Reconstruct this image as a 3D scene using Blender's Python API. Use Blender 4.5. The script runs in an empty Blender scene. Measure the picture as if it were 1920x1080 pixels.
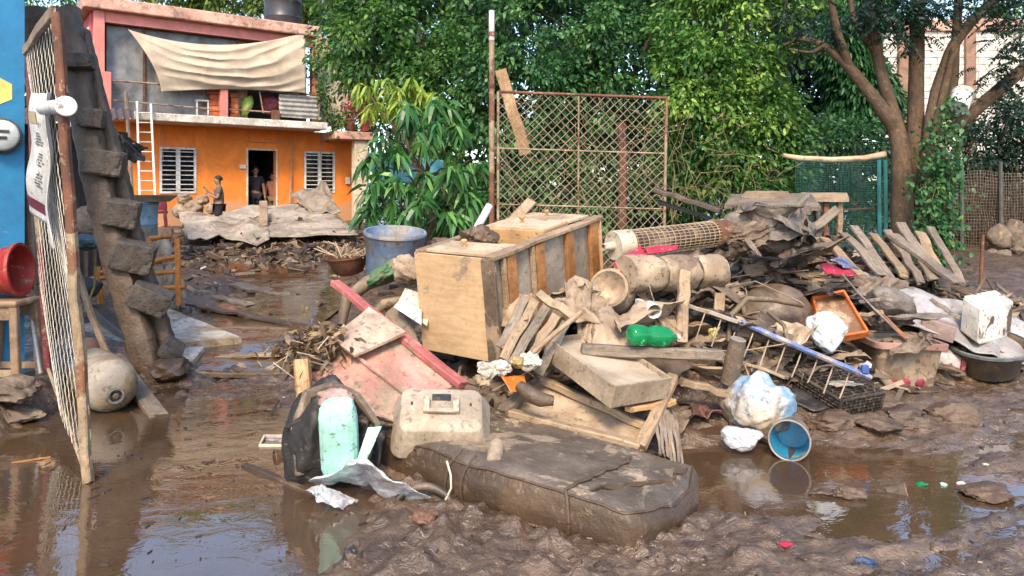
import bpy, math, random
import numpy as np
from mathutils import Vector, Matrix

# ------------------------------------------------------------------ camera, light, exposure
scene = bpy.context.scene
COL = scene.collection
FPX, CAMH, HORY = 1400.0, 1.65, 360.0            # focal length in photo pixels, eye height, horizon row
cam_d = bpy.data.cameras.new('camera')
cam = bpy.data.objects.new('camera', cam_d); COL.objects.link(cam)
cam.location = (0, 0, CAMH); cam.rotation_euler = (math.radians(90), 0, 0)
cam_d.sensor_width = 36; cam_d.lens = 36*FPX/1920; cam_d.shift_y = -(540-HORY)/1920
cam_d.clip_start = .05; cam_d.clip_end = 600
scene.camera = cam

SUN_EL, SUN_AZ = math.radians(45.0), math.radians(-6.0)   # hazy sun behind the camera
to_sun = Vector((math.sin(SUN_AZ)*math.cos(SUN_EL), -math.cos(SUN_AZ)*math.cos(SUN_EL), math.sin(SUN_EL)))
world = bpy.data.worlds.new('World'); scene.world = world; world.use_nodes = True
wn = world.node_tree; wn.nodes.clear()
sky = wn.nodes.new('ShaderNodeTexSky'); sky.sky_type = 'NISHITA'; sky.sun_disc = False
sky.sun_elevation = SUN_EL
sky.sun_rotation = math.atan2(to_sun.x, to_sun.y)
sky.air_density = 1.0; sky.dust_density = 1.5; sky.ozone_density = 1.0
bg = wn.nodes.new('ShaderNodeBackground'); bg.inputs['Strength'].default_value = .125
wo = wn.nodes.new('ShaderNodeOutputWorld')
wn.links.new(sky.outputs[0], bg.inputs[0]); wn.links.new(bg.outputs[0], wo.inputs[0])
sl = bpy.data.lights.new('sun', 'SUN'); sl.energy = 1.5; sl.angle = math.radians(14); sl.color = (1, .83, .60)
so = bpy.data.objects.new('sun', sl); COL.objects.link(so)
so.rotation_euler = (-to_sun).to_track_quat('-Z', 'Y').to_euler()
scene.view_settings.view_transform = 'Standard'; scene.view_settings.look = 'None'
scene.view_settings.exposure = 1.8; scene.view_settings.gamma = 1
scene.render.engine = 'CYCLES'
scene.cycles.use_denoising = True; scene.cycles.max_bounces = 6
scene.cycles.diffuse_bounces = 3; scene.cycles.glossy_bounces = 3; scene.cycles.transmission_bounces = 4
scene.cycles.transparent_max_bounces = 6; scene.cycles.caustics_reflective = False; scene.cycles.caustics_refractive = False

# ------------------------------------------------------------------ helpers
RNG = np.random.default_rng(7); random.seed(7)
def P(px, py, Y):
    "photo pixel at distance Y -> world point"
    return np.array([(px-960)/FPX*Y, Y, CAMH-(py-HORY)/FPX*Y])
def unit(v):
    v = np.asarray(v, float); return v/max(1e-9, np.linalg.norm(v))
_perm = np.random.default_rng(3).permutation(256); _perm = np.concatenate([_perm, _perm, _perm])
_grad = np.random.default_rng(5).normal(size=(256, 3)); _grad /= np.linalg.norm(_grad, axis=1)[:, None]
def pn(p):
    "gradient noise at (N,3), about -0.7..0.7"
    p = np.asarray(p, float); i = np.floor(p).astype(int); f = p-i; i &= 255
    u = f*f*f*(f*(f*6-15)+10); r = 0
    for dx in (0, 1):
        for dy in (0, 1):
            for dz in (0, 1):
                h = _perm[_perm[_perm[(i[:, 0]+dx) & 255]+((i[:, 1]+dy) & 255)]+((i[:, 2]+dz) & 255)]
                g = (_grad[h]*(f-np.array([dx, dy, dz]))).sum(1)
                w = (u[:, 0] if dx else 1-u[:, 0])*(u[:, 1] if dy else 1-u[:, 1])*(u[:, 2] if dz else 1-u[:, 2])
                r = r+g*w
    return r
def fbm(p, oct=4, lac=2.1, gain=.5):
    p = np.asarray(p, float); r = 0; a = 1.
    for k in range(oct):
        r = r+a*pn(p+k*17.3); p = p*lac; a *= gain
    return r
def sstep(a, b, x):
    t = np.clip((x-a)/(b-a), 0, 1); return t*t*(3-2*t)

class MB:
    "collects shapes; lc holds each vertex's own surface coordinates (along, across, through) for grain"
    def __init__(s): s.v = []; s.l = []; s.f = []; s.n = 0; s.a = []
    def add(s, v, f, lc=None, a=None):
        v = np.asarray(v, float).reshape(-1, 3); k = s.n
        s.v.append(v); s.l.append(np.asarray(v if lc is None else lc, float).reshape(-1, 3))
        s.a.append(np.zeros(len(v)) if a is None else np.asarray(a, float))
        s.f += [tuple(int(i)+k for i in q) for q in f]; s.n += len(v); return s
    def obox(s, c, ax, ay, az, off=None):
        "box from centre and three half-axis vectors"
        c, ax, ay, az = [np.asarray(q, float) for q in (c, ax, ay, az)]
        sg = [(x, y, z) for z in (-1, 1) for y in (-1, 1) for x in (-1, 1)]
        v = [c+x*ax+y*ay+z*az for x, y, z in sg]
        L = [np.linalg.norm(q) for q in (ax, ay, az)]
        o = RNG.uniform(0, 40, 3) if off is None else off
        lc = [np.array([x*L[0], y*L[1], z*L[2]])+o for x, y, z in sg]
        return s.add(v, [(0, 2, 3, 1), (4, 5, 7, 6), (0, 1, 5, 4), (2, 6, 7, 3), (0, 4, 6, 2), (1, 3, 7, 5)], lc)
    def box(s, c, d, rz=0):
        ca, sa = math.cos(rz), math.sin(rz)
        return s.obox(c, (d[0]/2*ca, d[0]/2*sa, 0), (-d[1]/2*sa, d[1]/2*ca, 0), (0, 0, d[2]/2))
    def plank(s, p0, p1, w, t, up=(0, 0, 1), seg=5, wob=.006, jag=.01, ch=.15, bend=0, taper=1):
        "weathered board: chamfered section, slight bow, uneven ends; w lies across, t along up"
        p0, p1 = np.asarray(p0, float), np.asarray(p1, float); d = unit(p1-p0); L = np.linalg.norm(p1-p0)
        up = np.asarray(up, float); up = up-d*(up@d)
        if np.linalg.norm(up) < 1e-3: up = np.array([1., .2, 0])-d*d[0]
        up = unit(up); sd = np.cross(d, up)
        c = min(w, t)*ch; W, T = w/2, t/2
        prof = [(-W, -T+c), (-W, T-c), (-W+c, T), (W-c, T), (W, T-c), (W, -T+c), (W-c, -T), (-W+c, -T)]
        v = []; lc = []; o = RNG.uniform(0, 40, 3)
        for i in range(seg+1):
            u = i/seg; b = p0+(p1-p0)*u+up*(bend*4*u*(1-u))+RNG.normal(0, wob, 3)*(0 < i < seg)
            k = 1+(taper-1)*u
            for x, y in prof:
                j = RNG.uniform(-jag, jag) if i in (0, seg) else 0
                v.append(b+sd*x*k+up*y*k+d*j); lc.append(np.array([u*L, x, y])+o)
        f = [tuple(range(7, -1, -1)), tuple(seg*8+k for k in range(8))]
        for i in range(seg):
            for k in range(8):
                f.append((i*8+k, i*8+(k+1) % 8, (i+1)*8+(k+1) % 8, (i+1)*8+k))
        return s.add(v, f, lc)
    def tube(s, pts, r, n=6, cap=True, ell=None, noise=0):
        pts = np.asarray(pts, float); m = len(pts); r = np.broadcast_to(np.asarray(r, float), (m,))
        tg = np.gradient(pts, axis=0); ref = np.array([0, 0, 1.]) if abs(unit(pts[-1]-pts[0])[2]) < .85 else np.array([1., 0, 0])
        v = []; lc = []; o = RNG.uniform(0, 40, 3); L = 0
        for i in range(m):
            t = unit(tg[i]); a = unit(np.cross(ref, t)); b = np.cross(t, a)
            if i: L += np.linalg.norm(pts[i]-pts[i-1])
            for k in range(n):
                th = 2*math.pi*k/n; q = r[i]*(1+(RNG.normal(0, noise) if noise else 0))
                e = ell or (1, 1)
                v.append(pts[i]+a*math.cos(th)*q*e[0]+b*math.sin(th)*q*e[1]); lc.append(np.array([L, r[i]*math.cos(th), r[i]*math.sin(th)])+o)
        f = [(i*n+k, i*n+(k+1) % n, (i+1)*n+(k+1) % n, (i+1)*n+k) for i in range(m-1) for k in range(n)]
        if cap: f += [tuple(range(n-1, -1, -1)), tuple((m-1)*n+k for k in range(n))]
        return s.add(v, f, lc)
    def lathe(s, prof, c, ax=(0, 0, 1), n=20, ell=(1, 1), arc=None, wob=0, cap=False):
        "profile [(radius, height)] turned about axis ax from point c"
        c = np.asarray(c, float); ax = unit(ax); ref = np.array([0, 0, 1.]) if abs(ax[2]) < .9 else np.array([1., 0, 0])
        a = unit(np.cross(ref, ax)); b = np.cross(ax, a); v = []; m = len(prof)
        full = arc is None; nn = n if full else n+1; w = RNG.normal(0, wob, nn) if wob else np.zeros(nn)
        for r, h in prof:
            for k in range(nn):
                th = 2*math.pi*k/n if full else arc[0]+(arc[1]-arc[0])*k/n
                v.append(c+ax*h+(a*math.cos(th)*ell[0]+b*math.sin(th)*ell[1])*r*(1+w[k]))
        f = []
        for i in range(m-1):
            for k in range(n):
                k2 = (k+1) % nn if full else k+1
                f.append((i*nn+k, i*nn+k2, (i+1)*nn+k2, (i+1)*nn+k))
        if full:
            if cap and prof[0][0] > 1e-4: f.append(tuple(range(nn-1, -1, -1)))
            if cap and prof[-1][0] > 1e-4: f.append(tuple((m-1)*nn+k for k in range(nn)))
        return s.add(v, f)
    def grid(s, fn, nu, nv, lcs=None):
        U, Vv = np.meshgrid(np.linspace(0, 1, nu), np.linspace(0, 1, nv)); p = fn(U.ravel(), Vv.ravel())
        f = [(j*nu+i, j*nu+i+1, (j+1)*nu+i+1, (j+1)*nu+i) for j in range(nv-1) for i in range(nu-1)]
        return s.add(p, f, lcs)
    def build(s, name, mat, parent=None, label=None, cat=None, group=None, kind=None, smooth=False, bevel=0, solid=0, sub=0):
        v = np.concatenate(s.v); base = np.zeros(3)
        if parent is not None: base = worldloc(parent)
        elif label: base = np.array([(v[:, 0].min()+v[:, 0].max())/2, (v[:, 1].min()+v[:, 1].max())/2, v[:, 2].min()])
        me = bpy.data.meshes.new(name); me.from_pydata((v-base).tolist(), [], s.f)
        at = me.attributes.new('gc', 'FLOAT_VECTOR', 'POINT'); at.data.foreach_set('vector', np.concatenate(s.l).astype(np.float32).ravel())
        if any(np.any(q) for q in s.a):
            at = me.attributes.new('lv', 'FLOAT', 'POINT'); at.data.foreach_set('value', np.concatenate(s.a).astype(np.float32))
        o = bpy.data.objects.new(name, me); COL.objects.link(o); me.materials.append(mat)
        if parent is not None: o.parent = parent
        else: o.location = base
        if smooth: me.polygons.foreach_set('use_smooth', [True]*len(me.polygons)); me.set_sharp_from_angle(angle=.85)
        if solid:
            md = o.modifiers.new('thickness', 'SOLIDIFY'); md.thickness = solid; md.offset = 0
        if bevel:
            md = o.modifiers.new('bevel', 'BEVEL'); md.width = bevel; md.segments = 2; md.limit_method = 'ANGLE'; md.angle_limit = .6
        if sub:
            md = o.modifiers.new('smooth', 'SUBSURF'); md.levels = sub; md.render_levels = sub
        if label: o['label'] = label
        if cat: o['category'] = cat
        if group: o['group'] = group
        if kind: o['kind'] = kind
        return o
def worldloc(o):
    r = np.zeros(3)
    while o is not None:
        r += np.array(o.location); o = o.parent
    return r
def thing(name, label, cat, loc, group=None):
    o = bpy.data.objects.new(name, None); COL.objects.link(o); o.empty_display_size = .1
    o.location = tuple(float(q) for q in loc); o['label'] = label; o['category'] = cat
    if group: o['group'] = group
    return o
def copy_thing(o, loc, rz=0, scale=1, label=None):
    r = o.copy(); COL.objects.link(r); r.location = loc; r.rotation_euler[2] = rz; r.scale = (scale,)*3
    if label: r['label'] = label
    for ch in list(o.children):
        c = ch.copy(); COL.objects.link(c); c.parent = r
        for g in list(ch.children):
            d = g.copy(); COL.objects.link(d); d.parent = c
    return r
_ico = {}
def ico(sub):
    if sub not in _ico:
        import bmesh
        bm = bmesh.new(); bmesh.ops.create_icosphere(bm, subdivisions=sub, radius=1)
        bm.verts.ensure_lookup_table()
        _ico[sub] = (np.array([v.co[:] for v in bm.verts]), [tuple(v.index for v in f.verts) for f in bm.faces]); bm.free()
    return _ico[sub]
def rotm(rx=0, ry=0, rz=0):
    from mathutils import Euler
    return np.array(Euler((rx, ry, rz)).to_matrix())
def crumple(mb, c, rad, seed=0, amp=.18, freq=3.0, sub=4, R=None, flat=None, fold=.5):
    "rumpled bundle: lumpy ellipsoid cut by flat dents and sharp straight creases"
    v, f = ico(sub); g = np.random.default_rng(int(seed)*13+5); q = v*1.0
    n = 60; pl = g.normal(size=(n, 3)); pl /= np.linalg.norm(pl, axis=1)[:, None]; dd = g.uniform(1.0-.8*amp, 1.12, n)
    dots = v@pl.T; rp = np.where(dots > .15, dd[None]/np.maximum(dots, .15), 9.); r = np.sum(rp**-34., axis=1)**(-1/34.)*1.04; r = np.minimum(r, 1.15)
    w = q+.35*np.c_[pn(q*1.3+seed), pn(q*1.3+seed+5), pn(q*1.3+seed+9)]
    cr = 0
    for k in range(7):
        a = unit(g.normal(size=3)); cr = cr+np.abs(((w@a)*freq*.55+g.uniform(-1, 1)+1) % 2-1)-.5
    d2 = unit(g.normal(size=3)); st = (1-np.abs(np.sin((w@d2)*freq*2.2+2.2*pn(w*1.4+seed))))**1.5-.4
    r = r+amp*(.30*cr*(1-fold)*1.3+.75*fold*st)+amp*.9*pn(q*1.1+seed*3)+amp*.28*(1-2.4*np.abs(pn(w*3.1+seed)))+amp*.16*(1-2.4*np.abs(pn(w*6.7+seed)))
    p = v*r[:, None]*np.asarray(rad)
    if flat is not None: p[:, 2] = np.maximum(p[:, 2], -flat)
    lc = p.copy()+seed
    if R is not None: p = p@R.T
    return mb.add(p+np.asarray(c), f, lc)
def rag(mb, c, size, seed=0, k=.5, R=None, n=46, lift=.35):
    "crumpled sheet: flat patch folded along many straight creases"
    g = np.random.default_rng(int(seed)*31+3); U, V = np.meshgrid(np.linspace(-1, 1, n), np.linspace(-1, 1, n)); u, v = U.ravel(), V.ravel()
    rr = np.maximum(np.abs(u), np.abs(v)); th = np.arctan2(v, u); ed = 1+.16*np.sin(3*th+seed)+.12*np.sin(7*th+seed*2)
    p = np.c_[u*ed, v*ed, lift*(1-rr**2)]
    for i in range(13):
        a = g.uniform(0, 6.28); t = u*math.cos(a)+v*math.sin(a)+.2*pn(np.c_[u*1.2, v*1.2, u*0+seed+i]); cc = g.uniform(-.9, .9); vec = g.normal(size=3)*np.array([.5, .5, .55])*k*g.uniform(.3, 1)
        p = p-vec[None]*(np.abs(t-cc)-.5)[:, None]
    for i in range(30):
        a = g.uniform(0, 6.28); t = u*math.cos(a)+v*math.sin(a)+.35*pn(np.c_[u*2.2, v*2.2, u*0+seed+i*3]); cc = g.uniform(-1, 1); vec = g.normal(size=3)*np.array([.25, .25, .6])*k*.42*g.uniform(.3, 1); wd = g.uniform(.12, .45)
        p = p+vec[None]*np.maximum(0, 1-np.abs(t-cc)/wd)[:, None]
    p = p+.03*np.c_[pn(p*5), pn(p*5+3), pn(p*5+7)]; p[:, 2] -= p[:, 2].mean(); p = p*np.asarray(size)[None]; lc = p+seed
    if R is not None: p = p@R.T
    return mb.add(p+np.asarray(c), [(j*n+i, j*n+i+1, (j+1)*n+i+1, (j+1)*n+i) for j in range(n-1) for i in range(n-1)], lc)
def pillow(mb, c, half, seed=0, e=.42, R=None, amp=.05, sub=5):
    "soft rectangular cushion"
    v, f = ico(sub); q = np.sign(v)*np.abs(v)**e; q = q/np.abs(q).max(0); d = np.sqrt(np.clip(1-.55*(q[:, 0]**4+q[:, 2]**4), .12, 1)); q[:, 1] *= d
    q = q*(1+amp*fbm(v*1.6+seed, 3)+amp*.6*(1-2.4*np.abs(pn(v*3.3+seed))))[:, None]*np.asarray(half); lc = q+seed
    if R is not None: q = q@R.T
    return mb.add(q+np.asarray(c), f, lc)
def cloth(mb, c00, c10, c11, c01, nu=30, nv=30, amp=.05, freq=3, seed=0, sag=0, edge=.02, fr=(1, .35)):
    "draped sheet between four corners with folds"
    c00, c10, c11, c01 = [np.asarray(q, float) for q in (c00, c10, c11, c01)]
    n = unit(np.cross(c10-c00, c01-c00))
    Lu, Lv = np.linalg.norm(c10-c00), np.linalg.norm(c01-c00)
    def fn(u, v):
        ub = u+edge*pn(np.c_[v*6, u*0+seed, u*2]); vb = v+edge*pn(np.c_[u*6, v*2, v*0+seed+4])
        p = (c00[None]*((1-ub)*(1-vb))[:, None]+c10[None]*(ub*(1-vb))[:, None]+c11[None]*(ub*vb)[:, None]+c01[None]*((1-ub)*vb)[:, None])
        q = np.c_[u*Lu*freq*fr[0], v*Lv*freq*fr[1], u*0+seed*3.1]
        h = amp*(1-2.2*np.abs(pn(q+pn(q*.7)[:, None]*.8)))+amp*.7*pn(q*.4+7)+amp*.2*pn(q*3)
        return p+n[None]*h[:, None]+np.array([0, 0, -1.])[None]*(sag*4*u*(1-u)*(.3+.7*(1-v)))[:, None]
    return mb.grid(fn, nu, nv)

# ------------------------------------------------------------------ materials
def _n(nt, t, **k):
    n = nt.nodes.new(t)
    for a, b in k.items(): setattr(n, a, b)
    return n
def _mix(nt, fac, a, b):
    m = _n(nt, 'ShaderNodeMix', data_type='RGBA')
    for i, x in ((0, fac), (6, a), (7, b)):
        if isinstance(x, (int, float)): m.inputs[i].default_value = x
        elif isinstance(x, tuple): m.inputs[i].default_value = (*x, 1)
        else: nt.links.new(x, m.inputs[i])
    return m.outputs[2]
def _noise(nt, vec, scale, detail=5, rough=.55, dist=0):
    n = _n(nt, 'ShaderNodeTexNoise'); n.inputs['Scale'].default_value = scale; n.inputs['Detail'].default_value = detail
    n.inputs['Roughness'].default_value = rough; n.inputs['Distortion'].default_value = dist
    nt.links.new(vec, n.inputs['Vector']); return n.outputs['Fac']
def _rng(nt, x, a, b, c=0, d=1):
    m = _n(nt, 'ShaderNodeMapRange', interpolation_type='SMOOTHSTEP'); nt.links.new(x, m.inputs[0])
    for i, q in enumerate((a, b, c, d)): m.inputs[i+1].default_value = q
    return m.outputs[0]
def newmat(name):
    m = bpy.data.materials.new(name); m.use_nodes = True; nt = m.node_tree; nt.nodes.clear()
    out = _n(nt, 'ShaderNodeOutputMaterial'); b = _n(nt, 'ShaderNodeBsdfPrincipled'); nt.links.new(b.outputs[0], out.inputs[0])
    return m, nt, b, out
TAN, WET, DARKMUD = (.38, .275, .172), (.105, .068, .043), (.05, .034, .023)
def M(name, c1, c2=None, mud=0., mudc=TAN, rough=.6, mrough=.55, bump=.25, scale=6., grain=(1, 1, 1), mscale=3., msoft=.05, metal=0, spec=.5, bscale=40., alpha=None, trans=0, spk=1., var=1.):
    m, nt, b, out = newmat(name); L = nt.links.new
    c2 = c2 or tuple(q*.72 for q in c1)
    at = _n(nt, 'ShaderNodeAttribute', attribute_name='gc'); vec = at.outputs['Vector']
    mp = _n(nt, 'ShaderNodeMapping'); mp.inputs['Scale'].default_value = grain; L(vec, mp.inputs[0])
    f1 = _noise(nt, mp.outputs[0], scale, 6, .6, .4)
    col = _mix(nt, _rng(nt, f1, .3, .7), c1, c2)
    f3 = _noise(nt, vec, bscale, 5, .7)
    col = _mix(nt, _rng(nt, f3, .35, .75, 0, .35), col, tuple(q*.6 for q in c1))
    r = None
    if mud > 0:
        f2 = _noise(nt, vec, mscale, 7, .62, .5); t = .5+(.5-mud)*.55
        mk = _rng(nt, f2, t-msoft, t+msoft)
        mcol = _mix(nt, _rng(nt, f3, .3, .7), mudc, tuple(q*.72 for q in mudc))
        col = _mix(nt, mk, col, mcol)
        f5 = _noise(nt, vec, 19, 3, .7, .3)
        col = _mix(nt, _rng(nt, f5, .57, .66, 0, .72*spk), col, tuple(q*.34 for q in mudc))
        col = _mix(nt, _rng(nt, f5, .40, .33, 0, .35*spk), col, tuple(min(.8, q*1.5) for q in mudc))
        r = _rng(nt, mk, 0, 1, rough, mrough); L(r, b.inputs['Roughness'])
    else: b.inputs['Roughness'].default_value = rough
    f6 = _noise(nt, vec, 2.1, 4, .65, .6); mv = _n(nt, 'ShaderNodeMix', data_type='RGBA', blend_type='MULTIPLY'); mv.inputs[0].default_value = 1
    L(col, mv.inputs[6]); L(_mix(nt, _rng(nt, f6, .34, .66), tuple(1-var*q for q in (.38, .40, .42)), (1.08, 1.08, 1.08)), mv.inputs[7]); col = mv.outputs[2]
    L(col, b.inputs['Base Color'])
    b.inputs['Metallic'].default_value = metal; b.inputs['Specular IOR Level'].default_value = spec
    if bump:
        ad = _n(nt, 'ShaderNodeMath', operation='ADD'); L(f3, ad.inputs[0])
        if mud > 0:
            mu = _n(nt, 'ShaderNodeMath', operation='MULTIPLY'); L(mk, mu.inputs[0]); mu.inputs[1].default_value = .8; L(mu.outputs[0], ad.inputs[1])
        else: L(f1, ad.inputs[1])
        bp = _n(nt, 'ShaderNodeBump'); bp.inputs['Strength'].default_value = bump; bp.inputs['Distance'].default_value = .012
        L(ad.outputs[0], bp.inputs['Height']); L(bp.outputs[0], b.inputs['Normal'])
    if trans: b.inputs['Transmission Weight'].default_value = trans; b.inputs['IOR'].default_value = 1.3
    if alpha is not None: b.inputs['Alpha'].default_value = alpha
    return m
def leafmat(name, dark, mid, lite, tr=.35, rough=.45):
    m, nt, b, out = newmat(name); L = nt.links.new
    at = _n(nt, 'ShaderNodeAttribute', attribute_name='lv')
    cr = _n(nt, 'ShaderNodeValToRGB'); e = cr.color_ramp.elements
    e[0].position = 0; e[0].color = (*dark, 1); e[1].position = 1; e[1].color = (*lite, 1); q = e.new(.55); q.color = (*mid, 1)
    L(at.outputs['Fac'], cr.inputs[0]); L(cr.outputs[0], b.inputs['Base Color'])
    b.inputs['Roughness'].default_value = rough; b.inputs['Specular IOR Level'].default_value = .5
    t = _n(nt, 'ShaderNodeBsdfTranslucent'); L(cr.outputs[0], t.inputs[0])
    mx = _n(nt, 'ShaderNodeMixShader'); mx.inputs[0].default_value = tr; L(b.outputs[0], mx.inputs[1]); L(t.outputs[0], mx.inputs[2]); L(mx.outputs[0], out.inputs[0])
    return m
G_WOOD = (1.2, 14, 14)
wood_tan = M('mud-stained pale wood', (.40, .28, .17), (.27, .18, .11), mud=.45, grain=G_WOOD, scale=5, bump=.35)
wood_warm = M('bare pine', (.50, .30, .14), (.36, .20, .09), mud=.18, grain=G_WOOD, scale=5, bump=.25)
wood_grey = M('weathered grey wood', (.27, .215, .16), (.15, .115, .085), mud=.4, mudc=(.23, .17, .12), grain=G_WOOD, scale=5, bump=.5)
wood_dark = M('soaked dark wood', (.085, .056, .038), (.045, .03, .022), mud=.35, mudc=(.16, .11, .075), grain=G_WOOD, scale=5, bump=.5, rough=.45)
mudcoat = M('thick wet mud', (.125, .078, .046), (.08, .05, .03), rough=.42, bump=.9, scale=9, bscale=26)
mudtan = M('dried mud', TAN, (.24, .17, .115), rough=.65, bump=.7, scale=8, bscale=30)
rust = M('rusted steel', (.20, .075, .035), (.10, .04, .025), mud=.2, rough=.75, bump=.4)
rust_tan = M('rusted steel under dry mud', (.20, .085, .04), (.12, .05, .03), mud=.6, rough=.75, bump=.4, mscale=4)
steel = M('dull galvanised steel', (.42, .43, .43), (.30, .30, .30), mud=.25, rough=.45, bump=.15, metal=.6)
concrete_mud = M('mud-soaked concrete', (.115, .092, .075), (.07, .056, .045), mud=.4, mudc=(.075,.052,.036), rough=.7, bump=.9, bscale=30)
white_paint = M('white paint', (.78, .76, .72), (.66, .64, .60), mud=.1, rough=.5, bump=.08)
cloth_tan = M('mud-soaked cloth', (.42, .31, .22), (.30, .22, .15), mud=.35, rough=.85, bump=.5)
cloth_brown = M('brown mud-soaked cloth', (.19, .135, .095), (.12, .085, .06), mud=.4, mudc=(.25, .185, .13), rough=.7, bump=.6)
cloth_grey = M('grey soaked cloth', (.25, .215, .185), (.15, .125, .105), mud=.3, mudc=(.27, .2, .145), rough=.6, bump=.5)
cloth_dark = M('black soaked cloth', (.03, .026, .024), (.018, .016, .016), mud=.3, mudc=(.14, .1, .07), rough=.55, bump=.5)
black_plastic = M('muddy black plastic', (.02, .02, .02), (.03, .028, .026), mud=.45, mudc=(.15, .105, .07), rough=.35, bump=.3)
red_cloth = M('crimson cloth', (.50, .02, .075), (.36, .012, .05), mud=.08, rough=.8, bump=.4)
# ------------------------------------------------------------------ ground and water
HEAPS = [(.15, 6.25, .45, .85, .7), (1.35, 6.5, .85, .75, .65), (2.45, 7.45, 1.0, .8, .6), (3.6, 7.9, .75, .8, .5), (4.5, 7.45, .42, .8, .28),
         (2.1, 6.3, .42, .6, .3), (1.0, 5.5, .22, .6, .4), (-.6, 5.7, .16, .45, .4), (-.45, 7.0, .35, .5, .6), (-4.9, 15.6, .35, 2.2, 1.0), (3.1, 7.0, .4, .6, .28)]
YB = ([-90, 5.6, 6.7, 8, 11, 15, 22, 120], [0, 0, .03, .2, .45, .7, .77, .9])
def chan(x, y):
    "wet channel running down the yard to the puddle"
    return sstep(.10, .03, np.abs(x/np.maximum(y, .1)+.325+.035*np.sin(y*1.1)))*sstep(6.0, 6.8, y)*sstep(14, 12, y)
def terrain(x, y):
    x = np.asarray(x, float); y = np.asarray(y, float)
    base = np.interp(y, *YB)
    base = base+.24*sstep(-3.35, -3.75, x)*sstep(8, 6, y)
    hp = 0
    for hx, hy, hh, sx, sy in HEAPS:
        hp = hp+(hh*np.exp(-.5*(((x-hx)/sx)**2+((y-hy)/sy)**2)))**3
    heap = hp**(1/3.)
    z0 = np.zeros_like(x)
    big = fbm(np.c_[x.ravel()*.9, y.ravel()*.9, z0.ravel()], 3).reshape(x.shape)
    lump = fbm(np.c_[x.ravel()*4.2, y.ravel()*4.2, z0.ravel()+5], 5, gain=.56).reshape(x.shape)
    a = math.radians(24); u = x*math.cos(a)+y*math.sin(a); v = -x*math.sin(a)+y*math.cos(a)
    rut = fbm(np.c_[u.ravel()*.7, v.ravel()*4.0, z0.ravel()+2], 4, gain=.55).reshape(x.shape)
    rid = (1-2.2*np.abs(fbm(np.c_[x.ravel()*5.5, y.ravel()*5.5, z0.ravel()+31], 3, gain=.6))).reshape(x.shape)
    rid2 = (1-2.2*np.abs(fbm(np.c_[x.ravel()*12, y.ravel()*12, z0.ravel()+41], 2, gain=.6))).reshape(x.shape)
    fine = fbm(np.c_[x.ravel()*14, y.ravel()*14, z0.ravel()+9], 3, gain=.6).reshape(x.shape)
    pl = sstep(-.55, -.95, x+.10*(y-3.5)+.25*big)*sstep(6.9, 6.0, y)               # left puddle
    pr = np.exp(-(((x-1.6-.25*big)/1.0)**2+((y-4.4+.12*big)/.60)**2)**2)
    pond = np.maximum(pl, pr)
    rm = sstep(.8, 1.8, x)*sstep(8, 6.5, y)                                         # rutted street on the right
    mid = (1-rm)
    street = sstep(7.5, 6.2, y)
    far = sstep(30, 14, y)
    clod = np.abs(lump)
    z = base+heap+street*(1-.75*pr)*(.012+mid*(.042*lump+.035*big+.026*rid+.012*rid2)+rm*(.075*rut-.006+.026*lump+.009*rid+.004*rid2)+.017*fine)
    z = z+(1-street)*far*(.05*lump+.05*big+.03*rut+.012*fine)+heap*.10*lump
    z = z+street*.03*sstep(.2, .5, clod)*mid*(1-pond)
    z = z-pond*street*(.075+.02*big)-pr*.015
    z = z-chan(x, y)*(.045+.03*big)
    return z
def gz(x, y): return float(terrain(np.array([x]), np.array([y]))[0])
def axis(segs):
    r = []
    for a, b, st in segs: r += list(np.arange(a, b, st))
    return np.array(r)
xs = axis([(-90, -30, 6), (-30, -9, 1), (-9, -4, .12), (-4, 5.2, .022), (5.2, 10, .12), (10, 30, 1), (30, 91, 6)])
ys = axis([(-60, -5, 5), (-5, 2.8, .3), (2.8, 7.6, .018), (7.6, 12, .05), (12, 24, .16), (24, 40, 1), (40, 161, 8)])
XX, YY = np.meshgrid(xs, ys); ZZ = terrain(XX, YY)
me = bpy.data.meshes.new('ground'); nx, ny = len(xs), len(ys)
idx = np.arange(nx*ny).reshape(ny, nx)
quads = np.stack([idx[:-1, :-1], idx[:-1, 1:], idx[1:, 1:], idx[1:, :-1]], -1).reshape(-1, 4)
me.vertices.add(nx*ny); me.vertices.foreach_set('co', np.stack([XX, YY, ZZ], -1).astype(np.float32).ravel())
me.loops.add(quads.size); me.loops.foreach_set('vertex_index', quads.astype(np.int32).ravel())
me.polygons.add(len(quads)); me.polygons.foreach_set('loop_start', np.arange(0, quads.size, 4, dtype=np.int32))
me.polygons.foreach_set('use_smooth', [True]*len(quads)); me.update(calc_edges=True)
wet = sstep(.30, .0, np.abs(XX+.36*YY-.35*np.sin(YY*.9)-.15*fbm(np.c_[XX.ravel(), YY.ravel()*.6, XX.ravel()*0], 3).reshape(XX.shape)*2)/np.maximum(YY*.18, .1)*.3)*sstep(5.5, 6.5, YY)*sstep(15, 11, YY)
at = me.attributes.new('lv', 'FLOAT', 'POINT'); at.data.foreach_set('value', wet.astype(np.float32).ravel())
ground = bpy.data.objects.new('ground', me); COL.objects.link(ground); ground['kind'] = 'structure'
gm, nt, b, out = newmat('wet flood mud'); L = nt.links.new
ge = _n(nt, 'ShaderNodeNewGeometry'); pos = ge.outputs['Position']
n1 = _noise(nt, pos, .9, 5, .6); n2 = _noise(nt, pos, 6, 7, .65, .6); n3 = _noise(nt, pos, 38, 6, .7)
c = _mix(nt, _rng(nt, n1, .3, .7), (.098, .058, .031), (.140, .087, .049))
c = _mix(nt, _rng(nt, n2, .42, .62), c, (.064, .037, .020))
c = _mix(nt, _rng(nt, n3, .5, .8, 0, .6), c, (.028, .018, .012))
c = _mix(nt, _rng(nt, n2, .62, .72, 0, .7), c, (.17, .11, .068))
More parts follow.
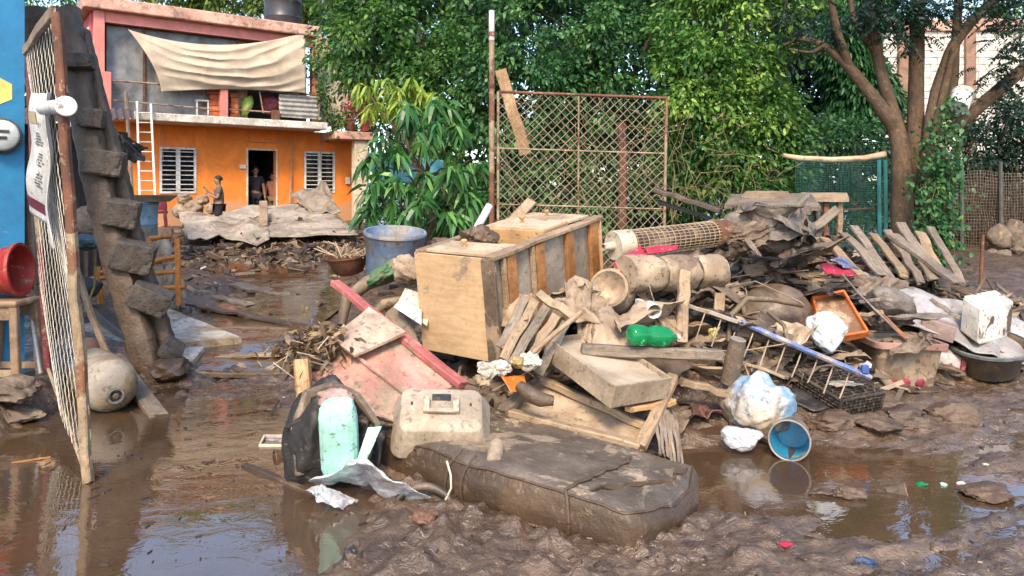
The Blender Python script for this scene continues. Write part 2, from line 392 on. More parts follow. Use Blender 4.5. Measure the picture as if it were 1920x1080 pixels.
L(c, b.inputs['Base Color'])
n4 = _noise(nt, pos, 2.2, 6, .7, .4)
wa = _n(nt, 'ShaderNodeAttribute', attribute_name='lv'); mm = _n(nt, 'ShaderNodeMix'); L(wa.outputs['Fac'], mm.inputs[0]); L(_rng(nt, n4, .36, .62, .10, .5), mm.inputs[2]); L(_rng(nt, n4, .35, .7, .06, .3), mm.inputs[3]); L(mm.outputs[0], b.inputs['Roughness']); b.inputs['IOR'].default_value = 1.75
bp = _n(nt, 'ShaderNodeBump'); bp.inputs['Strength'].default_value = .6; bp.inputs['Distance'].default_value = .02
n7 = _noise(nt, pos, 15, 4, .6, 1.2); ab = _n(nt, 'ShaderNodeMath', operation='SUBTRACT'); L(n7, ab.inputs[0]); ab.inputs[1].default_value = .5; a2 = _n(nt, 'ShaderNodeMath', operation='ABSOLUTE'); L(ab.outputs[0], a2.inputs[0]); a3 = _n(nt, 'ShaderNodeMath', operation='MULTIPLY'); L(a2.outputs[0], a3.inputs[0]); a3.inputs[1].default_value = -3.0
ad = _n(nt, 'ShaderNodeMath', operation='ADD'); L(n3, ad.inputs[0]); L(n2, ad.inputs[1]); ae = _n(nt, 'ShaderNodeMath', operation='ADD'); L(ad.outputs[0], ae.inputs[0]); L(a3.outputs[0], ae.inputs[1]); L(ae.outputs[0], bp.inputs['Height']); L(bp.outputs[0], b.inputs['Normal'])
me.materials.append(gm)

wm, nt, b, out = newmat('brown flood water'); L = nt.links.new
ge = _n(nt, 'ShaderNodeNewGeometry'); pos = ge.outputs['Position']
n1 = _noise(nt, pos, 1.2, 4, .6)
L(_mix(nt, _rng(nt, n1, .3, .7), (.082, .049, .027), (.060, .036, .020)), b.inputs['Base Color'])
b.inputs['Roughness'].default_value = .02; b.inputs['IOR'].default_value = 2.1
mp = _n(nt, 'ShaderNodeMapping'); mp.inputs['Scale'].default_value = (1, 1.5, 1); mp.inputs['Rotation'].default_value = (0, 0, -.25); L(pos, mp.inputs[0])
w1 = _noise(nt, mp.outputs[0], 4.5, 4, .6, .8); w2 = _noise(nt, mp.outputs[0], 1.3, 2, .5)
ad = _n(nt, 'ShaderNodeMath', operation='ADD'); L(w1, ad.inputs[0]); L(w2, ad.inputs[1])
bp = _n(nt, 'ShaderNodeBump'); bp.inputs['Strength'].default_value = .05; bp.inputs['Distance'].default_value = .05
L(ad.outputs[0], bp.inputs['Height']); L(bp.outputs[0], b.inputs['Normal'])
mb = MB(); mb.add([(-14, -6, .0), (14, -6, .0), (14, 7.4, .0), (-14, 7.4, .0)], [(0, 1, 2, 3)])
mb.build('flood_water', wm, kind='structure')

def streamfn(u, v):
    y = 6.55+v*6.8; x = (-.325-.035*np.sin(y*1.1)+(u-.5)*.17)*y
    return np.c_[x, y, np.interp(y, *YB)-.004+.010*fbm(np.c_[x*1.5, y*1.2, x*0], 2)]
mb = MB(); mb.grid(streamfn, 40, 90); mb.build('yard_stream', wm, kind='structure', smooth=True)
# ------------------------------------------------------------------ the orange house
HD, HN, HO = np.array([.80, .60]), np.array([.60, -.80]), np.array([-8.85, 19.76])
def hs(px, off=0.):
    o = HO+off*HN; k = (px-960)/FPX
    return (k*o[1]-o[0])/(HD[0]-k*HD[1])
def hzz(px, py, off=0.):
    o = HO+off*HN; Y = o[1]+hs(px, off)*HD[1]
    return CAMH-(py-HORY)/FPX*Y
def hp(s, off, z):
    q = HO+s*HD+off*HN; return np.array([q[0], q[1], z])
def H(px, py, off): return hp(hs(px, off), off, hzz(px, py, off))
def hbox(mb, s0, s1, o0, o1, z0, z1):
    return mb.obox(hp((s0+s1)/2, (o0+o1)/2, (z0+z1)/2), np.append(HD*(s1-s0)/2, 0), np.append(HN*(o1-o0)/2, 0), (0, 0, (z1-z0)/2))
orange = M('orange wall paint', (.88, .25, .03), (.78, .20, .025), mud=.13, mudc=(.45, .27, .15), rough=.75, bump=.12, scale=1.2, mscale=1.3, msoft=.12, spk=.25, var=.35)
pinkp = M('salmon pink paint', (.66, .23, .19), (.56, .18, .15), mud=.15, mudc=(.5, .32, .24), rough=.7, bump=.12, scale=1.5, spk=.3, var=.4)
redpink = M('red pink paint', (.58, .075, .085), (.48, .06, .07), rough=.7, bump=.1, scale=1.5)
fascia = M('peeling salmon fascia', (.60, .30, .22), (.66, .42, .32), mud=.35, mudc=(.36, .22, .17), rough=.8, bump=.3, scale=3, mscale=4)
slabw = M('stained white slab edge', (.74, .70, .63), (.60, .54, .46), mud=.2, mudc=(.42, .34, .26), rough=.7, bump=.2, mscale=4)
cream = M('cream plaster', (.74, .62, .46), (.66, .54, .39), mud=.12, rough=.8, bump=.15, scale=2)
def flood_line(m, lo, hi, col):
    "dried mud left on the wall by the flood, up to a wavering line"
    nt = m.node_tree; bs = nt.nodes['Principled BSDF']; src = bs.inputs['Base Color'].links[0].from_socket
    ge = _n(nt, 'ShaderNodeNewGeometry'); sx = _n(nt, 'ShaderNodeSeparateXYZ'); nt.links.new(ge.outputs['Position'], sx.inputs[0])
    nz = _noise(nt, ge.outputs['Position'], 1.6, 6, .65); ma = _n(nt, 'ShaderNodeMath', operation='MULTIPLY_ADD'); nt.links.new(nz, ma.inputs[0]); ma.inputs[1].default_value = 1.3; nt.links.new(sx.outputs[2], ma.inputs[2])
    nt.links.new(_mix(nt, _rng(nt, ma.outputs[0], lo+.65, hi+.65, .75, 0), src, col), bs.inputs['Base Color'])
flood_line(orange, 1.15, 1.5, (.42, .27, .16))
greysheet = M('grey plastic sheeting', (.22, .225, .235), (.16, .165, .175), rough=.45, bump=.2, scale=2)
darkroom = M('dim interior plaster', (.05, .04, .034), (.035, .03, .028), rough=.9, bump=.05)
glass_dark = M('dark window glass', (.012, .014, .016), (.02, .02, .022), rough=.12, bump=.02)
tarpm = M('cream canvas', (.52, .42, .31), (.46, .36, .26), rough=.85, bump=.12, scale=2, var=.35)
corr_grey = M('corrugated sheet', (.42, .41, .38), (.30, .28, .25), mud=.2, rough=.6, bump=.15)
FL = .77                                                                   # house floor height
house = thing('house', 'two storey orange and salmon pink house with balcony and flat roof', 'house', hp(1.5, 0, FL-.4))
S0, S1 = -2.05, hs(668)
W1 = (hs(300), hs(367), hzz(333, 362), hzz(333, 277)); W2 = (hs(571), hs(627), hzz(598, 361), hzz(598, 285)); DR = (hs(465), hs(517), FL, hzz(490, 282))
ZB, ZT = 3.42, 3.62
mb = MB(); cuts = [S0, W1[0], W1[1], DR[0], DR[1], W2[0], W2[1], S1]
for i, (zlo, zhi) in enumerate([(None, None), (W1[2], W1[3]), (None, None), (.2, DR[3]), (None, None), (W2[2], W2[3]), (None, None)]):
    if zlo is None: hbox(mb, cuts[i], cuts[i+1], -.18, 0, .2, ZB)
    else:
        if zlo > .3: hbox(mb, cuts[i], cuts[i+1], -.18, 0, .2, zlo)
        hbox(mb, cuts[i], cuts[i+1], -.18, 0, zhi, ZB)
wall = mb.build('ground_floor_wall', orange, house)
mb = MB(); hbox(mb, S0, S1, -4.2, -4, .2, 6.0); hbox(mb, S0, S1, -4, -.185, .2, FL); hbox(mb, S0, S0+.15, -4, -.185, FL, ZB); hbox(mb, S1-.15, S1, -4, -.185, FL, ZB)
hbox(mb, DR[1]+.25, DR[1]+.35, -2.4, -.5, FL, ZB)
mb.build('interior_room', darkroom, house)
mb = MB(); hbox(mb, S0-.06, hs(615, 1.), -4.2, 1.0, ZB, ZT); mb.build('balcony_slab', slabw, house, bevel=.02)
mb = MB(); hbox(mb, S0-.25, hs(603, 1.0), -4.4, 1.02, 6.02, 6.32); mb.build('roof', fascia, house, bevel=.03)
mb = MB(); hbox(mb, S0+.1, hs(590, .75), .62, .80, 5.76, 6.017); mb.build('roof_beam', pinkp, house)
for a, bb, o0, o1, z0, z1, mt in ((hs(176, .8), hs(196, .8), .6, .85, ZT, 6.017, pinkp), (hs(190, .95), hs(209, .95), .72, .95, ZT, hzz(200, 134, .95), pinkp), (hs(414, .95), hs(428, .95), .75, .95, ZT, hzz(420, 153, .95), pinkp),
                                  (hs(443, .4), hs(463, .4), .2, .45, ZT, 5.757, fascia), (hs(584, .7), hs(594, .7), .55, .75, ZT, 5.757, pinkp)):
    mb = MB(); hbox(mb, a, bb, o0, o1, z0, z1); mb.build('pillar', mt, house, bevel=.012)
mb = MB(); hbox(mb, S0-.04, S0+.14, -4.2, .58, ZT, 6.017); mb.build('side_wall', redpink, house)
mb = MB(); hbox(mb, S0-.05, S0+.13, -4.2, -.19, .2, ZB-.003); mb.build('side_wall', redpink, house)
for o0, o1 in ((-.55, .3), (-1.6, -.7)):
    for z0, z1 in ((4.4, 4.95), (5.0, 5.7)):
        mb = MB(); hbox(mb, S0-.06, S0-.035, o0, o1, z0, z1); mb.build('shutter', cream, house)
mb = MB(); hbox(mb, hs(590), hs(652), -.2, 0, ZT, 6.05); hbox(mb, hs(590), hs(622), -.2, 0, 6.05, 6.25); mb.build('upper_wall', cream, house)
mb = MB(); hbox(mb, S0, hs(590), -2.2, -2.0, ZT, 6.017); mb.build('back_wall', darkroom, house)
def sheetfn(u, v):
    s = hs(198, .5)+u*(hs(445, .5)-hs(198, .5)); z = ZT+.02+v*(5.75-ZT)
    q = np.c_[u*9, v*3, u*0]; h = .05*(1-2*np.abs(pn(q+fbm(q*.5, 2)[:, None]*.6)))+.04*pn(np.c_[u*4, v*4, u*0+3])
    o = .5+h; xy = HO[None]+s[:, None]*HD[None]+o[:, None]*HN[None]; return np.c_[xy, z]
mb = MB(); mb.grid(sheetfn, 60, 40); mb.build('plastic_sheeting', greysheet, house, smooth=True, solid=.004)
mb = MB(); hbox(mb, hs(268, .58), hs(272, .58), .56, .6, ZT, 5.757); mb.build('steel_post', rust, house)
# windows
def window(w):
    s0, s1, z0, z1 = w; m_ = (s0+s1)/2; t = .045
    mb = MB(); hbox(mb, s0-.01, s0+t, -.05, .025, z0-.01, z1+.01); hbox(mb, s1-t, s1+.01, -.05, .025, z0-.01, z1+.01)
    hbox(mb, m_-.05, m_+.05, -.05, .028, z0, z1); hbox(mb, s0+t, s1-t, -.05, .023, z1-t, z1+.008); hbox(mb, s0+t, s1-t, -.05, .023, z0-.008, z0+t)
    o = mb.build('window', white_paint, house)
    for k in range(9):
        z = z0+t+(z1-z0-2*t)*(k+.5)/9
        mb = MB(); hbox(mb, s0+t, s1-t, .030, .042, z-.011, z+.011); mb.build('bar', white_paint, o)
    for a, c2 in ((s0+t, m_-.05), (m_+.05, s1-t)):
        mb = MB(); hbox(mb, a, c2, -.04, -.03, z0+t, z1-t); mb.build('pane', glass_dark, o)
window(W1); window(W2)
mb = MB(); hbox(mb, DR[0]-.05, DR[0], -.1, .02, FL, DR[3]+.05); hbox(mb, DR[1], DR[1]+.05, -.1, .02, FL, DR[3]+.05); hbox(mb, DR[0], DR[1], -.1, .02, DR[3], DR[3]+.05)
mb.build('door_frame', cream, house)
mb = MB(); hbox(mb, hs(665, 1.0), hs(690, 1.0), .78, 1.02, .2, hzz(678, 262, 1.)); mb.build('column', cream, house, bevel=.02)
mb = MB(); hbox(mb, hs(626, 1.), hs(697, 1.), -.3, 1.12, hzz(660, 262, 1.), hzz(660, 247, 1.)); mb.build('porch_slab', fascia, house, bevel=.02)
mb = MB(); hbox(mb, hs(648, 0), hs(655, 0), .003, .06, hzz(652, 345), hzz(652, 332)); mb.build('meter_box', white_paint, house)
mb = MB(); hbox(mb, hs(449, 0), hs(460, 0), .003, .04, hzz(455, 316), hzz(455, 309)); mb.build('number_plate', white_paint, house)
# railings
def pipe(name, pts, r, mat, parent, n=6): mb = MB(); mb.tube(pts, r, n); return mb.build(name, mat, parent, smooth=True)
pipe('rail', [H(209, 151, .85), H(300, 158, .85), H(414, 163, .85)], .028, rust_tan, house); pipe('rail', [H(428, 163, .85), H(520, 172, .85), H(600, 179, .85)], .028, rust_tan, house)
pipe('rail', [H(209, 188, .85), H(300, 196, .85), H(414, 206, .85)], .022, rust_tan, house); pipe('rail', [H(428, 205, .85), H(520, 211, .85)], .022, rust_tan, house)
pipe('rail_post', [H(600, 179, .85), H(597, 222, .85)], .03, rust_tan, house)
pipe('rail_post', [H(486, 168, .85), H(494, 212, .85)], .02, rust_tan, house)
# canvas awning: its own thing, hung in front of the sheeting
def tarp(u, v):
    xt = 240+u*332; yt = 55+u*5+28*4*u*(1-u)*.95
    xb = 302+u*272
    yb = 172+u*3-6*np.sin(u*3.1)
    cx = 1-np.power(1-v, 1.6); px = xt*(1-cx)+xb*cx; py = yt*(1-v)+yb*v
    arc = 4*u*(1-u)
    ph = (v*1.15-arc*.42*(1-v*.4)+.22*pn(np.c_[u*2.2, v*2.2, u*0])+.05*pn(np.c_[u*9, v*5, u*0]))*24; fold = (1-2*np.abs(np.sin(ph*.5)))*(.25+.75*arc)*(.6+.8*pn(np.c_[u*3, v*4, u*0+5]))
    off = .98+.045*fold*sstep(0, .08, u)+.05*pn(np.c_[u*5, v*4, u*0+8])+.14*np.sin(v*3.1)
    o = HO[None]+off[:, None]*HN[None]; k = (px-960)/FPX; s = (k*o[:, 1]-o[:, 0])/(HD[0]-k*HD[1])
    Y = o[:, 1]+s*HD[1]; X = o[:, 0]+s*HD[0]; return np.c_[X, Y, CAMH-(py-HORY)/FPX*Y]
mb = MB(); mb.grid(tarp, 90, 70); mb.build('canvas_sheet', tarpm, None, 'large cream canvas sheet hung sagging across the balcony', 'canvas sheet', smooth=True, solid=.006)
# water tank
tank = thing('water_tank', 'black cylindrical water tank standing on the flat roof', 'water tank', hp(3.0, -.2, 6.32))
tc = np.array([*(P(531, 20, 21.6)[:2]), 6.325])
mb = MB(); mb.lathe([(.5, 0), (.53, .05), (.53, .3), (.545, .33), (.53, .36), (.53, .75), (.545, .78), (.53, .81), (.53, 1.1), (.42, 1.3), (.2, 1.38)], tc, n=28); mb.build('shell', M('black tank plastic', (.035, .035, .04), (.05, .05, .055), rough=.38, bump=.05), tank, smooth=True)
mb = MB(); mb.lathe([(.2, 1.38), (.22, 1.385), (.22, 1.46), (.0, 1.47)], tc, n=20); mb.build('lid', black_plastic, tank)
mb = MB(); mb.tube([tc+np.array([.56, -.12, .1]), tc+np.array([.56, -.12, -.25])], .03, 8); mb.build('pipe', M('blue pipe', (.1, .3, .55)), tank)
# ladder
lad = thing('ladder', 'tall pale metal ladder leaning on the balcony edge', 'ladder', H(274, 365, 1.3))
def lp(px, py): return H(px, py, 1.06+.5*(py-195)/170.)
for a, c2 in (((257, 190), (262, 368)), ((283, 195), (291, 368))):
    mb = MB(); mb.plank(lp(*a), lp(*c2), .05, .03, (0, -1, 0), seg=1, wob=0, jag=0); mb.build('rail', white_paint, lad)
for k in range(9):
    y = 212+k*18.2; x0 = 257+5*(y-190)/178; x1 = 283+8*(y-195)/173
    mb = MB(); mb.tube([lp(x0, y-.5), lp(x1, y)], .016, 6); mb.build('rung', white_paint, lad)
mb = MB(); mb.tube([H(236, 172, 1.3), H(242, 270, 1.4), H(249, 385, 1.6)], .045, 7); mb.build('wooden_pole', wood_grey, None, 'grey wooden pole leaning on the balcony beside the ladder', 'pole')
mb = MB(); mb.tube([H(548, 262, .06), H(546, 330, .1), H(543, 390, .15)], .022, 6); mb.build('bamboo_cane', wood_tan, None, 'thin bamboo cane leaning on orange wall right of the doorway', 'cane')
# balcony clutter
chm = white_paint
ch = thing('plastic_chair', 'white plastic chair standing on the balcony', 'chair', H(377, 211, .55))
s0, s1 = hs(365, .6), hs(389, .6); zb = ZT
for s in (s0, s1-.04):
    for o in (.42, .72):
        mb = MB(); hbox(mb, s, s+.04, o, o+.035, zb, zb+.42); mb.build('leg', chm, ch)
mb = MB(); hbox(mb, s0, s1, .40, .77, zb+.39, zb+.43); mb.build('seat', chm, ch, bevel=.01)
mb = MB(); hbox(mb, s0, s1, .40, .44, zb+.44, zb+.62); mb.build('backrest', chm, ch, bevel=.01)
terracotta = M('terracotta', (.58, .16, .055), (.46, .12, .04), rough=.8, bump=.2)
for px0, px1, pyt, lab in ((391, 411, 166, 'stack of orange hollow bricks behind the middle balcony post'), (430, 444, 174, 'short orange brick stack right of the middle balcony post')):
    st = thing('brick_stack', lab, 'bricks', H((px0+px1)/2, 213, .5)); zt = hzz(px0, pyt, .6); nrow = 5
    for k in range(nrow):
        z0 = ZT+(zt-ZT)*k/nrow; mb = MB(); j = RNG.uniform(-.02, .02)
        hbox(mb, hs(px0, .6)+j, hs(px1, .6)+j, .42, .72, z0, z0+(zt-ZT)/nrow-.012); mb.build('brick', terracotta, st, bevel=.008)
mb = MB(); crumple(mb, H(463, 198, .5), (.14, .14, .28), 3, .15, R=rotm(0, .4, .5)); mb.build('leaf_sack', M('green sack', (.2, .4, .06), (.5, .55, .12), scale=9), None, 'green and yellow sack leaning on the balcony', 'sack', smooth=True)
mb = MB(); crumple(mb, H(505, 195, .45), (.26, .16, .26), 4, .2); mb.build('cloth_bundle', M('dark red cloth', (.25, .03, .05), (.15, .02, .03)), None, 'dark red cloth bundle behind the balcony rail', 'cloth', smooth=True)
def corr(p00, p10, p11, p01, n, amp, nu=None, wob=.0, seed=0):
    "corrugated sheet, ridges running from the first edge to the opposite one"
    p00, p10, p11, p01 = [np.asarray(q, float) for q in (p00, p10, p11, p01)]; nrm = unit(np.cross(p10-p00, p01-p00))
    def fn(u, v):
        p = p00[None]*((1-u)*(1-v))[:, None]+p10[None]*(u*(1-v))[:, None]+p11[None]*(u*v)[:, None]+p01[None]*((1-u)*v)[:, None]
        h = amp*np.sin(u*n*2*math.pi)+wob*fbm(np.c_[u*3, v*2.5, u*0+seed], 3)
        return p+nrm[None]*h[:, None]
    mb = MB(); mb.grid(fn, nu or n*6+1, 14); return mb
corr(H(523, 176, .86), H(523, 219, .86), H(598, 224, .86), H(598, 181, .86), 5, .018).build('corrugated_panel', corr_grey, None, 'grey corrugated panel fixed on the balcony rail', 'panel', smooth=True, solid=.004)
mb = MB(); hbox(mb, hs(508, .88), hs(523, .88), .86, .98, ZT+.0, ZT+.26); mb.build('rusty_can', rust, None, 'rusty square can on the balcony edge beside corrugated panel', 'can', bevel=.02)


# cables on the facade
for k, (pts, lab) in enumerate(((((440, 258), (470, 266), (520, 268), (570, 258), (612, 240)), 'thin cable sagging across the orange wall above the door'), (((600, 240), (601, 285), (603, 340)), 'thin cable hanging in front of the right window'), (((305, 225), (304, 262), (306, 300)), 'thin cable hanging by the left window'))):
    mb = MB(); mb.tube([H(px, py, .05) for px, py in pts], .008, 5); mb.build('cable', M('pale cable', (.45, .36, .28), bump=0), None, lab, 'cable')
# ------------------------------------------------------------------ people
skinm = M('brown skin', (.36, .19, .115), (.32, .165, .1), rough=.6, bump=.05)
hairm = M('black hair', (.012, .01, .01), (.02, .017, .015), rough=.5, bump=.3)
def skin_obj(name, mat, parent, pts, edges, root=0):
    "grow one continuous surface round a jointed skeleton; pts = [(x,y,z,rx,ry)]"
    me = bpy.data.meshes.new(name); base = worldloc(parent)
    me.from_pydata([tuple(np.array(p[:3])-base) for p in pts], edges, [])
    o = bpy.data.objects.new(name, me); COL.objects.link(o); o.parent = parent; me.materials.append(mat)
    md = o.modifiers.new('skin', 'SKIN'); md.use_smooth_shade = True
    for i, p in enumerate(pts):
        sv = me.skin_vertices[0].data[i]; sv.radius = (p[3], p[4]); sv.use_root = (i == root)
    sb = o.modifiers.new('sub', 'SUBSURF'); sb.levels = 1; sb.render_levels = 2
    return o
def person(label, foot, h, face, arms, shirt, shorts, sleeve=.6, lean=0., hands=None):
    """foot: ground point; face: heading angle (0 looks at the camera, + turns to picture left);
    arms: [(elbow), (wrist)] per side in body frame (right+, forward+, up+) as fractions of height from shoulder"""
    t = thing('person', label, 'person', foot); f = np.asarray(foot, float)
    fw = np.array([-math.sin(face), -math.cos(face), 0.]); rt = np.array([math.cos(face), -math.sin(face), 0.]); rt = np.cross(fw, [0, 0, 1.])
    def B(r, fo, u): return f+h*(rt*r+fw*(fo+lean*max(0, u-.5))+np.array([0, 0, u]))
    pts, ed = [], []
    def add(p, rx, ry, frm=None):
        pts.append((*p, rx*h, ry*h))
        if frm is not None: ed.append((frm, len(pts)-1))
        return len(pts)-1
    pel = add(B(0, 0, .52), .085, .06); wai = add(B(0, 0, .61), .075, .055, pel); che = add(B(0, 0, .73), .09, .062, wai); nb = add(B(0, -.005, .815), .045, .04, che)
    nk = add(B(0, 0, .855), .032, .034, nb); h1 = add(B(0, .012, .895), .045, .055, nk); h2 = add(B(0, .012, .945), .052, .062, h1); h3 = add(B(0, .005, .985), .03, .036, h2)
    add(B(0, .082, .925), .008, .008, h2)
    legs = []
    for s in (-1, 1):
        hi = add(B(.05*s, 0, .49), .06, .06, pel); kn = add(B(.058*s, .012, .28), .04, .042, hi); an = add(B(.06*s, -.01, .05), .024, .026, kn); to = add(B(.065*s, .07, .016), .022, .016, an); legs.append((hi, kn))
    sh = []
    for s, (el, wr) in zip((-1, 1), arms):
        a = add(B(.105*s, 0, .80), .034, .036, che); S = np.array([.115*s, 0, .80])
        e = add(B(*(S+np.array([el[0], el[1], el[2]]))), .029, .029, a); w = add(B(*(S+np.array(wr))), .021, .021, e)
        dirn = unit(np.array(wr)-np.array(el)); palm = S+np.array(wr)+dirn*.03; pw = add(B(*palm), .022, .012, w); sh.append((a, e))
        side = unit(np.cross(dirn, [0, 0, 1.])+np.array([1e-3, 0, 0])); up = np.cross(side, dirn)
        for k, (q, ln) in enumerate(zip((-1.5, -.5, .5, 1.5), (.034, .042, .045, .038))):
            b1 = palm+dirn*.022+up*q*.010; f1 = add(B(*b1), .005, .005, pw); add(B(*(b1+dirn*ln-side*.008)), .0045, .0045, f1)
        add(B(*(palm+up*.03+dirn*.012)), .006, .006, pw)
    body = skin_obj('body', skinm, t, pts, ed)
    g = 1.16; sp = [pts[pel], pts[wai], pts[che], pts[nb]]; se = [(0, 1), (1, 2), (2, 3)]
    for a, e in sh:
        sp.append(pts[a]); se.append((2, len(sp)-1)); A, E = np.array(pts[a]), np.array(pts[e]); q = A+(E-A)*sleeve; sp.append(tuple(q)); se.append((len(sp)-2, len(sp)-1))
    sp = [(*p[:3], p[3]*g+.008, p[4]*g+.008) for p in sp]; sp[0] = (*(np.array(sp[0][:3])+[0, 0, -.01*h]), sp[0][3]*1.02, sp[0][4]*1.04)
    skin_obj('shirt', shirt, t, sp, se)
    sp = [pts[pel]]; se = []
    for hi, kn in legs:
        sp.append(pts[hi]); se.append((0, len(sp)-1)); A, K = np.array(pts[hi]), np.array(pts[kn]); sp.append(tuple(A+(K-A)*.9)); se.append((len(sp)-2, len(sp)-1))
    sp = [(*p[:3], p[3]*1.2+.006, p[4]*1.2+.006) for p in sp]; skin_obj('shorts', shorts, t, sp, se)
    v, fc = ico(3); q = v*np.array([.062, .072, .068])*h; keep = q.copy()
    front = v@np.array([0, 1, 0]); q[:, 2] = np.where((front > .2) & (v[:, 2] < .35), np.maximum(q[:, 2], .026*h), np.maximum(q[:, 2], -.02*h)); q *= (1+.06*pn(v*5))[:, None]
    W = q[:, :1]*rt[None]+q[:, 1:2]*fw[None]+np.c_[q[:, :1]*0, q[:, :1]*0, q[:, 2:3]]
    mb = MB(); mb.add(W+B(0, .004, .953)[None], fc); mb.build('hair', hairm, t, smooth=True)
    for s in (-1, 1):
        mb = MB(); mb.add(v*.008*h+B(.021*s, .066, .935)[None], fc); mb.build('eye', hairm, t, smooth=True)
        mb = MB(); mb.add(v*np.array([.008, .012, .018])*h+B(.054*s, .008, .925)[None], fc); mb.build('ear', skinm, t, smooth=True)
    return t
shirt_boy = M('camouflage tee', (.06, .07, .05), (.36, .22, .17), rough=.9, scale=7, bump=.1, mud=.2, mscale=9)
black_c = M('black cotton', (.016, .014, .022), (.024, .02, .03), rough=.9, bump=.1)
pinkshirt = M('faded coral shirt', (.56, .22, .15), (.46, .17, .12), rough=.9, bump=.1)
khaki = M('khaki trousers', (.3, .2, .11), (.24, .16, .09), rough=.9, bump=.1)
by = P(410, 331, 16.9); bx_, bY = by[0], 16.9
person('boy in dark patterned tee holding up one muddy hand beside fallen sheets', (bx_, bY, by[2]-1.33), 1.33, math.radians(62),
       [((-.01, .03, -.17), (.03, .14, -.12)), ((.02, .07, -.15), (.01, .17, -.04))], shirt_boy, black_c)
mp_ = P(479, 313, 21.35)
person('man in black tee and shorts standing inside the dark doorway', (mp_[0], 21.35, FL), mp_[2]-FL, math.radians(-25),
       [((-.03, .0, -.18), (-.04, .04, -.33)), ((.04, .01, -.18), (.05, .05, -.33))], black_c, black_c)
cp_ = hp(hs(517)+.08, -.42, FL)
person('person in coral shirt half hidden by the doorway edge', cp_, 1.42, math.radians(-5), [((-.06, .03, -.17), (-.05, .10, -.31)), ((.03, .01, -.18), (.03, .03, -.33))], pinkshirt, khaki, lean=.12)
# ------------------------------------------------------------------ vegetation
LEAF_V = np.array([[0, 0, 0], [.35, .5, .04], [.35, -.5, .04], [.75, .38, -.02], [.75, -.38, -.02], [1, 0, -.12]])
def leaves(mb, base, dirs, size, width=.45, droop=.0, lv=None, rng=None):
    "many leaf blades: base points (N,3), pointing directions (N,3), lengths (N,)"
    rng = rng or RNG; N = len(base); d = dirs/np.maximum(1e-6, np.linalg.norm(dirs, axis=1))[:, None]
    r = rng.normal(size=(N, 3)); r[:, 2] += 1.2; s = np.cross(d, r); s /= np.maximum(1e-6, np.linalg.norm(s, axis=1))[:, None]; n = np.cross(s, d)
    v = (base[:, None]+size[:, None, None]*(LEAF_V[None, :, :1]*d[:, None]+width*LEAF_V[None, :, 1:2]*s[:, None]+(LEAF_V[None, :, 2:]-0)*n[:, None]))
    if droop: v[:, :, 2] -= droop*size[:, None]*LEAF_V[None, :, 0]**2
    k = np.arange(N)[:, None]*6
    f = []
    for q in ((0, 1, 2), (1, 3, 4, 2), (3, 5, 4)): f.append((k+np.array(q)[None]))
    if lv is None: lv = rng.uniform(0, 1, N)
    fl = [tuple(r) for arr in f for r in arr.tolist()]
    return mb.add(v.reshape(-1, 3), fl, None, np.repeat(np.clip(lv, .001, 1), 6))
def crown(mb, ells, nclump, per, lsize, seed, clr=.28, width=.5, droop=.25, lite=.5, hollow=.55, spread=.16):
    "leaf clumps spread over and through ellipsoids [(centre, radii)]"
    g = np.random.default_rng(seed); vol = np.array([np.prod(e[1])**(2/3.) for e in ells]); pr = vol/vol.sum(); B, D, S, LV = [], [], [], []
    cl = []
    for _ in range(nclump):
        c, r = ells[g.choice(len(ells), p=pr)]; u = unit(g.normal(size=3)); rr = hollow+(1.08-hollow)*g.uniform()**.6
        p = np.array(c)+u*np.array(r)*rr; n = int(per*g.uniform(.6, 1.4)); tone = g.normal(lite, spread)
        R = clr*g.uniform(.6, 1.35); q = g.normal(size=(n, 3)); q /= np.linalg.norm(q, axis=1)[:, None]; q *= (g.uniform(.2, 1, n)**.5)[:, None]
        b = p+q*R*np.array([1, 1, .75]); dd = q+.5*u[None]+g.normal(0, .5, (n, 3))+np.array([0, 0, -.15]); B.append(b); D.append(dd); S.append(lsize*g.uniform(.6, 1.25, n)); LV.append(tone+g.normal(0, .14, n)); cl.append(p)
    leaves(mb, np.concatenate(B), np.concatenate(D), np.concatenate(S), width, droop, np.concatenate(LV), g); return cl
def branch(mb, p, q, r0, r1, seg=6, wob=.06, seed=0, sag=0):
    g = np.random.default_rng(seed); p, q = np.asarray(p, float), np.asarray(q, float); L = np.linalg.norm(q-p)
    pts = [p+(q-p)*u+g.normal(0, wob*L*.5, 3)*math.sin(u*math.pi)+np.array([0, 0, sag*math.sin(u*math.pi)]) for u in np.linspace(0, 1, seg)]
    mb.tube(pts, np.linspace(r0, r1, seg), 7); return pts
bark = M('brown bark', (.17, .105, .06), (.085, .053, .032), rough=.9, bump=.9, grain=(3, 10, 10), scale=4, mud=.15, mudc=(.2, .15, .1))
bark_dark = M('dark bark', (.06, .043, .03), (.035, .026, .02), rough=.9, bump=.8, grain=(3, 10, 10), scale=4)
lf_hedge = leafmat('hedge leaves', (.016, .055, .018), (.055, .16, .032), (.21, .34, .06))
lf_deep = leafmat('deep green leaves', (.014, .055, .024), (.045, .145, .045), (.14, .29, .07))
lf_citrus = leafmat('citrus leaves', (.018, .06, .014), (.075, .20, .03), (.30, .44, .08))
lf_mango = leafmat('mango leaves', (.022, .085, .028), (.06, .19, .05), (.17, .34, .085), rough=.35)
lf_lit = leafmat('sunlit yellow leaves', (.10, .2, .02), (.24, .36, .04), (.42, .48, .08))  # warm sunlight on the upper mango, put into the leaf colour
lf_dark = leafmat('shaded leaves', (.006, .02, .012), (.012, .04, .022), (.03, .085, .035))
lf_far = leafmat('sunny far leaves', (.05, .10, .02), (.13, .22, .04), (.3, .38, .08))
lf_dry = leafmat('dry leaves', (.06, .035, .018), (.14, .085, .04), (.26, .18, .09), tr=.1)
